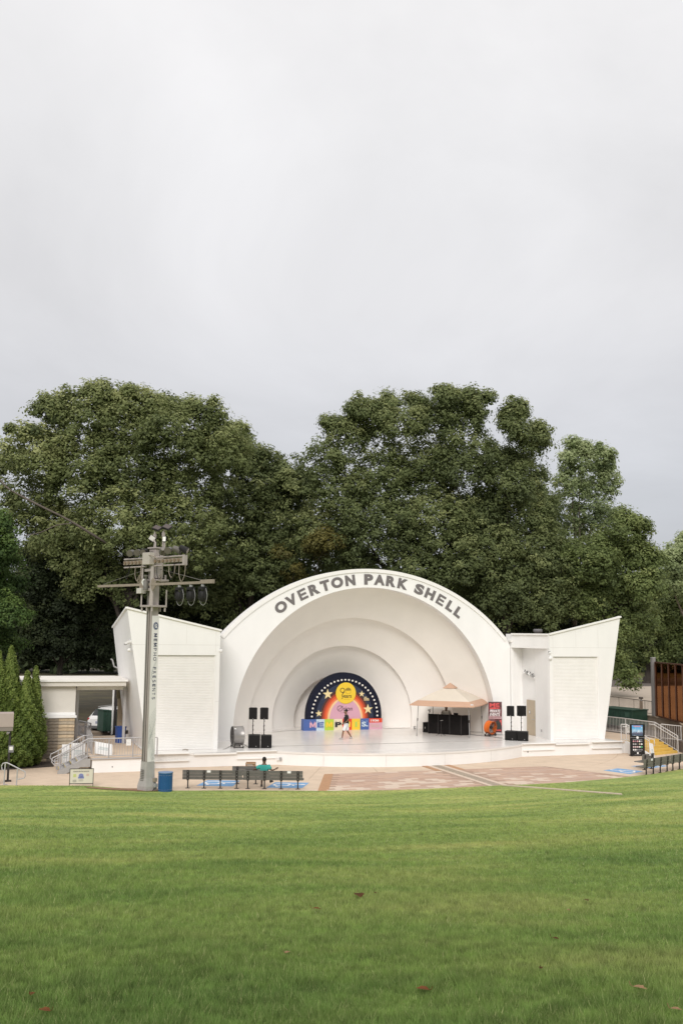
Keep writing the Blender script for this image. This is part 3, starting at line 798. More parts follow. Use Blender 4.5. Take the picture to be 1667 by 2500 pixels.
# roof vent
RV = thing('roof_vent', 'small grey metal roof vent standing on the right wing', 'vent', (11.9, 0.2, 6.14))
MB().lathe((0, 0, 0.18), [(0.20, 0), (0.20, 0.22), (0.30, 0.25), (0.30, 0.42), (0.24, 0.46)], 14).build('cowl', mat('vent_grey', (0.13, 0.125, 0.13), 0.6), RV)
MB().bbox((0, 0, 0.09), (0.8, 0.6, 0.18), 0.01).build('base', RCONC, RV)
# ================================================================== RAILINGS
_bal = {}
def baluster_mesh(h, r, m):
    k = (round(h, 3), r, m.name)
    if k not in _bal:
        me = MB().tube([(0, 0, 0), (0, 0, h)], r, 6).mesh('baluster'); me.materials.append(m); _bal[k] = me
    return _bal[k]
def railing(par, pts, h=1.0, m=None, r=0.028, gap=0.12, clear=0.10, posts=None, br=0.011, wl=True):
    # pts: world base points; posts at each point; straight runs with balusters between
    m = m or RAIL; pts = [Vector(p) for p in pts]
    inv = ROOTM[par.name].inverted()
    U = Vector((0, 0, 1))
    MB().tube([p+U*h for p in pts], r, 8).build('top_rail', m, par, True)
    MB().tube([p+U*clear for p in pts], r*0.75, 6).build('bottom_rail', m, par, True)
    for i, p in enumerate(pts):
        MB().bar(p, p+U*(h-0.01), r*1.7).build('post', m, par, True)
    for i in range(len(pts)-1):
        a, b = pts[i], pts[i+1]; d = (b-a).length; n = max(int(d/gap), 1)
        # intermediate posts
        for k in range(1, n):
            p = a.lerp(b, k/n)
            share('baluster', baluster_mesh(h-clear-0.01, br, m), par, inv @ (p+U*clear))

# ------------------------------------------------------------------ left landing and stair
LAND = thing('landing', 'tan concrete landing with white front wall left of the stage', 'landing', (-16, -4, ZP))
mb = MB(); lp = [(-17.25, -6.5), (-14.38, -6.5), (-14.38, 4.3), (-17.25, 4.3)]
mb.prism([(x, y, -0.09) for x, y in lp], (0, 0, 0.085)); mb.build('floor_slab', CONC, LAND, True)
mb = MB(); mb.prism([(-17.2, -6.46, ZP), (-14.40, -6.46, ZP), (-14.40, -6.46, -.09), (-17.2, -6.46, -.09)], (0, 0.3, 0)); mb.build('front_wall', WHITE, LAND, True)
mb = MB(); mb.prism([(-17.2, -6.16, ZP), (-17.2, 4.2, ZP), (-17.2, 4.2, -.09), (-17.2, -6.16, -.09)], (0.3, 0, 0)); mb.build('side_wall', RCONC, LAND, True)
MB().bar((-17.25, -6.53, -0.03), (-14.40, -6.53, -0.03), 0.05, 0.07).build('edge_angle', RAIL, LAND, True)
MB().bbox((-16.2, -6.47, -0.45), (0.05, 0.03, 0.05), 0.008).build('wall_tap', DARKM, LAND, True)
ST = thing('metal_stair', 'grey steel stair rising from the plaza to the left landing', 'stairs', (-18.0, -5.5, ZP))
NS = 5
for y in (-6.45, -4.75):
    poly = [(-18.85, y, ZP), (-18.45, y, ZP), (-17.75, y, -0.42), (-17.28, y, -0.42), (-17.28, y, -0.02), (-17.60, y, -0.02), (-18.85, y, ZP+0.14)]
    MB().prism(poly, (0, 0.05, 0)).build('stringer', STEEL, ST, True)
for k in range(NS-1):
    MB().box((-18.62+0.28*k, -5.58, ZP+0.14*(k+1)), (0.29, 1.62, 0.04)).build('tread', RAIL, ST, True)
    MB().box((-18.75+0.28*k, -5.58, ZP+0.14*(k+1)+0.002), (0.03, 1.60, 0.045)).build('nosing', mat('nosing_yellow', (0.55, 0.42, 0.10), 0.7), ST, True)
LR1 = thing('railing', 'grey steel railing along the front of the left landing and its stair', 'railing', (-15.5, -6.45, 0))
railing(LR1, [(-18.75, -6.42, ZP), (-17.45, -6.42, 0), (-16.4, -6.42, 0), (-15.2, -6.42, 0), (-13.98, -6.42, 0)], 0.95)
MB().tube([(-17.1, -6.30, .8), (-17.45, -6.30, 0.8), (-18.8, -6.30, ZP+.8), (-19.0, -6.32, ZP+.7), (-19.0, -6.35, ZP+.5), (-18.75, -6.36, ZP+.5)], 0.025, 8).build('handrail', RAIL, LR1, True)
MB().tube([(-18.75, -6.42, ZP+.95), (-19.12, -6.42, ZP+.78), (-19.16, -6.42, ZP+.6), (-19.0, -6.42, ZP+.42), (-18.75, -6.42, ZP+.42)], 0.028, 8).build('rail_loop', RAIL, LR1, True)
LR2 = thing('railing', 'grey railing on the far side of the left stair, back to the canopy post', 'railing', (-17.5, -4, 0))
railing(LR2, [(-18.75, -4.78, ZP), (-17.55, -4.78, 0), (-17.1, -4.78, 0), (-17.0, -2.0, 0), (-17.0, 0.6, 0)], 0.95, gap=0.15)
MB().tube([(-18.75, -4.78, ZP+.95), (-19.12, -4.78, ZP+.78), (-19.16, -4.78, ZP+.6), (-19.0, -4.78, ZP+.42), (-18.75, -4.78, ZP+.42)], 0.028, 8).build('rail_loop', RAIL, LR2, True)
LR3 = thing('railing', 'grey steel ramp railing beyond the canopy posts by the road', 'railing', (-17.2, 5, 0))
railing(LR3, [(-17.05, 5.2, -.05), (-16.75, 4.2, -.05), (-16.5, 3.3, -.05)], 0.9, gap=0.11)
LR4 = thing('railing', 'low grey rail gate standing between the stone wall and the road', 'railing', (-18.0, 6, -.05))
railing(LR4, [(-18.2, 7.2, -.05), (-17.5, 7.3, -.05)], 0.9, gap=0.2)
# paper notice and boards
def notice(label, px0, py0, px1, py1, y, parn='paper_notice', tilt=0.0, th=0.012, m=None, lines=3, cat='notice'):
    a = gy(px0, py0, y); b = gy(px1, py1, y)
    c = (a+b)/2; w = abs(b.x-a.x); h = abs(a.z-b.z)
    t = thing(parn, label, cat, (c.x, c.y, c.z-h/2), 0)
    m3 = Euler((tilt, 0, 0)).to_matrix()
    MB().bbox((0, 0, h/2), (w, th, h), 0.004, rot=m3).build('sheet', m or PAPER, t)
    mb = MB()
    for k in range(lines):
        mb.box((0, -th/2-0.002, h*(0.75-0.22*k)), (w*(0.5 if k == 0 else 0.7), 0.003, h*0.03), rot=m3)
    if lines: mb.build('print_lines', mat('faint_print', (0.5, 0.49, 0.48), 0.8), t, kind='stuff')
    return t
notice('small white paper notice fixed to the left landing railing', 309, 1805, 320.5, 1820, -6.47)
def leaning_board(label, c, w, h, rz, rx, ry=0.0):
    t = thing('leaning_board', label, 'board', c, rz)
    m3 = Euler((rx, ry, 0)).to_matrix()
    MB().bbox(m3 @ Vector((0, 0, h/2)), (w, 0.025, h), 0.006, rot=m3).build('panel', PAPER, t)
    mb = MB()
    for k, (u, z) in enumerate(((-.05, .42), (.02, .52), (.0, .6))):
        mb.box(m3 @ Vector((u*w, -0.016, h*z)), (w*0.55, 0.003, h*0.05), rot=m3)
    mb.build('print_lines', mat('pale_blue_print', (0.50, 0.56, 0.56), 0.8), t, kind='stuff')
leaning_board('white printed board lying tilted behind the landing railing', (-16.55, -5.4, 0.02), 0.95, 0.72, 0.2, R(-38), R(12))
leaning_board('tall white board leaning behind the stair railing nearest the stone wall', (-18.35, -4.4, ZP+0.05), 0.40, 1.15, 0.1, R(-8))
leaning_board('white board with green print leaning between the stair railings', (-17.75, -4.5, -0.40), 0.70, 0.95, 0.0, R(-10))

# ------------------------------------------------------------------ stone building with canopy
STONE = [mat('sandstone_%s' % n, c, 0.9, var=0.22, scale=7, bump=0.5, bscale=18, dirt=(0.20, 0.165, 0.12), dscale=2.2, dmin=0.58) for n, c in (('buff', (0.55, 0.435, 0.30)), ('tan', (0.48, 0.37, 0.25)), ('grey', (0.43, 0.365, 0.28)), ('dark', (0.26, 0.22, 0.175)))]
SB = thing('stone_building', 'low white building with a coursed sandstone base and flat canopy roof beside the landing', 'building', (-20.5, 1, ZP))
ZSILL = 1.72
MB().box((-22.0, -0.2, (1.55+ZP)/2), (8.4, 2.6, 1.55-ZP)).build('core', mat('dark_mortar', (0.17, 0.14, 0.11), 0.95), SB, True)  # dark mortar core showing in the stone joints
rs = random.Random(3); n = 13; ch = (1.60-ZP)/n
sm = {}
for k in range(n):
    x = -17.78; z = ZP+ch*(k+0.5)
    first = True
    while x > -23.5:
        if first: w = 1.35 if k % 2 else 1.30
        else: w = rs.choice((0.55, 0.62, 0.85, 1.15))
        pit = (x < -19.0 and x > -19.7)
        w = min(w, 1.35); x2 = x-w
        ky = (round(w, 2), rs.randrange(3))
        if ky not in sm:
            me = MB().bbox((0, 0, 0), (w-0.016, 0.14, ch-0.016), 0.008).mesh('stone')
            for v in me.vertices: v.co.y += rs.uniform(-.012, .012)
            me.materials.append(STONE[0]); sm[ky] = me
        o = share('stone', sm[ky], SB, ROOTM[SB.name].inverted() @ Vector((x-w/2, -1.55+rs.uniform(-.015, .015), z)))
        mi = STONE[3] if (-20.3 < x-w/2 < -18.9 and rs.random() < 0.55) else rs.choice(STONE[:3])
        o.material_slots[0].link = 'OBJECT'; o.material_slots[0].material = mi
        x = x2; first = False
# a column of narrow dark pitted stones like the photograph's
for k in range(n):
    for j, xx in enumerate((-18.77, -19.05)):
        o = share('stone', sm.setdefault('p', (lambda me: (me.materials.append(STONE[3]), me)[1])(MB().bbox((0, 0, 0), (0.27, 0.12, ch-0.03), 0.010).mesh('stone'))), SB, ROOTM[SB.name].inverted() @ Vector((xx, -1.585, ZP+ch*(k+0.5))))
MB().bbox((-21.0, -1.50, 1.66), (6.6, 0.42, 0.13), 0.015).build('sill', WHITE, SB, True)
MB().bbox((-21.0, -1.42, 1.80), (6.5, 0.24, 0.15), 0.04).build('sill_cap', WHITE, SB, True)
CREAM = mat('cream_wall', (0.66, 0.625, 0.575), 0.65, var=0.03, dirt=(0.58, 0.54, 0.49), dscale=0.8, dmin=0.58)
MB().box((-21.1, 0.0, 2.6), (6.65, 2.7, 1.7)).build('upper_wall', CREAM, SB, True)
MB().bbox((-20.3, 0.4, 3.42), (10.4, 4.2, 0.24), 0.02).build('roof_fascia', CREAM, SB, True)
MB().bbox((-20.3, 0.4, 3.60), (10.6, 4.4, 0.12), 0.02).build('roof_edge', WHITE2, SB, True)
mb = MB(); mb.add([(-25.6, -1.8, 3.66), (-15.0, -1.8, 3.66), (-15.0, 2.6, 3.66), (-25.6, 2.6, 3.66), (-25.6, -1.3, 3.70), (-15.4, -1.3, 3.70), (-15.4, 2.2, 3.70), (-25.6, 2.2, 3.70)], [(0, 1, 5, 4), (1, 2, 6, 5), (2, 3, 7, 6), (4, 5, 6, 7)])
mb.build('roof', mat('pale_roof', (0.72, 0.68, 0.64), 0.8, var=0.05), SB, True)
MB().box((-16.3, -0.35, 3.16), (2.7, 0.16, 0.28)).build('beam', WHITE2, SB, True)
MB().box((-16.3, 2.2, 3.16), (2.7, 0.16, 0.28)).build('beam', WHITE2, SB, True)
for (x, y, m_) in ((-17.6, -0.30, RAIL), (-15.0, -0.35, RAIL), (-17.6, 2.2, DARKM)):
    p = MB().bbox((x, y, 1.53), (0.15, 0.15, 3.06), 0.01).build('canopy_post', m_, SB, True)
    MB().bbox((x, y, 3.08), (0.24, 0.2, 0.14), 0.01).build('post_cap', m_, p, True)
BPm = thing('black_column', 'dark column standing beside the green container under the canopy', 'column', tuple(gz(280, 1793.5, -.22)))
MB().bbox((0, 0, 1.6), (0.16, 0.16, 3.2), 0.01).build('shaft', DARKM, BPm); MB().bbox((0, 0, 0.02), (0.3, 0.3, 0.04), 0.01).build('base', DARKM, BPm)
MB().bbox((-0.16, 0, 1.6), (0.10, 0.12, 3.2), 0.01).build('downpipe', PAPER, BPm)

# green container, cup, blue bin
GREEN = mat('dark_green_plastic', (0.018, 0.052, 0.034), 0.5, var=0.15, scale=3, dirt=(0.10, 0.14, 0.11), dscale=3, dmin=0.66)
DU = thing('dumpster', 'dark green waste container with a sloping lid beside the white car', 'dumpster', tuple(gz(265, 1787.5, -.25)), R(14))
mb = MB(); mb.prism([(-0.55, -0.5, 0.12), (0.75, -0.5, 0.12), (0.75, -0.5, 1.25), (-0.55, -0.5, 1.42)], (0, 1.1, 0)); mb.build('body', GREEN, DU)
mb = MB(); mb.prism([(-0.60, -0.55, 1.43), (0.80, -0.55, 1.26), (0.80, -0.55, 1.31), (-0.60, -0.55, 1.48)], (0, 1.2, 0)); mb.build('lid', GREEN, DU)
for k in range(4): MB().bbox((-0.35+0.32*k, -0.52, 0.70), (0.05, 0.05, 1.05), 0.01).build('rib', GREEN, DU)
for x in (-0.45, 0.65): MB().lathe((x, -0.3, 0.07), [(0.07, -0.03), (0.07, 0.03)], 10, rot=Matrix.Rotation(R(90), 3, 'X')).build('wheel', DARKM, DU)
KB = thing('kerb_block', 'tan concrete pad under the green container', 'kerb', tuple(gz(262, 1786, -.35))); MB().bbox((0, 0, 0.0), (3.0, 2.6, 0.2), 0.02).build('kerb_stone', RCONC, KB)
CU = thing('paper_cup', 'white paper cup left on the kerb before the green container', 'cup', tuple(gz(266, 1788.5, -.25))); MB().lathe((0, 0, 0), [(0.06, 0), (0.085, 0.22)], 12).build('cup', PAPER, CU); MB().lathe((0, 0, 0.22), [(0.09, 0), (0.08, 0.03)], 12).build('lid', PAPER, CU)
BLUEB = mat('blue_plastic', (0.02, 0.065, 0.27), 0.5, var=0.1)
BB = thing('recycling_bin', 'blue plastic recycling bin on the landing by the canopy post', 'bin', (-15.08, 0.35, 0), 0.15)
mb = MB(); mb.prism([(-0.25, -0.25, 0), (0.25, -0.25, 0), (0.25, 0.25, 0), (-0.25, 0.25, 0)], (0, 0, 0.02))
V = [(-.23, -.23, .02), (.23, -.23, .02), (.23, .23, .02), (-.23, .23, .02), (-.25, -.26, .86), (.25, -.26, .86), (.25, .26, .86), (-.25, .26, .86)]
mb.add(V, [(0, 1, 5, 4), (1, 2, 6, 5), (2, 3, 7, 6), (3, 0, 4, 7), (4, 5, 6, 7)]); mb.build('body', BLUEB, BB)
MB().bbox((0, 0, 0.89), (0.56, 0.58, 0.06), 0.02).build('lid', BLUEB, BB)
MB().bbox((0.27, -0.30, 0.6), (0.18, 0.02, 0.22), 0.01).build('grip', DARKM, BB)

# ------------------------------------------------------------------ white car, seen from the rear
CARP = mat('white_car_paint', (0.74, 0.73, 0.72), 0.25, var=0.01)
GLASSD = mat('dark_car_glass', (0.012, 0.014, 0.016), 0.08, var=0.0)
TYRE = mat('tyre_rubber', (0.02, 0.02, 0.02), 0.8)
CAR = thing('parked_car', 'white parked car seen from its rear behind the green container', 'car', (-14.05, 11.5, -0.43), R(50))
# local +x = forward, rear at x = -2.2
def car_section(x, zlo, zs, zr, wl, wr):
    return [(x, -wl, zlo), (x, -wl, (zlo+zs)/2), (x, -wl*0.98, zs), (x, -wr, zr-0.06), (x, -wr*0.8, zr), (x, wr*0.8, zr), (x, wr, zr-0.06), (x, wl*0.98, zs), (x, wl, (zlo+zs)/2), (x, wl, zlo)]
secs = [car_section(-2.28, 0.42, 0.80, 0.95, 0.76, 0.70), car_section(-2.22, 0.34, 0.98, 1.08, 0.84, 0.74), car_section(-2.05, 0.30, 1.02, 1.22, 0.88, 0.72), car_section(-1.70, 0.30, 1.02, 1.55, 0.90, 0.64), car_section(-1.2, 0.30, 1.0, 1.64, 0.91, 0.62), car_section(0.0, 0.30, 0.98, 1.66, 0.91, 0.62), car_section(0.55, 0.30, 0.98, 1.55, 0.91, 0.64), car_section(1.15, 0.30, 0.96, 1.10, 0.90, 0.72), car_section(2.0, 0.32, 0.82, 0.92, 0.85, 0.70), car_section(2.28, 0.40, 0.62, 0.70, 0.72, 0.60)]
mb = MB()
for a, b in zip(secs[:-1], secs[1:]): mb.strip(b, a, True)
mb.add(secs[0], [tuple(range(10))]); mb.add(secs[-1], [tuple(reversed(range(10)))])
mb.build('body', CARP, CAR)
mb = MB(); mb.prism([(-2.12, -0.60, 1.10), (-2.12, 0.60, 1.10), (-1.76, 0.55, 1.53), (-1.76, -0.55, 1.53)], (-0.03, 0, 0.03)); mb.build('rear_window', GLASSD, CAR)
for s in (-1, 1):
    mb = MB(); mb.prism([(-1.65, s*0.885, 1.06), (-0.6, s*0.90, 1.05), (-0.6, s*0.67, 1.54), (-1.4, s*0.67, 1.52)], (0, s*0.02, 0.005)); mb.build('side_window', GLASSD, CAR)
    mb = MB(); mb.prism([(-0.5, s*0.90, 1.05), (0.95, s*0.90, 1.04), (0.5, s*0.70, 1.48), (-0.5, s*0.67, 1.54)], (0, s*0.02, 0.005)); mb.build('side_window', GLASSD, CAR)
    MB().bbox((-2.18, s*0.74, 0.93), (0.16, 0.20, 0.17), 0.04).build('taillight', mat('taillight_red', (0.35, 0.03, 0.03), 0.25), CAR)
    for x in (-1.35, 1.4):
        w = MB().lathe((x, s*0.80, 0.33), [(0.33, -0.10), (0.34, -0.06), (0.34, 0.06), (0.33, 0.10)], 20, rot=Matrix.Rotation(R(90), 3, 'X')).build('wheel', TYRE, CAR)
        MB().lathe((x, s*0.91, 0.33), [(0.20, -0.01), (0.20, 0.01)], 14, rot=Matrix.Rotation(R(90), 3, 'X')).build('rim', STEEL, w)
MB().bbox((-2.29, 0, 0.74), (0.03, 0.34, 0.16), 0.01).build('licence_plate', mat('plate_blue_grey', (0.30, 0.32, 0.40), 0.5), CAR)
MB().bbox((-2.26, 0, 0.42), (0.12, 1.5, 0.20), 0.04).build('bumper', mat('grey_trim', (0.10, 0.10, 0.10), 0.6), CAR)
MB().bbox((-2.285, 0, 0.90), (0.02, 0.10, 0.06), 0.01).build('badge', STEEL, CAR)
for s in (-1, 1): MB().tube([(-1.5, s*0.55, 1.66), (-1.4, s*0.55, 1.70), (0.1, s*0.55, 1.71), (0.2, s*0.55, 1.67)], 0.02, 6).build('roof_rail', STEEL, CAR)

# ------------------------------------------------------------------ left foreground signs and rails
TAUPE = mat('taupe_panel', (0.40, 0.325, 0.30), 0.7, var=0.03); TAUPED = mat('taupe_dark', (0.215, 0.18, 0.165), 0.7)
BSG = thing('sign_post', 'taupe box sign head on a black post at the left edge of the plaza', 'sign', (-21.2, -8.4, ZP))
MB().bbox((-0.75, 0.1, 2.86), (1.75, 0.9, 0.63), 0.01).build('head_panel', TAUPE, BSG)
MB().bbox((-0.75, 0.1, 2.45), (1.73, 0.86, 0.19), 0.01).build('lower_band', TAUPED, BSG)
MB().bbox((0, 0, 1.2), (0.10, 0.10, 2.4), 0.008).build('pole', DARKM, BSG)
MB().bbox((0, 0, 0.03), (0.32, 0.28, 0.05), 0.01).build('base_plate', DARKM, BSG)
pq = MB().bbox((0.08, -0.08, 1.50), (0.24, 0.03, 0.33), 0.01).build('code_plate', mat('plate_grey', (0.17, 0.165, 0.18), 0.5), BSG)
MB().bbox((0.08, -0.10, 1.53), (0.16, 0.012, 0.16), 0.004).build('blank_square', PAPER, pq)
sp = MB().lathe((-0.10, -0.15, 2.26), [(0.05, -0.09), (0.08, 0.09)], 10, rot=Euler((0.9, 0.5, 0)).to_matrix()).build('spot_lamp', STEEL, BSG)
HR = thing('handrail', 'grey tubular ramp handrail at the left edge before the plaza', 'handrail', (-21.0, -9.7, ZP))
W3 = lambda px, py, Y: gy(px, py, Y)
t0 = W3(14.5, 1862, -9.6); t1 = W3(62, 1884, -9.9)
MB().tube([W3(5, 1870, -9.5), W3(8, 1864, -9.5), t0, W3(20, 1863, -9.62), t1, W3(62.5, 1895, -9.9), W3(59, 1900, -9.9), W3(43, 1903, -9.8)], 0.028, 8).build('top_rail', RAIL, HR, True)
for (px, py, Y) in ((14, 1863, -9.6), (44, 1877, -9.8)):
    p = W3(px, py, Y); MB().tube([p, (p.x-0.02, p.y, ZP+0.01)], 0.03, 8).build('post', RAIL, HR, True)
MB().tube([W3(5, 1870, -9.5), W3(6, 1880, -9.5), W3(12, 1880, -9.6)], 0.022, 8).build('lower_loop', RAIL, HR, True)
MB().tube([W3(11, 1913, -9.6), W3(24, 1919, -9.75), W3(42, 1921, -9.85)], 0.02, 6).build('lower_rail', STEEL, HR, True)
BO = thing('bollard', 'pale grey round topped bollard cut by the left picture edge', 'bollard', (-21.75, -9.2, ZP))
MB().lathe((0, 0, 0), [(0.15, 0), (0.15, 0.85), (0.13, 0.95), (0.07, 1.02), (0.001, 1.04)], 16).build('post', PAPER, BO); MB().lathe((0, 0, 0), [(0.2, 0), (0.2, 0.04)], 16).build('base', STEEL, BO)

# yard sign on the grass
YS = thing('yard_sign', 'white printed yard sign in a thin dark frame on the grass edge', 'sign', (-18.05, -11.05, -0.71), R(-9))
for s in (-1, 1): MB().bbox((s*0.52, 0, 0.41), (0.028, 0.028, 0.84), 0.004).build('leg', mat('sign_frame_green', (0.03, 0.035, 0.025), 0.6), YS)
MB().bbox((0, 0, 0.82), (1.06, 0.03, 0.028), 0.004).build('frame_rail', DARKM, YS); MB().bbox((0, 0, 0.16), (1.06, 0.03, 0.028), 0.004).build('frame_rail', DARKM, YS)
MB().bbox((0, 0.004, 0.49), (1.01, 0.015, 0.63), 0.003).build('board', mat('sign_cream', (0.66, 0.61, 0.52), 0.7, var=0.02), YS)
INK = mat('ink_dark', (0.08, 0.075, 0.07), 0.7)
put_text('DONATE TIPS FOR OUR NOTE', 'heading', INK, YS, (-0.02, -0.006, 0.70), size=0.1, width=0.70, height=0.055, bold=0.02, ext=0.002)
MB().box((-0.30, -0.006, 0.52), (0.13, 0.004, 0.14)).build('print_block', mat('print_lime', (0.52, 0.55, 0.22), 0.7), YS)
mb = MB(); disc(mb, (-0.02, -0.004, 0.52), 0.11, 0.09, 0.004, 12); mb.box((-0.02, -0.006, 0.43), (0.26, 0.004, 0.09)); mb.build('print_emblem', mat('print_blue', (0.20, 0.22, 0.45), 0.7), YS)
MB().box((0.27, -0.006, 0.55), (0.12, 0.004, 0.09)).build('print_block', mat('print_pink', (0.58, 0.42, 0.36), 0.7), YS)
mb = MB()
for k in range(3): mb.box((-0.30, -0.006, 0.32-0.04*k), (0.16, 0.003, 0.014))
for k in range(2): mb.box((-0.02, -0.006, 0.33-0.05*k), (0.2, 0.003, 0.012))
mb.build('print_lines', INK, YS, kind='stuff')

# ------------------------------------------------------------------ arborvitae
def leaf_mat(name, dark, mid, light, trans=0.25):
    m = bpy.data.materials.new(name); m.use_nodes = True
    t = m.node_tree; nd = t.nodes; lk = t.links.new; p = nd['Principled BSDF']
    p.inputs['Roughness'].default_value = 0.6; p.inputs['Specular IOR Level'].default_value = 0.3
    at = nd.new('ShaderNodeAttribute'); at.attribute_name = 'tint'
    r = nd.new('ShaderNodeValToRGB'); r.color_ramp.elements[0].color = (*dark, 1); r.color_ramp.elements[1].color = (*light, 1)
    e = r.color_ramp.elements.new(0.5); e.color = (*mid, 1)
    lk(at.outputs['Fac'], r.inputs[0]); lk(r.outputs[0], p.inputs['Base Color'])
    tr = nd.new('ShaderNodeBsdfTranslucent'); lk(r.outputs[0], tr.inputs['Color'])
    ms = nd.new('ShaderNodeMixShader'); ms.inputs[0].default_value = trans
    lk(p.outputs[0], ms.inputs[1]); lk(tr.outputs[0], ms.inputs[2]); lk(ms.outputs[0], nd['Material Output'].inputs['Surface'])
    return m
def leaf_mesh(name, P, Nn, size, tint, m):
    # P centres, Nn facing; each leaf a folded diamond of two triangles
    n = len(P)
    a = rng.normal(size=(n, 3)); u = np.cross(Nn, a); u /= np.linalg.norm(u, axis=1, keepdims=True)+1e-9
    v = np.cross(Nn, u); v /= np.linalg.norm(v, axis=1, keepdims=True)+1e-9
    s = (size*(0.65+0.7*rng.random(n)))[:, None] if np.ndim(size) == 0 else size[:, None]
    Q = np.stack([P-u*s*0.62, P-v*s*0.36+Nn*s*0.10, P+u*s*0.62, P+v*s*0.36+Nn*s*0.10], 1).reshape(-1, 3)
    i = np.arange(n)*4
    F = np.stack([i, i+1, i+2, i, i+2, i+3], -1).reshape(-1)
    me = bpy.data.meshes.new(name); me.vertices.add(len(Q)); me.vertices.foreach_set('co', Q.astype(np.float32).ravel())
    me.loops.add(len(F)); me.loops.foreach_set('vertex_index', F.astype(np.int32))
    k = len(F)//3; me.polygons.add(k); me.polygons.foreach_set('loop_start', np.arange(k, dtype=np.int32)*3)
    me.update(calc_edges=True)
    at = me.attributes.new('tint', 'FLOAT', 'FACE'); at.data.foreach_set('value', np.repeat(np.clip(tint, 0, 1), 2).astype(np.float32))
    me.materials.append(m); return me
ARBM = leaf_mat('arborvitae_green', (0.05, 0.08, 0.016), (0.125, 0.18, 0.034), (0.25, 0.30, 0.075), 0.25)
def arborvitae(base, h, r, label, n=24000, lob=3):
    t = thing('arborvitae', label, 'evergreen', base, rng.random()*6, 'arborvitae beside the stone building')
    MB().tube([(0, 0, -.02), (0, 0, h*0.5), (0, 0, h*0.92)], [0.09, 0.05, 0.01], 7).build('trunk', BARK, t)
    z = rng.random(n)**1.25; a = rng.random(n)*2*np.pi
    prof = np.where(z < 0.12, 0.62+0.38*(z/0.12), np.clip(1-((z-0.12)/0.88)**1.55, 0, 1))
    bump = 1+0.15*np.sin(a*lob+z*9)+0.14*np.sin(a*7+z*31)+0.12*np.sin(a*13-z*57)
    rr = r*prof*bump*(0.80+0.22*rng.random(n)**0.5)
    P = np.stack([np.cos(a)*rr, np.sin(a)*rr, 0.12+z*(h-0.12)], -1)+rng.normal(size=(n, 3))*0.035
    Nn = np.stack([np.cos(a), np.sin(a), 0.5+0*a], -1)+rng.normal(size=(n, 3))*0.5; Nn /= np.linalg.norm(Nn, axis=1, keepdims=True)
    tint = 0.30+0.35*(bump-0.85)*1.6+0.25*z**2+rng.normal(size=n)*0.14
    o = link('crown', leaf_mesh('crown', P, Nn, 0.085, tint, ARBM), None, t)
arborvitae((-20.42, -3.3, ZP+.02), 4.85, 0.88, 'shorter arborvitae standing nearest the stone wall')
arborvitae((-19.98, -2.75, ZP+.02), 5.1, 0.62, 'slim arborvitae tip rising behind the shorter one', 15000)
arborvitae((-21.28, -3.1, ZP+.02), 6.15, 0.98, 'tallest arborvitae left of the stone wall', 28000)
arborvitae((-21.85, -3.4, ZP+.02), 5.9, 0.80, 'arborvitae cut by the left picture edge', 18000)
# ================================================================== LIGHT TOWER
TWX, TWY = -15.38, -13.15
TZ0 = float(lawn_z(TWX, TWY))-0.03
TW = thing('light_tower', 'tall grey light tower with lamp bars and vertical lettered banner on the grass edge', 'light tower', (TWX, TWY, TZ0), math.atan2(-0.871, 0.491))
zt = lambda py: gy(372, py, TWY).z-TZ0
SHAFT = mat('tower_grey', (0.37, 0.325, 0.305), 0.55, 0.1, var=0.08, scale=3, streak=0.3)
SHAFTD = mat('tower_dark', (0.155, 0.145, 0.13), 0.6, 0.1, var=0.1, scale=3)
TAN = mat('weathered_tan', (0.27, 0.225, 0.18), 0.7, var=0.15, scale=5)
zb = zt(1858); ztp = zt(1412); zc = zt(1340)
# flared base
mb = MB(); hb = [(0.31, 0.30, 0.0), (0.31, 0.30, 0.25), (0.23, 0.23, 0.62), (0.21, 0.21, zb)]
for (a, b) in zip(hb[:-1], hb[1:]):
    A = [(a[0]*sx, a[1]*sy, a[2]) for sx, sy in ((-1, -1), (1, -1), (1, 1), (-1, 1))]; B = [(b[0]*sx, b[1]*sy, b[2]) for sx, sy in ((-1, -1), (1, -1), (1, 1), (-1, 1))]
    mb.strip(A, B, close=True)
mb.add([(0.21*sx, 0.21*sy, zb) for sx, sy in ((-1, -1), (1, -1), (1, 1), (-1, 1))], [(0, 1, 2, 3)])
BASE = mb.build('base', mat('base_grey', (0.37, 0.355, 0.34), 0.7, var=0.1, scale=3, dirt=(0.25, 0.235, 0.22), dscale=2, dmin=0.55), TW)
for k in range(9): MB().box((-0.05, -0.255, 0.35+k*0.075), (0.22, 0.02, 0.03), rot=Euler((R(-6), 0, 0)).to_matrix()).build('vent_slot', SHAFTD, BASE)
bx_ = MB().bbox((0.32, 0.18, 0.52), (0.14, 0.16, 0.16), 0.01).build('socket_box', TAN, BASE); MB().bbox((0.36, 0.18, 0.28), (0.12, 0.18, 0.16), 0.01).build('socket_box', STEEL, BASE)
MB().tube([(0.33, 0.2, 0.3), (0.38, 0.1, 0.15), (0.36, 0.0, 0.02)], 0.02, 6).build('conduit', DARKM, BASE)
# shaft with recessed rail channels on its left face
MB().bbox((0.02, 0, (zb+ztp)/2), (0.32, 0.36, ztp-zb), 0.02).build('shaft', SHAFT, TW)
MB().bbox((-0.01, -0.182, (zb+ztp)/2), (0.30, 0.03, ztp-zb-0.05), 0.004).build('channel_back', DARKM, TW)
for x, w in ((-0.13, 0.08), (-0.02, 0.06), (0.13, 0.10)):
    MB().bbox((x, -0.20, (zb+ztp)/2), (w, 0.05, ztp-zb-0.02), 0.006).build('guide_rail', SHAFT if x > -.1 else SHAFTD, TW)
MB().tube([(-0.17, -0.2, zb), (-0.17, -0.2, ztp)], 0.015, 6).build('cable_pipe', DARKM, TW)
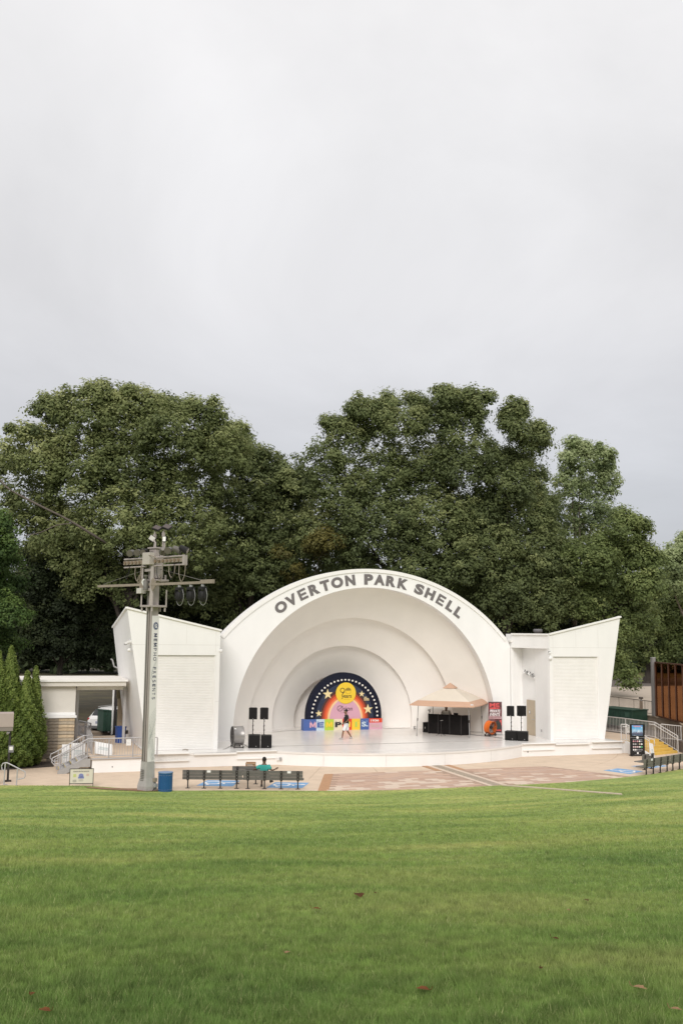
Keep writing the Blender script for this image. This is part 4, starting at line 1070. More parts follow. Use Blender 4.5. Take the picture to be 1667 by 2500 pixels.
# banner on the face towards the lawn
bt = zt(1503); bb = zt(1862)
BANM = mat('banner_white', (0.74, 0.715, 0.705), 0.6, var=0.02, scale=1)
BAN = MB().bbox((0.198, 0.01, (bt+bb)/2), (0.02, 0.385, bt-bb), 0.005).build('banner', BANM, TW)
NAVY = mat('navy_ink', (0.03, 0.037, 0.085), 0.7)
XB = 0.211
ztt = lambda py: zt(py)
# reading downwards: text x axis = -Z, text up = +y (right in the picture)
def btxt(t, z0, z1, h):
    put_text(t, 'lettering', NAVY, BAN, (XB, 0.03, (z0+z1)/2), (0, 0, -1), (0, 1, 0), 1.0, width=abs(z1-z0), height=h, bold=0.0, ext=0.003, spacing=1.35)
for word, y0_, y1_ in (('MEMPHO', 1545, 1614), ('PRESENTS', 1626, 1709)):
    for k, chh in enumerate(word):
        za_ = ztt(y0_+(y1_-y0_)*(k+0.5)/len(word)); pitch = abs(ztt(y1_)-ztt(y0_))/len(word)
        put_text(chh, 'letter', NAVY, BAN, (XB, 0.03, za_), (0, 0, -1), (0, 1, 0), 1.0, width=pitch*{'M': .80, 'H': .66, 'O': .78, 'N': .70}.get(chh, .58), height=0.17, bold=0.0, ext=0.003)
mb = MB(); zc_ = ztt(1528)
mb.prism([(XB-0.003, 0.03+0.140*math.cos(2*math.pi*k/24), zc_+0.175*math.sin(2*math.pi*k/24)) for k in range(24)], (0.006, 0, 0)); EM = mb.build('emblem', mat('emblem_navy', (0.035, 0.05, 0.14), 0.7), BAN)
mb = MB()
for g in range(0, 360, 15):
    a = R(g); b = R(g+10); mb.add([(XB+0.0045, 0.03+r*math.cos(t), zc_+r*1.12*math.sin(t)) for r, t in ((0.125, a), (0.135, a), (0.135, b), (0.125, b))], [(0, 1, 2, 3)])
for pts in (((-.06, .06), (-.02, .09), (.02, .04), (.06, .09)), ((-.08, -.02), (-.03, .03), (.03, -.03), (.08, .02)), ((-.05, -.08), (0, -.03), (.03, -.09), (.07, -.05))):
    for p, q in zip(pts[:-1], pts[1:]): mb.bar((XB+0.005, 0.03+p[0], zc_+p[1]), (XB+0.005, 0.03+q[0], zc_+q[1]), 0.028, 0.004, up=(1, 0, 0))
mb.build('emblem_mark', PAPER, EM)
# thin contour lines printed on the banner
mb = MB()
def line(pts, w=0.006):
    for i in range(len(pts)-1):
        a = Vector((XB, pts[i][0]*.78, pts[i][1])); b = Vector((XB, pts[i+1][0]*.78, pts[i+1][1])); mb.bar(a+Vector((0.002, 0, 0)), b+Vector((0.002, 0, 0)), w, 0.002, up=(1, 0, 0))
zl = ztt(1725); zq = ztt(1858)
for k in range(6):
    z0 = zl-0.05-0.10*k
    line([(0.24, z0), (0.12, z0-0.10-.02*k), (-0.02, z0-0.24-.05*k), (-0.14, z0-0.40-.09*k), (-0.22, z0-0.62-.13*k)])
for k in range(4):
    y0 = 0.24-0.12*k; zz = ztt(1770)-0.12*k
    line([(0.24, zz+0.3-.1*k), (0.10-.05*k, zz-0.05), (0.04-.08*k, zz-0.40), (0.08-.07*k, zz-0.75), (0.17-.06*k, zz-1.05), (0.235-.03*k, zz-1.35)])
for k in range(4):
    line([(-0.22+.02*k, ztt(1800)+0.2*k), (-0.12+.04*k, ztt(1815)+.15*k), (0.0+.05*k, ztt(1835)+.1*k), (0.06+.04*k, zq+0.05)])
for k in range(3):
    line([(0.20-.04*k, ztt(1612)), (-0.10-.03*k, ztt(1640)), (-0.16-.02*k, ztt(1655)), (0.22, ztt(1690)+.1*k)], 0.004)
mb.build('contour_lines', mat('contour_grey', (0.30, 0.33, 0.32), 0.7), BAN, kind='stuff')
# upper column, collars, cage
MB().bbox((0.05, 0.05, (ztp+zc)/2), (0.47, 0.47, zc-ztp), 0.02).build('upper_column', SHAFT, TW)
def collar(z, sx, sy, n=4):
    c = MB().bbox((0.02, 0, z), (sx, sy, 0.09), 0.01).build('collar', SHAFT, TW)
    for x in np.linspace(-sx*0.42, sx*0.42, 3):
        for y in (-sy*0.42, sy*0.42): MB().lathe((x+0.02, y, z-0.14), [(0.045, -0.10), (0.045, 0.12)], 8).build('bolt', SHAFT, c)
    return c
collar(zt(1480), 0.86, 0.86); 
MB().bbox((0.12, 0.10, zt(1417)), (0.78, 0.70, 0.08), 0.01).build('collar', SHAFT, TW)
for x in (0.0, 0.3): MB().lathe((x+0.05, 0.36, zt(1414)), [(0.05, -0.05), (0.05, 0.20)], 8).build('bolt', SHAFT, TW)
for (x, y, z1) in ((-0.38, -0.38, 1441), (0.40, -0.36, 1378), (0.42, 0.40, 1440), (-0.36, 0.36, 1440)):
    MB().bar((x, y, zt(1480)), (x, y, zt(z1)), 0.06).build('cage_post', SHAFT, TW)
MB().bar((-0.38, -0.38, zt(1441)), (-0.38, -0.38, zt(1378)), 0.09).build('cage_post', SHAFT, TW)
MB().bar((0.12, -0.40, zt(1480)), (0.12, -0.40, zt(1375)), 0.12).build('mast_rail', SHAFT, TW)
for pz in (1393, 1440): MB().bar((-0.38, -0.38, zt(pz)), (0.14, -0.40, zt(pz)), 0.10, 0.12).build('cage_brace', SHAFT, TW)
for s in (-1, 1):
    mb = MB(); zz = zt(1428); xx = -0.12+s*0.42
    mb.prism([(xx-0.16, -0.46, zz+0.18), (xx-0.16, -0.46, zz-0.18), (xx-0.02, -0.46, zz-0.30), (xx+0.16, -0.46, zz-0.08), (xx+0.16, -0.46, zz+0.10), (xx+0.0, -0.46, zz+0.30)], (0, 0.04, 0)); mb.build('bracket_plate', TAN, TW)
MO = MB().lathe((-0.12, -0.55, zt(1428)), [(0.10, -0.24), (0.11, 0.10), (0.06, 0.14), (0.05, 0.32), (0.09, 0.34), (0.09, 0.42)], 12).build('hoist_motor', SHAFTD, TW)
MB().tube([(-0.25, -0.55, zt(1430)), (-0.30, -0.6, zt(1422)), (-0.2, -0.6, zt(1416))], 0.05, 8).build('motor_clamp', PAPER, MO)
MB().bbox((-0.62, -0.40, zt(1443)), (0.36, 0.30, 0.24), 0.015).build('control_box', mat('pale_grey_box', (0.50, 0.475, 0.44), 0.6), TW)
MB().bbox((-0.02, -0.52, zt(1366)), (0.52, 0.30, 0.54), 0.015).build('junction_box', mat('pale_beige_box', (0.46, 0.42, 0.375), 0.6), TW)
MB().bbox((0.06, 0.05, zc+0.03), (0.60, 0.60, 0.07), 0.01).build('top_plate', SHAFT, TW)
for k in range(6): MB().box((-0.02, -0.186, zc-0.14-k*0.07), (0.24, 0.012, 0.03)).build('vent_slot', SHAFTD, TW)
# lower cross arm
za = zt(1428)
for (x0, x1) in ((-3.95, -0.35), (0.0, 4.28)):
    MB().bar((x0, -0.42, za), (x1, -0.42, za), 0.10, 0.11).build('cross_arm', TAN, TW)
MB().bbox((3.95, -0.42, za+0.03), (0.8, 0.13, 0.17), 0.01).build('arm_end_box', TAN, TW)
MB().tube([(3.7, -0.42, za+0.12), (0.35, 0.05, zt(1390))], 0.012, 5).build('stay_wire', SHAFTD, TW)
MB().tube([(-3.3, -0.42, za+0.08), (-0.35, -0.2, zt(1390))], 0.012, 5).build('stay_wire', SHAFTD, TW)
# upper lamp bars
zu, zl2 = zt(1364), zt(1384)
for (x0, x1) in ((-1.95, -0.28), (0.30, 2.45)):
    MB().tube([(x0, -0.42, zu), (x1, -0.42, zu)], 0.045, 8).build('lamp_pipe', SHAFT, TW)
    MB().tube([(x0, -0.42, zl2), (x1, -0.42, zl2)], 0.038, 8).build('lamp_pipe', SHAFT, TW)
    o = MB().bar((x0, -0.42, (zu*0.55+zl2*0.45)), (x1, -0.42, (zu*0.55+zl2*0.45)), 0.11, 0.17).build('socket_bar', TAN, TW)
    n = int((x1-x0)/0.27)
    for k in range(n): MB().lathe((x0+0.15+k*0.27, -0.49, zu*0.55+zl2*0.45), [(0.06, -0.03), (0.075, 0.03)], 8, rot=Matrix.Rotation(R(90), 3, 'X')).build('socket', mat('socket_brown', (0.20, 0.14, 0.09), 0.7), o)
MB().bbox((2.42, -0.42, (zu+zl2)/2), (0.12, 0.2, 0.46), 0.01).build('end_bracket', SHAFT, TW)
LAMPB = mat('lamp_shell', (0.135, 0.122, 0.108), 0.4, 0.4, var=0.15, scale=8)
LENS = mat('lamp_lens', (0.14, 0.12, 0.11), 0.2, 0.2)
def par(x, yaw, pitch, m_=LAMPB):
    z = zu+0.30
    rt_ = Euler((0, 0, yaw)).to_matrix() @ Euler((R(90)+pitch, 0, 0)).to_matrix()
    o = MB().lathe((x, -0.42, z), [(0.08, -0.20), (0.13, -0.13), (0.145, 0.14), (0.16, 0.15), (0.16, 0.20)], 14, rot=rt_).build('spotlight', m_, TW)
    MB().lathe((x, -0.42, z), [(0.14, 0.202), (0.14, 0.206)], 14, rot=rt_).build('lens', LENS, o)
    MB().tube([(x-0.2, -0.42, z), (x-0.19, -0.42, zu+.03), (x+0.19, -0.42, zu+.03), (x+0.2, -0.42, z)], 0.015, 6).build('yoke', DARKM, o)
for x, yw, pt, m_ in ((-1.45, 0.5, .25, LAMPB), (-0.95, 0.7, .2, LAMPB), (-0.45, 0.5, .2, BLACK), (0.85, -2.2, .3, LAMPB), (1.30, 0.6, .25, LAMPB), (1.85, 2.4, .4, LAMPB), (2.30, 2.2, .5, BLACK)): par(x, yw, pt, m_)
# cable loops under the bars
for k, x in enumerate((-1.5, -1.05, -0.6, 0.55, 0.95, 1.4, 1.75, 2.1)):
    d = 0.55+0.25*((k*37) % 5)/5
    MB().smooth_tube([(x, -0.46, zl2+.05), (x+0.02, -0.50, zl2-d*0.5), (x-0.06, -0.5, zl2-d*0.85), (x-0.16, -0.48, zl2-d), (x-0.24, -0.46, zl2-d*0.75), (x-0.12, -0.46, zl2-d*0.5)] if k % 2 == 0 else [(x, -0.46, zl2), (x+0.05, -0.5, zl2-d*0.6), (x+0.2, -0.48, zl2-d), (x+0.38, -0.46, zl2-d*0.6), (x+0.42, -0.46, zl2)], 0.017, 5).build('cable_loop', TAN if k % 3 else BLACK, TW)
MB().tube([(0.2, -0.68, zt(1358)), (0.5, -0.6, zt(1362)), (0.8, -0.55, zt(1372))], 0.02, 5).build('cable_loop', TAN, TW)
# floodlights on stalks at the head
def flood(x, y, z, w, h, yaw, pit, roll, m_face, name='floodlight', stalk=None):
    rm = Euler((0, 0, yaw)).to_matrix() @ Euler((pit, roll, 0)).to_matrix()
    o = MB().bbox((x, y, z), (w, 0.08, h), 0.015, rot=rm).build(name, BLACK, TW)
    MB().bbox(Vector((x, y, z))+rm @ Vector((0, -0.046, 0)), (w*0.86, 0.012, h*0.82), 0.006, rot=rm).build('face_glass', m_face, o)
    if stalk: MB().tube([(x, y+0.03, z), (stalk[0], stalk[1], z-0.2), stalk], 0.04, 7).build('stalk', SHAFT, o)
PALE = mat('lamp_face_pale', (0.58, 0.55, 0.52), 0.3); PANEL = mat('panel_brown', (0.055, 0.035, 0.03), 0.3)
Y2 = R(60)-YAW
flood(-0.30, -0.15, zt(1315), 0.30, 0.26, Y2+0.2, -0.15, 0.55, PALE, stalk=(-0.10, -0.1, zc+0.05))
flood(0.28, 0.1, zt(1317), 0.16, 0.26, Y2, -0.05, 0.0, mat('lamp_face_white', (0.82, 0.80, 0.78), 0.4), stalk=(0.25, 0.15, zc+0.05))
flood(0.02, 0.05, zt(1289), 0.36, 0.40, Y2-0.2, -1.05, 0.35, PANEL, 'solar_panel', (-0.06, 0.0, zc+0.05))
flood(0.50, 0.25, zt(1287), 0.36, 0.42, Y2-0.2, -1.05, 0.35, PANEL, 'solar_panel', (0.30, 0.2, zc+0.05))
MB().bbox((-0.06, 0.0, zt(1309)), (0.12, 0.12, 0.20), 0.02).build('stalk_joint', SHAFT, TW); MB().bbox((0.32, 0.2, zt(1305)), (0.12, 0.12, 0.20), 0.02).build('stalk_joint', SHAFT, TW)
for ch_ in [o for o in bpy.data.objects if o.parent == TW]:
    if ch_.name.split('.')[0] in ('junction_box', 'hoist_motor', 'bracket_plate', 'lamp_pipe', 'socket_bar', 'spotlight', 'cable_loop', 'end_bracket', 'control_box', 'cage_brace', 'mast_rail', 'floodlight', 'cross_arm', 'arm_end_box'):
        for q_ in [ch_]+[o for o in bpy.data.objects if o.parent == ch_]: q_.data.transform(Matrix.Translation((0.24, 0, 0)))
# three moving-head lamps hang from the right arm
def moving_head(x, label):
    t = thing('stage_light', label, 'stage light', ROOTM[TW.name] @ Vector((x, -0.42, za-0.10)), TW.rotation_euler.z, 'stage lights hung under the tower arm')
    MB().bbox((0, 0, -0.03), (0.08, 0.12, 0.10), 0.01).build('clamp', STEEL, t)
    MB().bbox((0, 0, -0.14), (0.30, 0.26, 0.13), 0.02).build('base_unit', BLACK, t)
    for s in (-1, 1): MB().bbox((s*0.19, 0, -0.38), (0.06, 0.16, 0.42), 0.02).build('yoke_arm', BLACK, t)
    MB().lathe((0, 0, -0.46), [(0.09, -0.24), (0.14, -0.20), (0.15, 0.12), (0.10, 0.20)], 14).build('head', BLACK, t)
    MB().smooth_tube([(0.2, 0, -0.16), (0.30, 0, -0.45), (0.22, 0, -0.75), (0.05, 0, -0.86), (-0.12, 0, -0.76), (-0.24, 0, -0.5), (-0.2, 0, -0.2)], 0.011, 5).build('cable', STEEL, t)
moving_head(2.35, 'black stage light hanging under the tower arm, nearest the pole')
moving_head(3.12, 'black stage light hanging under the tower arm, middle of three')
moving_head(3.90, 'black stage light hanging under the tower arm, farthest from the pole')

# ================================================================== TRASH CAN, BENCHES
CANB = mat('blue_can_paint', (0.012, 0.085, 0.23), 0.4, var=0.06)
c = gz(403.5, 1932, -0.68)
TC = thing('trash_can', 'round blue slatted trash can on the grass edge beside the tower', 'trash can', (c.x, c.y, -0.70))
MB().lathe((0, 0, 0), [(0.275, 0.05), (0.275, 0.80)], 24).build('liner', mat('can_liner', (0.008, 0.03, 0.09), 0.6), TC)
sl_ = MB().bbox((0, 0, 0), (0.064, 0.018, 0.82), 0.006).mesh('slat'); sl_.materials.append(CANB)
for k in range(28):
    a = 2*math.pi*k/28; share('slat', sl_, TC, (0.305*math.cos(a), 0.305*math.sin(a), 0.42), a+math.pi/2)
MB().lathe((0, 0, 0.82), [(0.20, 0.0), (0.33, 0.0), (0.335, 0.03), (0.32, 0.05), (0.20, 0.055)], 28).build('rim', mat('can_rim', (0.12, 0.20, 0.34), 0.4), TC)
MB().lathe((0, 0, 0.0), [(0.30, 0.0), (0.31, 0.05)], 24).build('base', CANB, TC)
mb = MB()
for k in range(28):
    a = 2*math.pi*k/28
    for z in (0.12, 0.74): mb.sphere((0.318*math.cos(a), 0.318*math.sin(a), z), 0.012, 6)
mb.build('rivets', STEEL, TC, kind='stuff')

PLANK = mat('grey_plank', (0.115, 0.108, 0.098), 0.7, var=0.15, scale=3, bump=0.15, bscale=25)
PLANKB = mat('weathered_plank', (0.155, 0.145, 0.125), 0.75, var=0.15, scale=3, bump=0.15, bscale=25)
def bench(loc, rz, Lg, nleg, label, group='dark plank benches on the plaza', over=0.16, mp=None, plaque=None, hgt=1.0):
    # local: x along, -y = back (towards the lawn), +y = seat towards the stage
    t = thing('bench', label, 'bench', loc, rz, group)
    mp = mp or PLANK
    for k in range(3):
        MB().bbox((0, -0.03-0.012*k, 0.46+0.145*k), (Lg, 0.04, 0.135), 0.006).build('back_plank', mp, t)
    for k in range(3):
        MB().bbox((0.02, 0.08+0.145*k, 0.415), (Lg+0.05, 0.135, 0.04), 0.006).build('seat_plank', mp, t)
    for i in range(nleg):
        x = -Lg/2+over+(Lg-2*over)*i/(nleg-1)
        l = MB().bbox((x, -0.02, 0.21), (0.055, 0.055, 0.42), 0.006).build('leg', DARKM, t)
        MB().bbox((x, -0.02, 0.008), (0.20, 0.16, 0.016), 0.004).build('foot_plate', DARKM, l)
        b = MB().bbox((x, -0.085, 0.59), (0.105, 0.022, 0.46), 0.004, rot=Euler((R(4), 0, 0)).to_matrix()).build('back_bracket', DARKM, t)
        mb = MB()
        for k in range(3): mb.lathe((x, -0.10, 0.455+0.145*k), [(0.013, -0.008), (0.013, 0.008)], 6, rot=Matrix.Rotation(R(90), 3, 'X'))
        mb.build('bolts', STEEL, b, kind='stuff')
        MB().bar((x, -0.05, 0.38), (x, 0.40, 0.385), 0.05).build('seat_bracket', DARKM, t)
    for u in (plaque or ()):
        MB().bbox((u*Lg, -0.085, 0.76), (0.17, 0.008, 0.10), 0.003).build('plaque', PAPER, t)
    return t
dirL = math.atan2(-1.87, 4.93)
p0 = gz(453, 1923, ZP); 
def along(p, d, a): return (p.x+math.cos(a)*d, p.y+math.sin(a)*d, ZP+0.0)
pA = Vector((-13.58, -12.36, ZP)); aL = math.atan2(-13.98+12.36, -8.58+13.58)
LT = math.hypot(5.0, 1.62)
bA = pA+Vector((math.cos(aL), math.sin(aL), 0))*(LT*0.5-1.36); bB = pA+Vector((math.cos(aL), math.sin(aL), 0))*(LT*0.5+1.40)
bench((bA.x, bA.y, ZP), aL, 2.72, 4, 'dark plank bench with its left end nearest the blue trash can', plaque=(-0.06,), over=0.25)
BSEAT = bench((bB.x, bB.y, ZP), aL, 2.72, 4, 'dark plank bench with a person in teal sitting on it', plaque=(0.27,), over=0.22)
bb0 = gz(587, 1918, ZP); bb1 = gz(630, 1918, ZP)
cb = (bb0+bb1)/2; aB = math.atan2(bb1.y-bb0.y, bb1.x-bb0.x)
SMALLB = bench((cb.x, cb.y+0.55, ZP), aL, 1.35, 2, 'short dark bench holding a cardboard box, behind the two long benches', over=0.24)
q0 = Vector((10.0, -14.0, ZP)); q1 = Vector((13.46, -12.36, ZP)); aR = math.atan2(q1.y-q0.y, q1.x-q0.x); dR = Vector((math.cos(aR), math.sin(aR), 0))
bench(tuple(q0+dR*1.06), aR, 2.72, 4, 'weathered dark bench nearest the blue painted space at the right', plaque=(-0.22,), over=0.27, mp=PLANKB)
bench(tuple(q0+dR*3.86), aR, 2.72, 4, 'weathered dark bench cut by the right picture edge', over=0.27, mp=PLANKB)
r0 = gz(1571, 1879, ZP); r1 = gz(1588.5, 1877, ZP)
bench(tuple((r0+r1)/2), aR, 1.25, 2, 'short weathered bench near the yellow steps with a paper tag on its back', over=0.26, mp=PLANKB, plaque=(0.12,))
# cardboard box on the short bench
CARD = mat('cardboard', (0.36, 0.225, 0.13), 0.85, var=0.08)
mB = ROOTM[SMALLB.name] @ Vector((0.17, 0.2, 0.438))
CB = thing('cardboard_box', 'open brown cardboard box standing on the short bench', 'box', tuple(mB), aL)
MB().bbox((0, -0.06, 0.25), (0.46, 0.34, 0.50), 0.006).build('carton', CARD, CB)
for s in (-1, 1): MB().box((0, -0.06+s*0.18, 0.51), (0.46, 0.02, 0.06), rot=Euler((s*0.5, 0, 0)).to_matrix()).build('flap', CARD, CB)
put_text('TCA', 'print', PAPER, CB, (-0.02, -0.235, 0.43), size=0.1, width=0.28, height=0.05, bold=0.02, ext=0.002)
# ================================================================== RAINBOW BACKDROP
BDY = 4.78
BD = thing('stage_backdrop', 'arched rainbow backdrop with stars and yellow ninety years disc in the shell', 'backdrop', (-0.03, BDY, 0))
BD.scale = (1, 1, 0.972)
def pm(name, c, r=0.6, var=0.02): return mat(name, c, r, var=var, scale=2)
BNAVY = pm('backdrop_navy', (0.022, 0.024, 0.042)); BDARK = mat('backdrop_black', (0.014, 0.016, 0.030), 0.8, var=0.02, spec=0.12)
HW, ZS, ZT = 2.62, 0.95, 3.86
def arch_poly(hw, zbase, zs, ztop, y, n=40, cx=0.0):
    P = [Vector((cx+hw, y, zbase))]
    for k in range(n+1):
        a = math.pi*k/n; P.append(Vector((cx+hw*math.cos(a), y, zs+(ztop-zs)*math.sin(a))))
    P.append(Vector((cx-hw, y, zbase))); return P
MB().prism(arch_poly(HW, 0.70, ZS, ZT, 0.0), (0, 0.45, 0)).build('arch_panel', BDARK, BD)
m = mat('sparkle_navy', (0.020, 0.028, 0.062), 0.5, var=0.9, scale=30)
def aband(name, hw0, zt0, hw1, zt1, y, m_, zbase=0.72, n=40, zs=None, cx=0.0):
    A = [Vector((cx+hw0*math.cos(math.pi*k/n), y, (zs or zbase)+(zt0-(zs or zbase))*math.sin(math.pi*k/n))) for k in range(n+1)]
    B = [Vector((cx+hw1*math.cos(math.pi*k/n), y, (zs or zbase)+(zt1-(zs or zbase))*math.sin(math.pi*k/n))) for k in range(n+1)]
    mb = MB(); mb.strip(B, A); return mb.build(name, m_, BD)
aband('sparkle_band', 2.02, 3.12, 1.45, 2.55, -0.006, m, cx=0.02)
# rainbow bands: each thin raised arch in front of the next
RB = [('rainbow_band', 1.74, 2.76, (0.075, 0.022, 0.015)), ('rainbow_band', 1.60, 2.60, (0.36, 0.045, 0.018)), ('rainbow_band', 1.47, 2.47, (0.66, 0.085, 0.022)), ('rainbow_band', 1.34, 2.33, (0.75, 0.19, 0.075)), ('rainbow_band', 1.22, 2.20, (0.80, 0.56, 0.30)), ('pink_arch', 1.09, 2.07, (0.62, 0.345, 0.44))]  # outermost dark brown arch is the rainbow's shadow, painted on
for i, (nm, hw, zt_, c) in enumerate(RB):
    P = arch_poly(hw, 0.72, 0.74, zt_, -0.010-0.008*i, 36, 0.04)
    MB().prism(P, (0, 0.006, 0)).build(nm, pm('band_%s' % ('shadow_brown', 'red', 'vermilion', 'orange', 'cream', 'pink')[i], c), BD)
YEL = pm('sun_yellow', (0.80, 0.545, 0.035)); BK = pm('print_black', (0.030, 0.018, 0.016))
mb = MB(); disc(mb, (0.05, -0.075, 2.47), 0.70, 0.72, 0.02, 48); YD = mb.build('yellow_disc', YEL, BD)
def ringm(mb, cx, cz, r0, r1, y, a0, a1, n=24):
    mb.strip([(cx+r1*math.cos(R(a0+(a1-a0)*k/n)), y, cz+r1*math.sin(R(a0+(a1-a0)*k/n))) for k in range(n+1)], [(cx+r0*math.cos(R(a0+(a1-a0)*k/n)), y, cz+r0*math.sin(R(a0+(a1-a0)*k/n))) for k in range(n+1)])
mb = MB(); y = -0.098
ringm(mb, -0.19, 2.66, 0.125, 0.17, y, 0, 360); mb.bar((-0.05, y, 2.58), (-0.22, y, 2.36), 0.05, 0.004, up=(0, 1, 0))
for r in (0.05, 0.10, 0.15, 0.20): ringm(mb, 0.21, 2.63, r-0.03, r, y, 0, 180, 16)
for k in range(11):
    a = R(190+16*k); disc(mb, (0.21+0.19*math.cos(a), y, 2.61+0.19*math.sin(a)), 0.014, 0.014, 0.002, 8)
mb.build('ninety_emblem', BK, YD)
put_text('years', 'lettering', BK, YD, (0.10, -0.098, 2.20), size=0.4, width=0.70, height=0.27, bold=0.012, ext=0.002)
MB().box((0.14, -0.098, 2.04), (0.5, 0.003, 0.02)).build('small_print', pm('print_ochre', (0.55, 0.36, 0.03)), YD)
PA = [o for o in bpy.data.objects if o.name.startswith('pink_arch')][0]
put_text('rion', 'lettering', BK, PA, (0.22, -0.066, 1.42), size=0.4, width=0.62, height=0.28, bold=-0.004, ext=0.002)
mb = MB(); y = -0.066; ringm(mb, -0.34, 1.44, 0.165, 0.195, y, 0, 360); mb.build('lettering', BK, PA)
mb = MB(); mb.bar((-0.45, y-.002, 1.34), (-0.13, y-.002, 1.60), 0.022, 0.003, up=(0, 1, 0)); mb.build('lettering_stroke', BK, PA)
mb = MB()
for k in range(11): mb.box((-0.27+0.055*k, -0.066, 1.145), (0.025, 0.003, 0.035))
mb.build('small_print', pm('print_mauve', (0.30, 0.15, 0.20)), PA, kind='stuff')
# bulbs and stars
bm_ = MB().lathe((0, 0, 0), [(0.0685, 0), (0.066, 0.03), (0.04, 0.05), (0.001, 0.055)], 12, rot=Matrix.Rotation(R(90), 3, 'X')).mesh('bulb'); bm_.materials.append(pm('bulb_white', (0.80, 0.77, 0.72), 0.35))
for k in range(29):
    a = math.pi*k/28; share('bulb', bm_, BD, (0.03+2.29*math.cos(a), -0.005, 0.92+2.44*math.sin(a)))
STARM = pm('star_cream', (0.76, 0.62, 0.34))
for (px, pz, r_, rot_) in ((-1.19, 2.40, 0.36, 0.06), (-1.79, 1.12, 0.235, 0.10), (1.19, 2.40, 0.215, -0.05), (1.64, 1.36, 0.355, 0.02)):
    P = []
    for k in range(10):
        a = R(90+36*k)+rot_; q = r_ if k % 2 == 0 else r_*0.40; P.append(Vector((px+q*math.cos(a), -0.05, pz+q*math.sin(a))))
    mb = MB(); o = len(mb.v); mb.add(P+[p+Vector((0, 0.045, 0)) for p in P]+[Vector((px, -0.06, pz))], [(i, 20, (i+1) % 10) for i in range(10)]+[(i, (i+1) % 10, 10+(i+1) % 10, 10+i) for i in range(10)])
    mb.build('star', STARM, BD)
mb = MB()
for (x, w, z) in ((1.46, 0.20, 2.17), (1.53, 0.36, 2.075), (1.55, 0.38, 1.985)):
    n = max(int(w/0.075), 2)
    for k in range(n): mb.box((x-w/2+w*(k+.5)/n, -0.012, z), (w/n*0.72, 0.006, 0.07))
mb.build('text_block', STARM, BD, kind='stuff')
# letter blocks along the foot
cols = {'blue': (0.065, 0.125, 0.36), 'pale_blue': (0.50, 0.61, 0.72), 'lime': (0.43, 0.58, 0.05), 'cream': (0.74, 0.65, 0.49), 'red': (0.72, 0.065, 0.025), 'gold': (0.82, 0.56, 0.045), 'pink': (0.66, 0.38, 0.47), 'ink': (0.02, 0.02, 0.025), 'green': (0.42, 0.58, 0.11)}
bl = [('M', -2.85, -1.98, 'blue', 'pink'), ('E', -1.98, -1.41, 'pale_blue', 'blue'), ('M', -1.41, -0.77, 'lime', 'gold'), ('P', -0.77, -0.17, 'cream', 'ink'), ('H', -0.17, 0.48, 'red', 'gold'), ('I', 0.48, 1.08, 'gold', 'green'), ('S.', 1.08, 1.70, 'blue', 'pale_blue')]
for ch, x0, x1, c0, c1 in bl:
    o = MB().box(((x0+x1)/2, 0.16, 0.37), (x1-x0-0.006, 0.56, 0.74)).build('letter_block', pm('block_'+c0, cols[c0]), BD)
    cx = (x0+x1)/2+(0.20 if x0 < -2.5 else 0)
    put_text(ch, 'letter', pm('block_'+c1, cols[c1]), o, (cx, -0.135, 0.37), size=0.4, width=0.44 if ch != 'I' else 0.13, height=0.34, bold=0.045, ext=0.012)
    mb = MB()
    for k in range(2): disc(mb, (cx-0.17+0.3*k, -0.126, 0.60-0.03*k), 0.025, 0.025, 0.004, 8)
    mb.build('dot_print', pm('block_'+c1, cols[c1]), o)
o = MB().box((2.17, 0.16, 0.60), (0.93, 0.56, 0.28)).build('date_block', pm('block_red', cols['red']), BD)
put_text('1936', 'numerals', PAPER, o, (2.10, -0.135, 0.60), size=0.3, width=0.58, height=0.15, bold=0.03, ext=0.01)
o = MB().box((2.17, 0.16, 0.23), (0.93, 0.56, 0.455)).build('date_block', pm('block_pink', cols['pink']), BD)
put_text('2026', 'numerals', pm('numeral_pale', (0.62, 0.45, 0.42)), o, (2.12, -0.135, 0.25), size=0.3, width=0.62, height=0.19, bold=0.02, ext=0.01)

# ================================================================== SPEAKERS
BADGE = mat('badge_grey', (0.35, 0.34, 0.33), 0.4)
GRILLE = mat('speaker_grille', (0.014, 0.013, 0.013), 0.85, var=0.3, scale=60, spec=0.2)
def subwoofer(loc, rz, w, d, h, label, grp):
    t = thing('subwoofer', label, 'subwoofer', loc, rz, grp)
    MB().bbox((0, 0, h/2+0.01), (w, d, h-0.02), 0.015).build('cabinet', BLACK, t)
    MB().bbox((0, -d/2-0.008, h/2+0.01), (w-0.04, 0.02, h-0.07), 0.006).build('grille', GRILLE, t)
    MB().bbox((0.1, -d/2-0.022, 0.10), (0.045, 0.01, 0.045), 0.003).build('badge', BADGE, t)
    for s in (-1, 1):
        MB().bbox((s*(w/2-0.005), 0, h*0.6), (0.02, 0.14, 0.07), 0.01).build('grip', DARKM, t)
    for x in (-1, 1):
        for y in (-1, 1): MB().lathe((x*(w/2-.06), y*(d/2-.06), 0), [(0.025, 0), (0.025, 0.015)], 8).build('foot', DARKM, t)
    MB().lathe((0, 0, h), [(0.04, -0.005), (0.04, 0.012)], 10).build('pole_cup', DARKM, t)
    return t
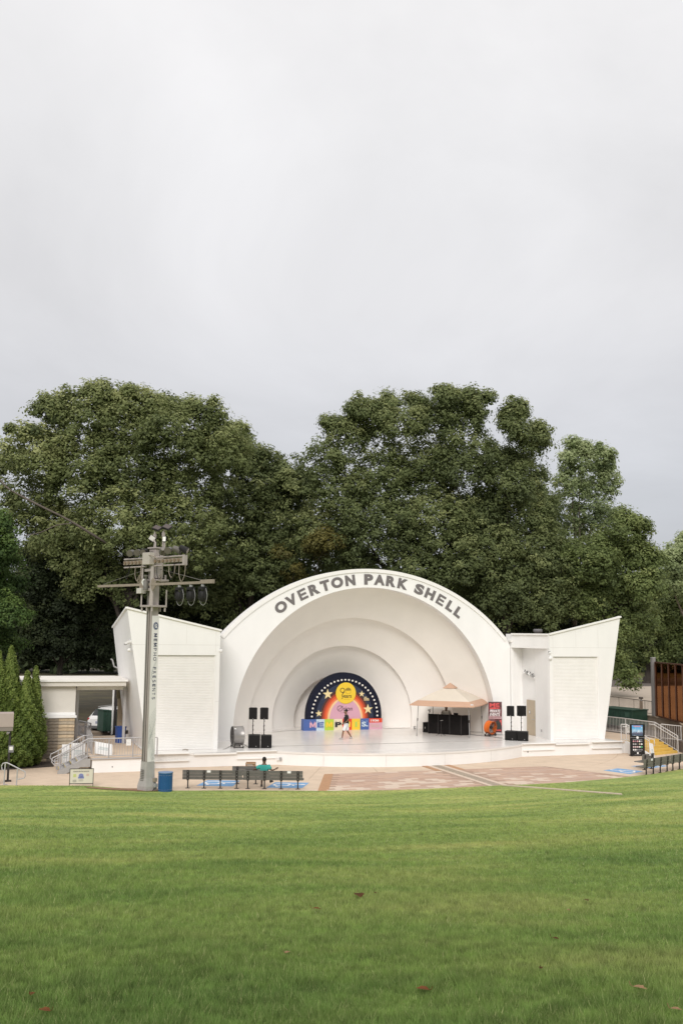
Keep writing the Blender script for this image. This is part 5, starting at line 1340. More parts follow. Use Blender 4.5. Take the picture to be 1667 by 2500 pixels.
def pole_speaker(loc, rz, zb_, h, label, grp, w=0.46, d=0.40):
    t = thing('loudspeaker', label, 'loudspeaker', loc, rz, grp)
    z0 = loc[2]; b = zb_-z0
    MB().tube([(0, 0, 0), (0, 0, b*0.55)], 0.022, 8).build('pole', DARKM, t)
    MB().tube([(0, 0, b*0.5), (0, 0, b+0.02)], 0.017, 8).build('pole', DARKM, t)
    MB().lathe((0, 0, b*0.55), [(0.03, -0.03), (0.035, 0), (0.03, 0.03)], 8).build('collar', DARKM, t)
    P = []; zt2 = b+h
    n = 24; cbl = [(0.028*math.cos(k*0.9)+0.01, 0.028*math.sin(k*0.9), b*k/n) for k in range(n)]
    MB().tube(cbl, 0.011, 5).build('cable', DARKM, t)
    prof = [(-w/2, -d/2), (w/2, -d/2), (w/2*0.72, d/2), (-w/2*0.72, d/2)]
    mb = MB(); mb.prism([(x, y, b+0.0) for x, y in prof], (0, 0, h)); mb.build('cabinet', BLACK, t)
    MB().bbox((0, -d/2-0.008, b+h/2), (w-0.035, 0.022, h-0.05), 0.01).build('grille', GRILLE, t)
    MB().bbox((0, -d/2-0.022, b+0.05), (0.04, 0.01, 0.03), 0.003).build('badge', BADGE, t)
    MB().bbox((-w/2*0.86, 0.05, b+h*0.55), (0.03, 0.10, 0.20), 0.01).build('grip', DARKM, t)
    MB().lathe((0, 0, b-0.03), [(0.035, 0), (0.035, 0.05)], 8).build('pole_socket', DARKM, t)
    return t
faceL = R(-14)
sL1 = gz(619, 1826, 0.0); sL2 = gz(646.5, 1826, 0.0)
fwdv = Vector((math.sin(-faceL), math.cos(faceL), 0))
gL = 'left speaker stack'; gR = 'right speaker stack'
subwoofer((-8.22, -3.72, 0), faceL, 0.66, 0.68, 0.70, 'black subwoofer at the left of the left speaker stack, beside the grey fan', gL)
subwoofer((-7.58, -3.88, 0), faceL, 0.60, 0.68, 0.68, 'black subwoofer at the right of the left speaker stack', gL)
pole_speaker((-8.28, -3.55, 0.712), faceL, 1.54, 0.63, 'black loudspeaker on a pole above the left stack, nearest the grey fan', gL)
pole_speaker((-7.68, -3.70, 0.692), faceL, 1.54, 0.63, 'black loudspeaker on a pole above the left stack, nearest the backdrop', gL)
faceR = R(-38)
subwoofer((7.98, -3.35, 0), faceR, 0.72, 0.66, 0.55, 'black subwoofer of the right stack, nearest the red banner', gR)
subwoofer((8.52, -3.77, 0), faceR+R(8), 0.66, 0.66, 0.55, 'black subwoofer of the right stack, nearest the beige door', gR)
pole_speaker((7.98, -3.30, 0.562), faceR, 1.44, 0.60, 'black loudspeaker on a pole over the right stack, nearest the red banner', gR)
pole_speaker((8.50, -3.62, 0.562), faceR+R(55), 1.46, 0.61, 'black loudspeaker on a pole over the right stack, turned towards the door', gR)
MO_ = thing('floor_monitor', 'black floor speaker standing between the booth and the shell wall', 'speaker', (4.78, 2.25, 0), R(-25))
mb = MB(); mb.prism([(-.24, -.25, .01), (.24, -.25, .01), (.24, -.22, .66), (-.24, -.22, .62)], (0, .42, 0)); mb.build('cabinet', BLACK, MO_)
MB().bbox((0, -.262, .33), (.42, .02, .55), .01).build('grille', GRILLE, MO_); MB().bbox((-0.1, -.275, .3), (.05, .01, .12), .004).build('grip', BADGE, MO_)

# ------------------------------------------------------------------ fans
def drum_fan(name, loc, rz, rad, ln, m_, label, legm, tilt=0.0):
    t = thing(name, label, 'fan', loc, rz)
    zc_ = rad+0.12
    rm = Euler((R(90)+tilt, 0, 0)).to_matrix()       # axis along local -y / +y
    c = Vector((0, 0, zc_))
    mb = MB(); mb.lathe(c, [(rad*0.97, -ln/2+.02), (rad, -ln/2), (rad+.015, -ln/2+0.015), (rad, -ln/2+.03), (rad, ln/2-.03), (rad+.015, ln/2-.015), (rad, ln/2), (rad*0.97, ln/2-.02)], 32, rot=rm)
    mb.f = mb.f[:-2]; mb.smooth = mb.smooth[:-2]
    mb.strip([c+rm @ Vector((rad*.965*math.cos(a), rad*.965*math.sin(a), -ln/2+.02)) for a in np.linspace(0, 2*math.pi, 33)], [c+rm @ Vector((rad*.965*math.cos(a), rad*.965*math.sin(a), ln/2-.02)) for a in np.linspace(0, 2*math.pi, 33)], True)
    mb.build('drum', m_, t)
    for s in (-1, 1):
        mb = MB()
        for r in (0.25, 0.5, 0.75, 0.97):
            mb.tube([c+rm @ Vector((rad*r*math.cos(a), rad*r*math.sin(a), s*(ln/2-.01))) for a in np.linspace(0, 2*math.pi, 25)], 0.006, 4, caps=False)
        for k in range(10):
            a = 2*math.pi*k/10; mb.tube([c+rm @ Vector((0.05*math.cos(a), 0.05*math.sin(a), s*(ln/2-.005))), c+rm @ Vector((rad*math.cos(a), rad*math.sin(a), s*(ln/2-.005)))], 0.006, 4)
        mb.build('guard', DARKM, t)
    MB().lathe(c, [(0.09, -0.16), (0.09, 0.12), (0.05, 0.14)], 12, rot=rm).build('motor', DARKM, t)
    for k in range(4):
        a = R(90*k+20); u = Vector((math.cos(a), math.sin(a), 0)); v = Vector((-math.sin(a), math.cos(a), 0))
        P = [u*0.06-v*0.05+Vector((0, 0, -.03)), u*rad*0.9-v*0.16+Vector((0, 0, -.05)), u*rad*0.9+v*0.16+Vector((0, 0, .05)), u*0.06+v*0.05+Vector((0, 0, .03))]
        mb = MB(); mb.prism([c+rm @ p for p in P], rm @ Vector((0, 0, 0.012))); mb.build('blade', STEEL, t)
    for s in (-1, 1):
        MB().tube([(s*rad*.75, -ln*.42, .04), (s*rad*.75, ln*.42, .04), (s*rad*.62, ln*.3, zc_-rad*.80), (s*rad*.62, -ln*.3, zc_-rad*.80), (s*rad*.75, -ln*.42, .04)], 0.025, 6).build('stand', legm, t)
        for y in (-1, 1):
            MB().lathe((s*rad*.75, y*ln*.42, .06), [(.06, -.025), (.06, .025)], 10, rot=Matrix.Rotation(R(90), 3, 'X')).build('wheel', DARKM, t)
    return t
FANG = mat('fan_grey', (0.31, 0.295, 0.285), 0.35, 0.5, var=0.06)
fg = drum_fan('drum_fan', (-9.12, -3.45, 0), R(-90), 0.52, 0.60, FANG, 'large grey drum fan at the left end of the stage', DARKM)
MB().bbox((0.30, -0.2, 1.02), (0.08, 0.10, 0.09), 0.004, rot=Euler((0, R(40), 0)).to_matrix()).build('sticker', PAPER, fg)
drum_fan('drum_fan', (7.85, -0.80, 0), R(8)-YAW, 0.40, 0.42, mat('fan_orange', (0.72, 0.155, 0.022), 0.4, var=0.05), 'orange drum fan in front of the red event banner', DARKM, 0.12).rotation_euler = (0, 0, R(-55)+R(80))

# ------------------------------------------------------------------ pop-up canopy
TA, TB, TCc = Vector((3.25, 0.28, 0)), Vector((5.91, -1.78, 0)), Vector((8.23, 1.05, 0))
TD = TA+TCc-TB; ctr = (TA+TCc)/2
TENT = thing('canopy_tent', 'cream pop-up canopy with tan skirt and vented peak over the black booth', 'tent', tuple(ctr), math.atan2(TB.y-TA.y, TB.x-TA.x))
CLOTH = mat('cream_cloth', (0.66, 0.59, 0.50), 0.8, var=0.03, scale=1.5); CLT = mat('tan_cloth', (0.53, 0.335, 0.235), 0.8, var=0.04, scale=2)
inv = ROOTM[TENT.name].inverted()
base = [inv @ p for p in (TA, TB, TCc, TD)]
hc = [(p*0.98)+Vector((0, 0, 2.20)) for p in base]
MB().add([],[])
mb = MB(); top = [Vector((p.x*0.13, p.y*0.13, 2.97)) for p in base]
for i in range(4):
    j = (i+1) % 4; n = 8; prev = None
    for k in range(n+1):
        t = k/n; sag = 0.10*math.sin(math.pi*t)
        a = hc[i].lerp(top[i], t)+Vector((0, 0, 0.04*math.sin(math.pi*t))); b = hc[j].lerp(top[j], t)+Vector((0, 0, 0.04*math.sin(math.pi*t)))
        cur = [a.lerp(b, u/6)-Vector((0, 0, sag*0.6*math.sin(math.pi*u/6))) for u in range(7)]
        if prev: mb.strip(prev, cur, True)
        prev = cur
mb.build('roof_cloth', CLOTH, TENT)
mb = MB(); ext = []
for i in range(4):
    p = base[i]; d = Vector((p.x, p.y, 0)).normalized(); ext.append(hc[i]+d*0.60+Vector((0, 0, -0.255)))
for i in range(4):
    j = (i+1) % 4
    A = [hc[i].lerp(hc[j], u/6)-Vector((0, 0, 0.0)) for u in range(7)]; B = [ext[i].lerp(ext[j], u/6)-Vector((0, 0, 0.03*math.sin(math.pi*u/6))) for u in range(7)]
    mb.strip(B, A); mb.strip([v-Vector((0, 0, 0.05)) for v in B], B)
mb.build('skirt', CLT, TENT)
mb = MB(); cp = [Vector((p.x*0.22, p.y*0.22, 2.95)) for p in base]; pk = Vector((0, 0, 3.27))
for i in range(4): mb.add([cp[i], cp[(i+1) % 4], pk], [(0, 1, 2)])
for i in range(4): mb.strip([v-Vector((0, 0, 0.04)) for v in (cp[i], cp[(i+1) % 4])], [cp[i], cp[(i+1) % 4]])
mb.build('vent_cap', CLT, TENT)
for i in range(4):
    p = base[i]; a = hc[i]*1.0; a = Vector((a.x*0.97, a.y*0.97, 2.17))
    l = MB().bar((p.x, p.y, 0.015), a, 0.035).build('leg', STEEL, TENT); MB().bbox((p.x, p.y, 0.008), (0.1, 0.1, 0.015), 0.003).build('foot', STEEL, l)
    m_ = p.lerp(a, 0.5); MB().bar(p.lerp(a, 0.42)+Vector((0, 0, 0.01)), p.lerp(a, 0.5), 0.05).build('leg_joint', DARKM, l)
for i in range(4):
    j = (i+1) % 4; a = hc[i]; b = hc[j]
    for (u0, u1) in ((0, .5), (.5, 1)):
        for f in (0, 1):
            za, zb2 = (2.15, 1.85) if f else (1.85, 2.15)
            p, q = a.lerp(b, u0), a.lerp(b, u1); MB().bar((p.x*.96, p.y*.96, za), (q.x*.96, q.y*.96, zb2), 0.022).build('truss_bar', STEEL, TENT)
# skirt badge
e = ext[1].lerp(hc[1], 0.5); MB().bbox(e+Vector((0.05, -0.12, -0.02)), (0.16, 0.02, 0.07), 0.004).build('maker_tag', PAPER, TENT)

# ------------------------------------------------------------------ booth
bp = [gz(1046, 1791, 0), gz(1069, 1792.4, 0), gz(1097, 1794.3, 0), gz(1125.5, 1796, 0), gz(1147, 1794.8, 0)]
bp = [Vector((4.50, 1.30, 0)), Vector((4.98, 0.88, 0)), Vector((5.52, 0.28, 0)), Vector((6.04, -0.30, 0)), Vector((6.70, -0.20, 0))]
BO_ = thing('dj_booth', 'black folding cloth booth front standing under the canopy', 'booth', (5.5, 0.4, 0))
for a, b in zip(bp[:-1], bp[1:]):
    d = (b-a).normalized(); nrm = Vector((d.y, -d.x, 0))
    MB().bar(a+Vector((0, 0, 0.64))+d*0.012, b+Vector((0, 0, 0.64))-d*0.012, 0.03, 1.24).build('cloth_panel', BLACKC, BO_, True)
for p in bp: MB().bar(p+Vector((0, 0, 0.01)), p+Vector((0, 0, 1.275)), 0.045).build('frame_post', DARKM, BO_, True)
tb = thing('booth_table', 'dark equipment table hidden behind the black booth front', 'table', (5.95, 0.75, 0), R(-45))
MB().bbox((0, 0, 0.95), (1.7, 0.6, 0.04), 0.01).build('tabletop', DARKM, tb)
for x in (-.75, .75):
    for y in (-.25, .25): MB().bar((x, y, 0.01), (x, y, 0.93), 0.04).build('leg', DARKM, tb)
mx = thing('dj_mixer', 'black mixing console on the table behind the booth front', 'mixer', (5.95, 0.75, 0.972), R(-45))
MB().bbox((0, 0, 0.12), (0.9, 0.40, 0.24), 0.02).build('case', BLACK, mx); MB().bbox((0.2, 0.05, 0.30), (0.30, 0.03, 0.14), 0.01, rot=Euler((0.3, 0, 0)).to_matrix()).build('screen', BLACK, mx)
MB().tube([(-0.35, 0, .2), (-0.36, 0, .42)], .008, 5).build('antenna', DARKM, mx); MB().tube([(-0.2, 0, .2), (-0.2, 0.02, .36)], .008, 5).build('antenna', DARKM, mx)
# microphone stand in front, small camera stand behind
MS = thing('microphone_stand', 'black tripod microphone stand in front of the booth', 'microphone stand', tuple(gz(1076, 1796.5, 0)))
MB().tube([(0, 0, 0.08), (0, 0, 0.95)], 0.012, 6).build('pole', DARKM, MS)
for k in range(3):
    a = R(120*k+10); MB().tube([(0, 0, 0.16), (0.34*math.cos(a), 0.34*math.sin(a), 0.01)], 0.012, 5).build('leg', DARKM, MS)
MB().tube([(-0.05, 0, 0.95), (0.12, -0.02, 0.96)], 0.014, 6).build('clip', STEEL, MS)
CS = thing('lamp_stand', 'thin black stand with a small T-shaped head left of the booth', 'stand', (4.75, 1.75, 0))
MB().tube([(0, 0, .05), (0, 0, 1.46)], .012, 6).build('pole', DARKM, CS); MB().bar((-0.1, 0, 1.46), (0.1, 0, 1.46), .05).build('head', BLACK, CS); MB().bbox((0.03, 0, 1.36), (.06, .05, .10), .01).build('bracket', BLACK, CS)
for k in range(3):
    a = R(120*k); MB().tube([(0, 0, 0.12), (0.25*math.cos(a), 0.25*math.sin(a), 0.01)], 0.01, 5).build('leg', DARKM, CS)
# small boxes on the floor by the shell wall
for (px, py, lb) in ((999, 1769, 'small grey outlet lamp on the floor against the shell wall'), (1012, 1777, 'tiny dark floor box beside the canopy leg')):
    q = gz(px, py+3, 0); t = thing('floor_box', lb, 'outlet', tuple(q)); MB().bbox((0, 0, .10), (.14, .12, .20), .015).build('case', STEEL, t); MB().lathe((0, -.06, .12), [(.05, 0), (.05, .02)], 10, rot=Matrix.Rotation(R(90), 3, 'X')).build('face', PAPER, t)
# cables over the floor
def cable(pts, r, label, m_=SEAM):
    P = [gz(x, y, 0.008) for x, y in pts]; out = []
    for i in range(len(P)-1):
        for t in range(4): out.append(P[i].lerp(P[i+1], t/4)+Vector((0.02*math.sin(i*4+t), 0.03*math.cos(2.1*(i*4+t)), 0)))
    out.append(P[-1]); o = MB().tube(out, r, 5).build('cable', m_, None); tag(o, label, 'cable'); return o
cable([(1147, 1793), (1165, 1795), (1190, 1798), (1226, 1802)], 0.014, 'dark cable running from the booth to the right speaker stack', DARKM)
cable([(1147, 1786), (1160, 1787), (1176, 1787.5)], 0.018, 'dark cable along the floor behind the booth')
cable([(545, 1829), (556, 1826), (566, 1819)], 0.010, 'thin dark cable from the wing to the grey fan', DARKM)
cable([(594, 1817), (601, 1820), (606, 1824)], 0.012, 'thin cable between the grey fan and the subwoofers', DARKM)
cable([(664, 1787.5), (700, 1784), (745, 1782)], 0.010, 'thin cable along the shell wall left of the backdrop')
cable([(935, 1779), (975, 1778), (1000, 1777.5)], 0.010, 'thin cable along the shell wall right of the backdrop')
tq = gz(446, 1831, 0.012); o = MB().tube([tq, tq+Vector((.15, .05, .03)), tq+Vector((.3, -.05, .01)), tq+Vector((.2, -.2, .02))], 0.022, 6).build('tie_cord', TAN, None); tag(o, 'crumpled tan cord lying before the left roller door', 'cord')

# ------------------------------------------------------------------ event banner
ba = gz(1187.5, 1788.5, 0); bb_ = gz(1217.5, 1791.5, 0); bc = (ba+bb_)/2
BN = thing('event_banner', 'red and black roll-up banner reading private events beside the canopy', 'banner', (8.42, -0.35, 0), R(-25))
RDK = mat('banner_black_red', (0.115, 0.028, 0.032), 0.5, var=0.75, scale=4)
BW, BH = 0.86, 2.03
MB().bbox((0, 0, BH/2+.05), (BW, 0.015, BH), 0.003).build('print_sheet', RDK, BN)
MB().bbox((0, 0, 0.04), (BW+.05, 0.16, 0.07), 0.02).build('base_cassette', STEEL, BN); MB().bbox((0, 0, BH+.06), (BW+.02, .03, .03), .008).build('top_bar', STEEL, BN); MB().tube([(0, .03, .05), (0, .03, BH+.05)], .012, 6).build('support_pole', STEEL, BN)
REDB = mat('print_red', (0.66, 0.085, 0.085), 0.5, var=0.3, scale=8); WHB = mat('print_white', (0.74, 0.70, 0.70), 0.5)
put_text('ME', 'lettering', REDB, BN, (-0.03, -0.012, 1.88), size=.4, width=.62, height=.24, bold=.03, ext=.002)
mb = MB(); mb.prism([(-.36, -.0105, 1.70), (-.05, -.0105, 1.74), (.38, -.0105, 1.70), (.10, -.0105, 1.64), (-.30, -.0105, 1.62)], (0, .002, 0)); mb.build('print_swash', REDB, BN)
put_text('PRIVATE', 'lettering', WHB, BN, (0, -0.012, 1.50), size=.3, width=.68, height=.19, bold=.035, ext=.003, shear=.2)
put_text('EVENTS', 'lettering', WHB, BN, (-0.02, -0.012, 1.28), size=.3, width=.66, height=.19, bold=.035, ext=.003, shear=.2)
MB().box((0, -.011, 1.09), (.80, .003, .14)).build('number_strip', mat('print_rose', (0.62, 0.40, 0.42), 0.5), BN)
mb = MB()
for k in range(9): mb.box((-.34+.085*k, -.0135, 1.09), (.05, .002, .07))
mb.build('number_print', RDK, BN, kind='stuff')
mb = MB()
for k in range(5): mb.box((-.17-.05*(k % 2), -.011, .94-.085*k), (.30-.06*(k % 2), .003, .022)); mb.box((-.36, -.011, .94-.085*k), (.05, .003, .05))
mb.build('list_print', mat('print_dusty', (0.45, 0.34, 0.36), .5), BN, kind='stuff')
mb = MB(); disc(mb, (.18, -.012, .62), .20, .30, .003, 14); mb.build('print_figure', mat('print_charcoal', (0.025, .03, .03), .5, var=.5, scale=20), BN)
mb = MB(); mb.prism([(.40, -.0125, .95), (.24, -.0125, .88), (.34, -.0125, .72), (.30, -.0125, .58), (.41, -.0125, .62)], (0, .002, 0)); mb.build('print_swash', REDB, BN)
mb = MB(); mb.box((.16, -.0135, .30), (.42, .003, .06)); mb.build('print_script', REDB, BN); MB().box((.22, -.0135, .12), (.34, .003, .07)).build('print_script', WHB, BN)

# ================================================================== PEOPLE
def skin_mesh(name, V, E_, rad, m_, parent, lv=2, root=0):
    me = bpy.data.meshes.new(name); me.from_pydata([tuple(v) for v in V], E_, []); me.update()
    o = bpy.data.objects.new(name, me); COL.objects.link(o)
    md = o.modifiers.new('Skin', 'SKIN'); md.use_smooth_shade = True
    for i, r_ in enumerate(rad):
        d = me.skin_vertices[0].data[i]; d.radius = (r_, r_) if not isinstance(r_, tuple) else r_
        d.use_root = (i == root)
    sb = o.modifiers.new('Sub', 'SUBSURF'); sb.levels = lv; sb.render_levels = lv
    dg = bpy.context.evaluated_depsgraph_get(); dg.update()
    nm = bpy.data.meshes.new_from_object(o.evaluated_get(dg)); nm.name = name
    bpy.data.objects.remove(o); bpy.data.meshes.remove(me)
    nm.materials.clear(); nm.materials.append(m_)
    nm.polygons.foreach_set('use_smooth', [True]*len(nm.polygons))
    return link(name, nm, None, parent)
def person(t, J, skin, shirt, pants, shoe, sleeve='short', leg='shorts', hat=None, hair=True, shirt_loose=1.0, logo=None):
    V = []; E_ = []; Rr = []
    def add(p, r_, par=None):
        V.append(Vector(p)); Rr.append(r_); i = len(V)-1
        if par is not None: E_.append((par, i))
        return i
    pel = add(J['pelvis'], 0.135)
    sp_ = add(J['spine'], 0.13, pel); ch_ = add(J['chest'], 0.145, sp_); nk = add(J['neck'], 0.06, ch_)
    hb_ = add(J['head0'], 0.082, nk); hm = add(J['head1'], 0.108, hb_); ht = add(J['head2'], 0.085, hm)
    for s in ('l', 'r'):
        h_ = add(J['hip_'+s], 0.088, pel); k_ = add(J['knee_'+s], 0.064, h_); md_ = add(Vector(J['knee_'+s]).lerp(Vector(J['ankle_'+s]), 0.35), 0.055, k_)
        a_ = add(J['ankle_'+s], 0.036, md_); t_ = add(J['toe_'+s], 0.032, a_)
        sh = add(J['sh_'+s], 0.062, ch_); el = add(J['el_'+s], 0.042, sh); wr = add(J['wr_'+s], 0.028, el); pa = add(J['hand_'+s], 0.036, wr)
        W_, H_ = Vector(J['wr_'+s]), Vector(J['hand_'+s]); d = (H_-W_).normalized(); side = d.orthogonal().normalized()
        curl = d.cross(side)*0.3
        for f in range(4):
            o = side*(f-1.5)*0.019; ln = (0.068, 0.08, 0.077, 0.06)[f]
            b_ = add(H_+d*0.02+o, 0.009, pa); c_ = add(H_+d*(0.02+ln*0.55)+o*1.1+curl*0.02, 0.0085, b_); add(H_+d*(0.02+ln*0.95)+o*1.1+curl*0.08, 0.007, c_)
        b_ = add(W_.lerp(H_, .6)+side*0.042, 0.010, pa); add(H_+side*0.055+d*0.02, 0.008, b_)
    skin_mesh('body', V, E_, Rr, skin, t)
    # shirt
    L_ = shirt_loose
    V = [J['pelvis'], J['spine'], J['chest'], Vector(J['chest']).lerp(Vector(J['neck']), 0.62)]; E2 = [(0, 1), (1, 2), (2, 3)]; R2 = [0.172*L_, 0.175*L_, 0.19*L_, 0.08]
    V = [Vector(v) for v in V]; V[0] = V[0]+Vector((0, 0, -0.02))
    for s in ('l', 'r'):
        i = len(V); V += [Vector(J['sh_'+s]), Vector(J['sh_'+s]).lerp(Vector(J['el_'+s]), 0.75 if sleeve == 'short' else 1.0)]; E2 += [(2, i), (i, i+1)]; R2 += [0.098, 0.085]
        if sleeve == 'long': V.append(Vector(J['el_'+s]).lerp(Vector(J['wr_'+s]), 0.92)); E2.append((i+1, i+2)); R2.append(0.05)
    sh_o = skin_mesh('shirt', V, E2, R2, shirt, t, root=1)
    if pants:
        V = [Vector(J['pelvis'])+Vector((0, 0, 0.03))]; E2 = []; R2 = [0.138]
        for s in ('l', 'r'):
            i = len(V); f = 0.96 if leg == 'shorts' else 1.0
            V += [Vector(J['hip_'+s]), Vector(J['hip_'+s]).lerp(Vector(J['knee_'+s]), 0.55), Vector(J['hip_'+s]).lerp(Vector(J['knee_'+s]), f)]; E2 += [(0, i), (i, i+1), (i+1, i+2)]; R2 += [0.125, 0.12, 0.112]
            if leg == 'long': V.append(Vector(J['knee_'+s]).lerp(Vector(J['ankle_'+s]), 0.92)); E2.append((i+2, i+3)); R2.append(0.06)
        skin_mesh('shorts' if leg == 'shorts' else 'trousers', V, E2, R2, pants, t)
    for s in ('l', 'r'):
        a_, t_ = Vector(J['ankle_'+s]), Vector(J['toe_'+s]); d = (t_-a_); d.z *= 0.4
        heel = a_-d*0.35+Vector((0, 0, -0.035)); skin_mesh('shoe', [heel, a_+Vector((0, 0, -0.03)), a_.lerp(t_, .6), t_+(t_-a_)*.15], [(0, 1), (1, 2), (2, 3)], [0.042, 0.05, 0.048, 0.036], shoe, t, lv=1, root=1)
    # head details
    hd = Vector(J['head1']); f = Vector(J['face']).normalized(); u = Vector((0, 0, 1)); l_ = u.cross(f).normalized()
    fr = Matrix((f, l_, u)).transposed()
    MB().sphere(hd+f*0.108+u*(-0.01), 0.02, 8, (1.0, .8, 1.2), rot=fr).build('nose', skin, t)
    for s in (-1, 1):
        MB().sphere(hd+f*0.094+l_*s*0.034+u*0.022, 0.012, 8).build('eye', PAPER, t)
        MB().sphere(hd+f*0.0+l_*s*0.092+u*0.0, 0.028, 8, (.6, .35, 1)).build('ear', skin, t)
    MB().sphere(hd+f*0.09-u*0.052, 0.022, 8, (.4, 1, .3), rot=fr).build('mouth', mat('lip_dark', (0.09, 0.035, 0.03), .5), t)
    if hair: MB().sphere(hd-f*0.028+u*0.042, 0.105, 14, (1.0, .94, 1.0), rot=fr).build('hair', HAIR, t)
    if hat:
        MB().lathe(hd+u*0.035, [(0.108, 0), (0.108, .05), (.08, .09), (.001, .105)], 14).build('cap', hat, t)
        MB().bbox(hd+f*0.13+u*0.045, (.12, .14, .015), .005, rot=fr).build('cap_brim', hat, t)
    return sh_o
# man walking across the stage towards the left
mp_ = gz(845, 1805, 0)
hdg = math.atan2(-0.319*-1-0.45, -0.948)      # towards image left, a little to the lawn
MAN = thing('person', 'person in black polo shirt and white shorts walking across the stage', 'person', (mp_.x, mp_.y, 0), math.atan2(0.20, -0.98))
J = dict(pelvis=(0, 0, .93), spine=(.0, 0, 1.12), chest=(.01, 0, 1.34), neck=(.03, 0, 1.49), head0=(.045, 0, 1.55), head1=(.06, 0, 1.645), head2=(.055, 0, 1.72),
         hip_l=(.03, .09, .88), knee_l=(.20, .10, .48), ankle_l=(.27, .10, .085), toe_l=(.43, .11, .055), hip_r=(-.03, -.09, .88), knee_r=(-.09, -.09, .47), ankle_r=(-.33, -.10, .12), toe_r=(-.20, -.11, .045),
         sh_l=(-.01, .20, 1.41), el_l=(-.07, .27, 1.15), wr_l=(.14, .25, 1.00), hand_l=(.22, .23, .95), sh_r=(.0, -.20, 1.41), el_r=(.02, -.26, 1.14), wr_r=(.16, -.22, .96), hand_r=(.21, -.20, .89), face=(1, 0.25, -0.08))
BLK = mat('black_shirt', (0.014, 0.013, 0.013), .9, var=.2); WSH = mat('white_shorts', (0.74, 0.74, 0.75), .85, var=.04, bump=.2, bscale=12)
SHOE = mat('grey_shoe', (0.42, 0.40, 0.385), .7)
sh_ = person(MAN, J, SKIN2, BLK, WSH, SHOE)
MB().bbox((0.135, 0.10, 1.36), (.02, .07, .02), .003, rot=Euler((0, 0, .6)).to_matrix()).build('shirt_logo', PAPER, sh_)
# person seated on the bench, seen from behind
bi = ROOTM[BSEAT.name]; sp2 = bi @ Vector((-0.42, 0.18, 0.44))
SIT = thing('person', 'person in teal shirt sitting on the bench seen from behind', 'person', (sp2.x, sp2.y, ZP), aL+R(90))
J2 = dict(pelvis=(0, 0, .53), spine=(-.05, 0, .72), chest=(-.09, 0, .92), neck=(-.06, 0, 1.11), head0=(-.05, 0, 1.18), head1=(-.04, 0, 1.275), head2=(-.04, 0, 1.345),
          hip_l=(.02, .09, .50), knee_l=(.46, .12, .50), ankle_l=(.44, .13, .09), toe_l=(.58, .14, .05), hip_r=(.02, -.09, .50), knee_r=(.44, -.14, .56), ankle_r=(.52, -.30, .26), toe_r=(.62, -.38, .22),
          sh_l=(-.10, .19, .99), el_l=(-.17, .43, .87), wr_l=(-.02, .50, .80), hand_l=(.06, .47, .78), sh_r=(-.10, -.19, .99), el_r=(-.17, -.37, .82), wr_r=(-.20, -.50, .88), hand_r=(-.19, -.57, .92), face=(1, 0.1, 0))
TEAL = mat('teal_shirt', (0.035, 0.29, 0.27), .9, var=.1, bump=.3, bscale=10); DKP = mat('dark_trousers', (0.035, 0.037, 0.05), .9)
person(SIT, J2, SKIN, TEAL, DKP, mat('dark_shoe', (0.05, .045, .045), .7), hair=True)
# disc jockey under the canopy
DJ = thing('person', 'person with black cap and pale shirt behind the black booth', 'person', (5.62, 1.02, 0), R(-112))
J3 = dict(pelvis=(0, 0, .93), spine=(.0, 0, 1.12), chest=(.02, 0, 1.34), neck=(.05, 0, 1.52), head0=(.065, 0, 1.58), head1=(.08, 0, 1.67), head2=(.075, 0, 1.735),
          hip_l=(.0, .09, .88), knee_l=(.02, .11, .49), ankle_l=(.0, .11, .085), toe_l=(.15, .12, .05), hip_r=(.0, -.09, .88), knee_r=(.02, -.11, .49), ankle_r=(.0, -.11, .085), toe_r=(.15, -.12, .05),
          sh_l=(.0, .20, 1.41), el_l=(.02, .33, 1.17), wr_l=(.22, .26, 1.18), hand_l=(.30, .22, 1.20), sh_r=(.0, -.20, 1.41), el_r=(.02, -.33, 1.17), wr_r=(.22, -.26, 1.18), hand_r=(.30, -.22, 1.20), face=(1, 0, -0.15))
person(DJ, J3, SKIN, mat('pale_shirt', (0.52, 0.49, 0.46), .9, var=.15, scale=8), DKP, SHOE, hat=BLACK, hair=False, leg='long')
# ================================================================== RIGHT SIDE
RL = thing('landing', 'tan concrete landing right of the stage above the yellow steps', 'landing', (16.4, -3, ZP))
lp = [(14.40, -5.45), (15.0, -5.3), (17.75, -4.35), (16.75, 1.2), (14.40, 1.2)]
MB().prism([(x, y, -0.12) for x, y in lp], (0, 0, 0.115)).build('floor_slab', CONC, RL, True)
MB().prism([(x*0.999, y+0.03, ZP-.1) for x, y in lp], (0, 0, 0.60-0.02+.1)).build('base_wall', WHITE, RL, True)
YS_ = mat('yellow_step_paint', (0.66, 0.44, 0.10), 0.75, var=0.10, scale=4, dirt=(0.50, 0.33, 0.09), dscale=3, dmin=0.6)
sd_ = Vector((0.30, -0.954, 0)); sw_ = Vector((0.954, 0.30, 0))
c0 = Vector((15.28, -6.95, ZP)); Wd = 2.75
STP = thing('yellow_steps', 'yellow painted concrete steps going up to the right landing', 'stairs', (16, -6.2, ZP))
nst = 5; rise = 0.72/nst; run = 0.33
for k in range(nst):
    a = c0-sd_*run*k; b = a+sw_*(Wd); dp = -sd_*(run*(nst-k)+0.15)
    MB().prism([a+Vector((0, 0, rise*k+(0.003 if k else 0))), b+Vector((0, 0, rise*k+(0.003 if k else 0))), b+dp+Vector((0, 0, rise*k+(0.003 if k else 0))), a+dp+Vector((0, 0, rise*k+(0.003 if k else 0)))], (0, 0, rise-0.004)).build('step', YS_, STP, True)
mb = MB(); a = c0-sw_*0.17
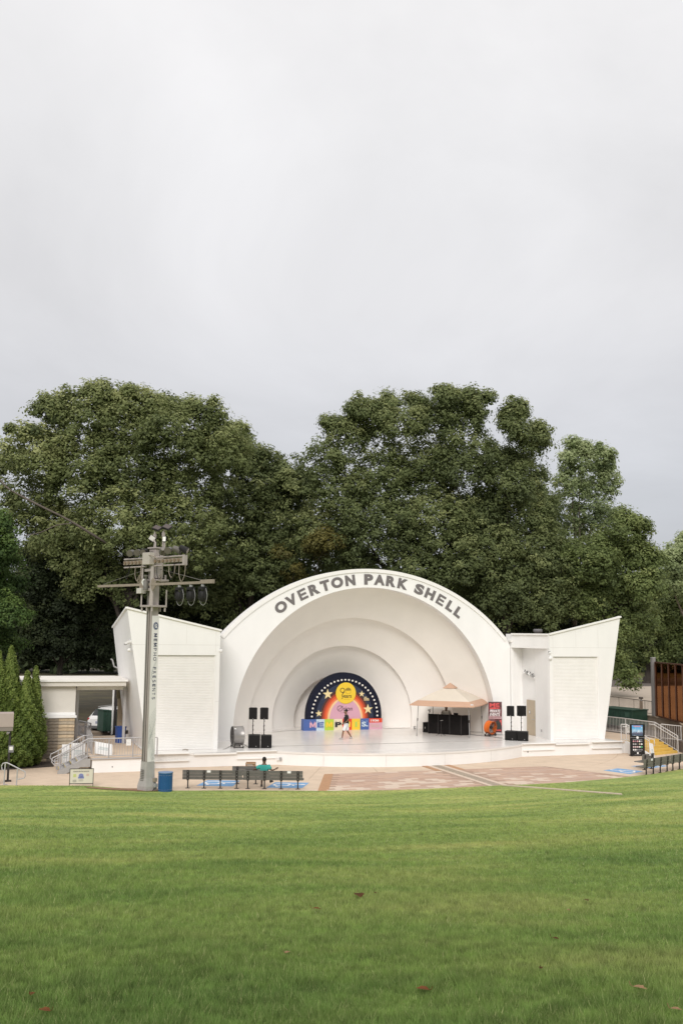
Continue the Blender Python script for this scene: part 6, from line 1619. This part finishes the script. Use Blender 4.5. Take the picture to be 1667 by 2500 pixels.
mb.prism([a+sd_*0.05, a-sd_*1.9, a-sd_*1.9+Vector((0, 0, .72)), a-sd_*1.55+Vector((0, 0, .72)), a+sd_*0.05+Vector((0, 0, .14))], sw_*0.15); mb.build('cheek_wall', WHITE, STP, True)
top_l = c0-sd_*run*nst+Vector((0, 0, .72)); top_r = top_l+sw_*Wd; bot_l = c0+Vector((0, 0, .02)); bot_r = bot_l+sw_*Wd
RR1 = thing('railing', 'pale steel railing down the left side of the yellow steps', 'railing', (15, -5, 0))
railing(RR1, [(14.45, -5.30, 0), tuple(top_l+Vector((0, 0, 0.0))), tuple(bot_l)], 1.0, RAILW, gap=0.13)
MB().tube([bot_l+Vector((0, -.05, 0.82)), top_l+Vector((0.06, -.05, .85)), top_l+Vector((-.2, .1, .85))], 0.026, 8).build('handrail', RAILW, RR1, True)
MB().tube([bot_l+Vector((0, 0, .98)), bot_l+sd_*0.35+Vector((0, 0, .98)), bot_l+sd_*0.38+Vector((0, 0, .6)), bot_l+Vector((0, 0, .55))], 0.026, 8).build('rail_loop', RAILW, RR1, True)
RR2 = thing('railing', 'long pale steel railing behind the right landing, down the right of the yellow steps', 'railing', (17, -3, 0))
railing(RR2, [(16.72, 1.1, 0), (17.3, -1.6, 0), tuple(top_r+Vector((.08, .05, 0))), tuple(bot_r+Vector((.08, .05, 0)))], 1.0, RAILW, gap=0.13)
MB().tube([bot_r+Vector((.0, .05, .84)), top_r+Vector((0, .05, .86)), top_r+Vector((-.1, .4, .86))], 0.026, 8).build('handrail', RAILW, RR2, True)
RR3 = thing('railing', 'low pale steel ramp railing right of the yellow steps', 'railing', (18.5, -6, -.3))
railing(RR3, [(18.0, -4.4, -.08), (18.9, -5.2, -.15), (19.2, -6.6, -.35), (19.0, -8.2, -.6)], 0.95, RAILW, gap=0.13)
notice('white paper notice fixed to the near right landing railing', 1528.5, 1775, 1536.5, 1788, -5.36)
leaning_board('white paper board propped behind the short bench at the foot of the yellow steps', (14.35, -8.6, ZP+.02), 0.48, 0.92, R(30), R(-12), R(10))
# black sponsor panel
KS = thing('sponsor_panel', 'tall black sponsor panel with blue sky picture and rows of round logos', 'sign', (14.42, -6.98, ZP), R(-13))
KW, KH = 0.90, 1.86
MB().bbox((0, 0, KH/2+.02), (KW, 0.06, KH), 0.008).build('panel', BLACK, KS)
for s in (-1, 1): MB().bbox((s*.35, .15, .03), (.06, .5, .05), .008).build('foot', DARKM, KS)
SKYM = bpy.data.materials.new('printed_sky'); SKYM.use_nodes = True
t_ = SKYM.node_tree; b_ = t_.nodes['Principled BSDF']; b_.inputs['Roughness'].default_value = .5
g_ = t_.nodes.new('ShaderNodeTexCoord'); s_ = t_.nodes.new('ShaderNodeSeparateXYZ'); t_.links.new(g_.outputs['Generated'], s_.inputs[0])
r_ = t_.nodes.new('ShaderNodeValToRGB'); t_.links.new(s_.outputs['Z'], r_.inputs[0])
r_.color_ramp.elements[0].position = .0; r_.color_ramp.elements[0].color = (.16, .24, .36, 1); r_.color_ramp.elements[1].position = 1; r_.color_ramp.elements[1].color = (.05, .24, .58, 1)
e_ = r_.color_ramp.elements.new(.45); e_.color = (.32, .50, .68, 1); e_ = r_.color_ramp.elements.new(.75); e_.color = (.07, .36, .66, 1)
n_ = t_.nodes.new('ShaderNodeTexNoise'); n_.inputs['Scale'].default_value = 6; n_.inputs['Detail'].default_value = 6; t_.links.new(g_.outputs['Object'], n_.inputs['Vector'])
mr_ = t_.nodes.new('ShaderNodeMapRange'); mr_.inputs['From Min'].default_value = .52; mr_.inputs['From Max'].default_value = .7; t_.links.new(n_.outputs['Fac'], mr_.inputs['Value'])
mx_ = t_.nodes.new('ShaderNodeMix'); mx_.data_type = 'RGBA'; mx_.inputs['B'].default_value = (.6, .68, .75, 1); t_.links.new(mr_.outputs[0], mx_.inputs['Factor']); t_.links.new(r_.outputs[0], mx_.inputs['A']); t_.links.new(mx_.outputs['Result'], b_.inputs['Base Color'])
PI_ = MB().box((0, -.034, 1.52), (.66, .008, .60)).build('picture', SKYM, KS)
mb = MB(); mb.box((0, -.040, 1.29), (.66, .004, .10)); mb.build('picture_ground', mat('print_dark_blue', (.05, .07, .12), .5, var=.6, scale=14), PI_)
mb = MB()
for k in range(14):
    x = -.30+.046*k; h = .05+.07*((k*53) % 7)/7; mb.box((x, -.0405, 1.33+h/2), (.03, .004, h))
mb.build('picture_skyline', mat('print_mauve_dark', (.10, .06, .11), .5), PI_, kind='stuff')
mb = MB(); mb.box((.0, -.041, 1.77), (.50, .004, .035)); mb.box((0, -.041, 1.725), (.38, .004, .025)); mb.build('picture_title', mat('print_coral', (.62, .30, .34), .5), PI_, kind='stuff')
mb = MB(); disc(mb, (0, -.036, 1.10), .075, .075, .006, 20); mb.build('round_emblem', PAPER, KS)
mb = MB(); mb.box((-.24, -.034, 1.10), (.40, .003, .012)); mb.box((.24, -.034, 1.10), (.40, .003, .012)); mb.box((0, -.034, .985), (.58, .003, .018)); mb.box((0, -.034, .28), (.45, .003, .012)); mb.box((0, -.034, .10), (.4, .003, .010)); mb.build('print_lines', mat('print_grey', (.40, .40, .42), .5), KS, kind='stuff')
dm = {}
pal = [['rose', 'plum', 'rose', 'white', 'smoke'], ['grey', 'grey', 'dark', 'tan', 'white'], ['blush', 'blush', 'blush', 'white', 'green'], ['white', 'white', 'smoke', 'smoke', 'smoke']]
pc = dict(rose=(.55, .28, .30), plum=(.28, .16, .20), white=(.75, .74, .73), smoke=(.22, .22, .24), grey=(.40, .40, .40), dark=(.06, .06, .06), tan=(.42, .36, .26), blush=(.60, .45, .46), green=(.10, .42, .18))
for r0_ in range(4):
    for c_ in range(5):
        k = pal[r0_][c_]
        if k not in dm:
            mb = MB(); disc(mb, (0, 0, 0), .05, .05, .006, 16); mb.f.append(mb.f[0]); mb.smooth.append(False); me_ = mb.mesh('round_logo'); me_.materials.append(mat('logo_'+k, pc[k], .5, var=.2, scale=40)); dm[k] = me_
        share('round_logo', dm[k], KS, (-.25+.125*c_, -.036, .88-.165*r0_))
MB().box((0, -.034, .19), (.10, .004, .10)).build('blank_square', PAPER, KS)

# green fabric covered dumpster behind the railing
D2 = thing('dumpster', 'long dark green dumpster behind the right landing railing', 'dumpster', (19.75, 2.3, -.05), R(-78))
MB().bbox((0, 0, .78), (3.2, 1.5, 1.10), .03).build('body', GREEN, D2); MB().bbox((0, 0, 1.37), (3.3, 1.6, .08), .02).build('lid', GREEN, D2)
for k in range(7): MB().bbox((-1.4+.46*k, -.77, .75), (.07, .06, 1.0), .01).build('rib', GREEN, D2)
for x in (-1.3, 1.3): MB().bbox((x, 0, .12), (.2, 1.3, .24), .02).build('skid', DARKM, D2)
MB().bbox((1.2, -.785, 1.05), (.45, .01, .30), .003).build('sticker', mat('sticker_green', (.04, .09, .065), .6), D2)
# retaining wall with dark fence
RW = thing('retaining_wall', 'brown stained concrete retaining wall below the car park', 'wall', (21.2, 0, -.1))
rwp = [(21.32, 9.0), (21.20, 3.0), (21.05, 0.25), (20.2, -3.4), (19.0, -5.4), (18.5, -7.6)]
for (a, b) in zip(rwp[:-1], rwp[1:]):
    a = Vector((*a, 0)); b = Vector((*b, 0)); MB().bar(a+Vector((0, 0, .42)), b+Vector((0, 0, .42)), .25, .92).build('wall_panel', RCONC, RW, True)
    MB().bar(a+Vector((0, 0, .91)), b+Vector((0, 0, .91)), .32, .07).build('coping', mat('coping_tan', (.40, .33, .25), .85, var=.1), RW, True)
FEM = mat('fence_brown', (0.06, 0.045, 0.035), .6)
FE = thing('fence', 'dark brown picket fence on top of the retaining wall', 'fence', (21.25, 3, .94))
railing(FE, [(21.32, 8.9, .95), (21.28, 6.8, .95), (21.24, 4.9, .95), (21.19, 3.0, .95), (21.12, 1.6, .95), (21.05, .35, .95)], 0.95, FEM, r=.022, gap=.14, br=.010)
WP = thing('wooden_post', 'weathered wooden post with a small lamp on top in front of the fence', 'post', (20.35, 1.0, -.05))
MB().bar((0, 0, 0), (0.03, -.02, 1.98), .20).build('post', mat('weathered_wood', (.20, .155, .115), .9, var=.2, scale=4, streak=.2), WP)
MB().bbox((.03, -.02, 2.06), (.08, .08, .14), .01).build('bracket', STEEL, WP); MB().bbox((.0, -.05, 2.18), (.26, .20, .13), .03).build('lamp_head', mat('lamp_bronze', (.09, .075, .065), .5), WP)
# amber panel screen
AMB = bpy.data.materials.new('amber_panel'); AMB.use_nodes = True
t_ = AMB.node_tree; p_ = t_.nodes['Principled BSDF']; p_.inputs['Base Color'].default_value = (.10, .045, .016, 1); p_.inputs['Roughness'].default_value = .4; p_.inputs['Specular IOR Level'].default_value = .2
tb_ = t_.nodes.new('ShaderNodeBsdfTransparent'); tb_.inputs[0].default_value = (.56, .39, .275, 1)
ms_ = t_.nodes.new('ShaderNodeMixShader'); ms_.inputs[0].default_value = .30; t_.links.new(tb_.outputs[0], ms_.inputs[1]); t_.links.new(p_.outputs[0], ms_.inputs[2]); t_.links.new(tb_.outputs[0], t_.nodes['Material Output'].inputs['Surface'])
RUST = mat('rust_steel', (.075, .028, .012), .7, var=.2, scale=5)
s0 = Vector((20.98, .10, .96)); s1 = Vector((18.45, -7.6, .96)); sdn = (s1-s0).normalized()
SCN = thing('amber_screen', 'amber translucent panel screen in a rusted frame on the retaining wall', 'screen wall', tuple(s0))
Hs = 3.62; Ls = (s1-s0).length; npn = 6; nv = [0.0]
for k in range(npn): nv.append((k+1)*Ls/npn)
mp2 = [(20.98, .10), (20.2, -3.25), (19.0, -5.25), (18.45, -7.6)]
for k in range(npn):
    a = s0+sdn*nv[k]; b = s0+sdn*nv[k+1]
    MB().bar(a+sdn*.06+Vector((0, 0, Hs/2)), b-sdn*.06+Vector((0, 0, Hs/2)), .03, Hs-.06).build('amber_panel', AMB, SCN, True)
    MB().bar(b+Vector((0, 0, .02)), b+Vector((0, 0, Hs)), .13).build('mullion', RUST, SCN, True)
MB().bar(s0+Vector((0, 0, .02)), s0+Vector((0, 0, Hs)), .13).build('mullion', RUST, SCN, True)
MB().bar(s0+Vector((0, 0, Hs+.03)), s1+Vector((0, 0, Hs+.03)), .14, .08).build('top_rail', RUST, SCN, True)
MB().bar(s0+Vector((0, 0, -.0)), s1+Vector((0, 0, -.0)), .14, .08).build('bottom_rail', RUST, SCN, True)
GP = thing('screen_post', 'grey timber end post rising past the amber screen', 'post', (20.98, .36, .93)); MB().bbox((0, 0, 1.98), (.26, .22, 3.96), .01).build('shaft', mat('grey_timber', (.20, .19, .185), .85, var=.15, scale=3, streak=.2), GP); MB().bbox((0, 0, 3.98), (.29, .25, .05), .01).build('cap', STEEL, GP)

# ================================================================== TREES
def mk(nm, d, mmm, l): return leaf_mat(nm, d, mmm, l, .38)
OAK = mk('oak_leaf', (.080, .104, .040), (.188, .222, .082), (.43, .45, .20))
OAKD = mk('oak_leaf_deep', (.072, .094, .038), (.162, .197, .076), (.365, .39, .17))
LIGHT = mk('light_leaf', (.12, .16, .075), (.28, .34, .155), (.50, .55, .31))
MAPLE = mk('maple_leaf', (.035, .065, .020), (.085, .145, .038), (.20, .28, .075))
MIDG = mk('mid_leaf', (.072, .100, .036), (.168, .215, .072), (.34, .385, .15))
YELLW = mk('yellow_leaf', (0.07, 0.07, 0.022), (0.15, 0.14, 0.04), (0.27, 0.235, 0.075))
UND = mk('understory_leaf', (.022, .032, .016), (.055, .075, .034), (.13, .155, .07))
def tree(name, label, lobes, base, m_, trunk_r, nleaf, size=.26, bark=BARK, bias=0.55, limbs=8, top=None, clump=0.85, vis=1.0, group=None, density=None):
    """lobes: (centre, rx, ry, rz); leaf clumps sit in the outer shell of every lobe"""
    b = Vector(base); t = thing(name, label, 'tree', base, 0.0, group)
    inv = ROOTM[t.name].inverted()
    Cs = [inv @ Vector(l[0]) for l in lobes]
    Cc = sum(Cs, Vector((0, 0, 0)))/len(Cs)
    zmin = min(c.z for c in Cs); zmax = max(c.z+l[3] for c, l in zip(Cs, lobes))
    fork = max(zmin*0.55, 1.5)
    mb = MB(); n = 7
    P = [Vector((0, 0, -.3)), Vector((0, 0, .4))]+[Vector((0, 0, 0)).lerp(Vector((Cc.x*.5, Cc.y*.5, (fork+zmax)*0.5)), k/n)+Vector((math.sin(k*2.1)*.15, math.cos(k*1.7)*.15, .5)) for k in range(1, n+1)]
    mb.tube(P, [trunk_r*1.45, trunk_r*1.1]+[trunk_r*(1-.72*k/n) for k in range(1, n+1)], 9); mb.build('trunk', bark, t)
    rl = random.Random(len(lobes)*7+int(abs(b.x)*10))
    order = sorted(range(len(Cs)), key=lambda i: -lobes[i][1])[:limbs]
    for i in order:
        c = Cs[i]; st = Vector((0, 0, 0)).lerp(Vector((Cc.x*.5, Cc.y*.5, (fork+zmax)*0.5)), rl.uniform(.3, .75))
        st.z = min(st.z, c.z-.3); path = [st]
        for k in range(1, 5):
            q = st.lerp(c, k/4); q += Vector((rl.uniform(-.5, .5), rl.uniform(-.5, .5), .5*math.sin(math.pi*k/4))); path.append(q)
        r0 = trunk_r*rl.uniform(.30, .42)
        mb = MB(); mb.tube(path, [r0, r0*.8, r0*.6, r0*.4, r0*.22], 6)
        for k in range(4):
            s = path[rl.choice((2, 3, 4))]; dv = Vector((rl.gauss(0, 1), rl.gauss(0, 1), rl.gauss(.3, .7))).normalized(); e = s+dv*lobes[i][1]*rl.uniform(.6, 1.0)
            mb.tube([s, s.lerp(e, .5)+Vector((0, 0, .25)), e], [r0*.3, r0*.18, r0*.05], 5)
        mb.build('limb', bark, t)
    # clumps; small sprigs break the outline of the upper lobes
    lobes = list(lobes); rs2 = random.Random(int(abs(b.x)*31+len(lobes)))
    med = sorted(c.z for c in Cs)[len(Cs)//2]
    for c, l in list(zip(Cs, lobes)):
        if c.z < med: continue
        for k in range(5):
            dv = Vector((rs2.gauss(0, 1), rs2.gauss(0, .7), abs(rs2.gauss(.5, .7)))).normalized(); f_ = rs2.uniform(.96, 1.10); q_ = rs2.uniform(.32, .62)
            p_ = c+Vector((dv.x*l[1]*f_, dv.y*l[2]*f_, dv.z*l[3]*f_)); lobes.append((tuple(p_+b), q_, q_, q_*1.25)); Cs.append(p_)
    area = np.array([(l[1]*l[3]+l[1]*l[2]+l[2]*l[3]) for l in lobes]); area = area/area.sum()
    PP = []; NN = []; TT = []
    for i, l in enumerate(lobes):
        nl = int(nleaf*1.55*area[i]); per = 44; nc = max(int(nl/per), 8)
        d = rng.normal(size=(nc*2, 3)); d /= np.linalg.norm(d, axis=1, keepdims=True)
        keep = (d[:, 2] > -0.75) & (rng.random(len(d)) < np.clip(0.62-0.42*d[:, 1], 0.15, 1)); d = d[keep][:nc]   # fuller on the sunny park side
        nc = len(d)
        rad = np.where(rng.random(nc) < .80, .74+.50*rng.random(nc)**2.2, .35+.45*rng.random(nc))
        wob = 1+.17*np.sin(d[:, 0]*5+i)*np.cos(d[:, 2]*6+2*i)+.10*rng.normal(size=nc)
        ax = np.array([l[1], l[2], l[3]])
        cc = d*ax*(rad*wob)[:, None]+np.array(Cs[i])
        cs = clump*(.45+.75*rng.random(nc))
        tb2 = .42+.13*rng.normal(size=nc)+.17*(d[:, 2])+.10*rng.normal()+.12*np.clip((cc[:, 2]-zmax*.72)/(zmax*.28), 0, 1)  # lit tops painted into the tint: lobe tops and upper crown lighter
        off = rng.normal(size=(nc, per, 3)); off /= np.linalg.norm(off, axis=2, keepdims=True)
        off *= (rng.random((nc, per, 1))**.45)*cs[:, None, None]; off[:, :, 2] *= .72
        pos = cc[:, None, :]+off
        nr = off/ (np.linalg.norm(off, axis=2, keepdims=True)+1e-6)*.75+d[:, None, :]*.55+rng.normal(size=off.shape)*.27; nr[:, :, 2] += bias
        nr /= np.linalg.norm(nr, axis=2, keepdims=True)
        tt = tb2[:, None]+.05*rng.normal(size=(nc, per))+.14*off[:, :, 2]/cs[:, None]  # clump tops lighter too, light from above put into the tint
        PP.append(pos.reshape(-1, 3)); NN.append(nr.reshape(-1, 3)); TT.append(tt.reshape(-1))
    PP = np.concatenate(PP); NN = np.concatenate(NN); TT = np.concatenate(TT)
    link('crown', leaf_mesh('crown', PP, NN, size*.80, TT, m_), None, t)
    return t
def lb(lst, dist, dep=0.8, jit=2.2):
    out_ = []
    for k, q_ in enumerate(lst):
        px, py, r_ = q_[:3]; ry = q_[3] if len(q_) > 3 else r_*.85
        if py < 1260: r_ *= .90; ry *= .93
        d = dist+(((k*37) % 11)/11-.5)*2*jit
        p = gd(px, py, d); out_.append((tuple(p), r_*d/FPX, r_*d/FPX*dep, ry*d/FPX))
    return out_
def gb(px, dist, z=-.06):
    p = gd(px, 1600, dist); return (p.x, p.y, z-.4)
G = 'large trees behind the band shell'
T1 = tree('oak_tree', 'largest dark green oak rising behind the left wing', lb([(95, 1110, 95), (205, 1030, 95), (310, 1045, 100), (425, 1065, 95), (240, 975, 45), (80, 1230, 100), (190, 1150, 115), (320, 1160, 130), (455, 1180, 120), (545, 1100, 75), (150, 1310, 105), (290, 1290, 120), (440, 1310, 120), (30, 1130, 50), (130, 1010, 50), (335, 985, 45), (420, 1000, 45), (500, 1015, 45), (250, 1400, 100), (400, 1420, 90)], 84), gb(318, 84), OAK, .62, 98000, .27, BARK, group=G, limbs=10)
BARKM = mat('bark_mid', (0.115, 0.095, 0.078), 0.95, var=0.25, scale=5)
BL = T1
iv = ROOTM[BL.name].inverted()
MB().smooth_tube([iv @ gd(px, py, d) for px, py, d in ((285, 1345, 81), (262, 1328, 79), (215, 1298, 77.5), (160, 1265, 77), (105, 1238, 77), (55, 1212, 77.5), (18, 1190, 78), (-8, 1160, 79))], [0.10]*8+[0.08]*8+[0.06]*6, 6, 3).build('bare_limb', BARKM, BL)
MB().smooth_tube([iv @ gd(px, py, d) for px, py, d in ((180, 1278, 77.2), (140, 1282, 76.8), (100, 1300, 76.8), (60, 1308, 77))], 0.045, 6, 3).build('bare_limb', BARKM, BL)
tree('oak_tree', 'dark oak between the largest left oak and the lettered arch', lb([(560, 1125, 70), (640, 1190, 75), (700, 1210, 55), (590, 1250, 100), (680, 1290, 95), (530, 1350, 105), (640, 1390, 100), (730, 1350, 80), (560, 1070, 45), (610, 1120, 45), (665, 1150, 40), (720, 1180, 40), (500, 1450, 90), (720, 1240, 50)], 92), gb(600, 92), OAKD, .5, 58000, .28, group=G)
tree('oak_tree', 'broad dark oak directly behind the lettered arch', lb([(790, 1130, 65), (850, 1065, 60), (915, 1040, 62), (985, 1040, 65), (1060, 1030, 70), (1130, 1025, 68), (830, 1195, 90), (930, 1170, 110), (1050, 1150, 115), (1140, 1130, 90), (800, 1290, 95), (920, 1290, 115), (1060, 1280, 115), (1150, 1270, 80), (885, 1005, 32), (955, 1000, 30), (1015, 995, 30), (1085, 975, 34), (1160, 985, 38), (760, 1190, 45), (815, 1050, 36), (860, 1380, 80), (1010, 1390, 90), (1130, 1380, 100)], 88), gb(1000, 90), OAKD, .6, 92000, .26, group=G, limbs=11)
tree('oak_tree', 'dark oak with a separate pointed top right of the arch', lb([(1258, 1045, 40, 48), (1290, 1085, 42), (1232, 1120, 40), (1240, 1190, 75), (1190, 1240, 85), (1275, 1260, 95), (1190, 1350, 105), (1290, 1370, 105), (1110, 1440, 80), (1230, 1460, 100), (1320, 1460, 90), (1255, 1010, 22, 26), (1310, 1060, 24), (1280, 1160, 55)], 90), gb(1235, 91), OAKD, .48, 58000, .26, group=G)
tree('light_tree', 'paler airy tree with thin light green top at the right', lb([(1415, 1125, 45), (1455, 1120, 40), (1460, 1190, 50), (1395, 1190, 52), (1440, 1250, 62), (1370, 1260, 60), (1330, 1230, 45), (1480, 1270, 45), (1410, 1320, 70), (1350, 1340, 70), (1475, 1150, 25), (1400, 1095, 24), (1300, 1270, 35)], 97), gb(1400, 97), LIGHT, .38, 19000, .27, BARKL, group=G, limbs=9, clump=.8)
tree('shade_tree', 'mid green tree right of the right wing', lb([(1515, 1290, 36), (1555, 1300, 28), (1500, 1350, 62), (1430, 1380, 80), (1555, 1360, 45), (1480, 1440, 85), (1570, 1430, 55), (1400, 1470, 75), (1530, 1520, 70), (1470, 1560, 62), (1500, 1630, 48), (1530, 1660, 26), (1590, 1370, 25)], 92, jit=1.8), gb(1440, 93), MIDG, .42, 42000, .26, group=G)
tree('shade_tree', 'green tree with dark trunk standing beyond the parking lot', lb([(1590, 1520, 62), (1640, 1480, 60), (1560, 1590, 42), (1650, 1570, 52), (1600, 1440, 55), (1667, 1430, 55), (1610, 1600, 35), (1700, 1560, 60), (1530, 1560, 40), (1700, 1480, 60)], 120, jit=3), (gd(1582, 1655, 119).x, gd(1582, 1655, 119).y, .78), MIDG, .62, 34000, .34, group=G, clump=1.2)
tree('light_tree', 'light green tree cut by the right picture edge', lb([(1645, 1380, 42), (1667, 1350, 45), (1690, 1400, 60), (1640, 1430, 40), (1720, 1340, 60)], 112), (gd(1690, 1655, 112).x, gd(1690, 1655, 112).y, .78), LIGHT, .35, 14000, .30, BARKL, group=G)
tree('maple_tree', 'bright green maple at the left picture edge', lb([(-30, 1330, 55), (5, 1370, 45), (-20, 1440, 60), (15, 1500, 55), (-40, 1520, 60), (10, 1570, 40), (0, 1290, 30)], 74), gb(-30, 75), MAPLE, .3, 20000, .22, group=G, clump=.7)
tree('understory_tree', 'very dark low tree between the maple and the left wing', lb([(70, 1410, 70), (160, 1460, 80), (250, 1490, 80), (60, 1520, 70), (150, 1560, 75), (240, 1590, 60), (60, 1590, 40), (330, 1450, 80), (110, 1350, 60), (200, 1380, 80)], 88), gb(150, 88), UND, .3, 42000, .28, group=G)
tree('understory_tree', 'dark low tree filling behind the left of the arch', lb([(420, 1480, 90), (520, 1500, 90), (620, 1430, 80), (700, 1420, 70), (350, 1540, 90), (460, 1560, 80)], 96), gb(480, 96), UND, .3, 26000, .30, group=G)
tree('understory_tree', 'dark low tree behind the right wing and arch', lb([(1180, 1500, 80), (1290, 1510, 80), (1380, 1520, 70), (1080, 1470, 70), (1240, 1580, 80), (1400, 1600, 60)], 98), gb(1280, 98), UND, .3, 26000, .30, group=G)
tree('yellow_tree', 'small yellowing tree glimpsed in the gap left of the arch top', lb([(800, 1325, 35), (770, 1345, 30), (720, 1400, 28), (690, 1350, 24)], 86), gb(770, 87), YELLW, .18, 3600, .24, group=G, limbs=3, clump=.6)
# the far woods: one mass of leaves
def woods(name, x0, x1, y0, y1, dist, n, m_, size):
    px = x0+(x1-x0)*rng.random(n); dd = dist+rng.random(n)*16
    topv = y0+28*np.sin(px*.013)+18*np.sin(px*.041+1)
    py = topv+(y1-topv)*rng.random(n)
    P = np.array([gd(a, b, c) for a, b, c in zip(px, py, dd)])
    P += rng.normal(size=P.shape)*.6; P = P[P[:, 2] > .1]
    n2 = len(P); Nn = rng.normal(size=(n2, 3)); Nn[:, 1] -= .6; Nn[:, 2] += .5; Nn /= np.linalg.norm(Nn, axis=1, keepdims=True)
    tint = .35+.18*rng.normal(size=n2)
    link(name, leaf_mesh(name, P, Nn, size, tint, m_), None, None, 'stuff')
woods('far_woods', -140, 1800, 1400, 1636, 150, 26000, UND, 1.3)

# ------------------------------------------------------------------ fallen leaves on the lawn
LF = [mat('dry_leaf_%s' % n_, c_, .9, var=.25, scale=30, spec=.08) for n_, c_ in (('brown', (.075, .035, .015)), ('tan', (.25, .155, .085)), ('rust', (.13, .05, .02)))]
lv = [(876, 2197, 0.1000, 0, 'largest dark brown fallen leaf near the middle of the lawn'), (772, 2231, 0.0468, 2, 'small rust fallen leaf left of the largest leaf'), (917, 2190, 0.0260, 0, 'tiny brown fallen leaf just right of the largest leaf'), (1430, 2208, 0.0390, 0, 'dark fallen leaf on the lawn at the right'), (1386, 2233, 0.0260, 1, 'tiny pale fallen leaf beside the dark leaf at the right'), (1355, 2306, 0.0390, 0, 'brown fallen leaf on the lower right lawn'), (702, 2341, 0.0312, 1, 'small pale tan fallen leaf left of centre on the lawn'), (1031, 2434, 0.0494, 2, 'curled rust fallen leaf near the bottom of the lawn'), (1561, 2431, 0.0520, 1, 'pale tan fallen leaf at the lower right'), (78, 2446, 0.0312, 2, 'rust fallen leaf at the lower left, the higher of two'), (108, 2488, 0.0442, 2, 'rust fallen leaf at the lower left, the lower of two'), (1650, 2485, 0.0364, 1, 'tan fallen leaf in the bottom right corner'), (1320, 2380, 0.0260, 0, 'tiny dark fallen leaf between the lower right leaves')]
for (px, py, s, mi, lab) in lv:
    p = on_lawn(px, py); t = thing('fallen_leaf', lab, 'leaf', (p.x, p.y, p.z+.052), rng.random()*6, 'fallen leaves on the lawn')
    mb = MB(); n = 9; U = []; D_ = []
    for k in range(n):
        u = k/(n-1); x = (u-.5)*2*s; w = s*.62*math.sin(math.pi*min(u*1.05, 1))**.8*(1+.22*math.cos(k*2.6)); c = .35*s*math.sin(math.pi*u)
        U.append((x, w, .16*w+c*.3+.03*s*math.sin(k*3))); D_.append((x, -w, .22*w+c*.3))
    mid = [((k/(n-1)-.5)*2*s, 0, .35*s*math.sin(math.pi*k/(n-1))*.35) for k in range(n)]
    mb.strip(U, mid, True); mb.strip(mid, D_, True); mb.build('blade', LF[mi], t)
    MB().tube([(-s, 0, .0), (-s*1.3, s*.1, .01), (-s*1.45, s*.12, .03)], .0025, 4).build('stem', LF[mi], t)
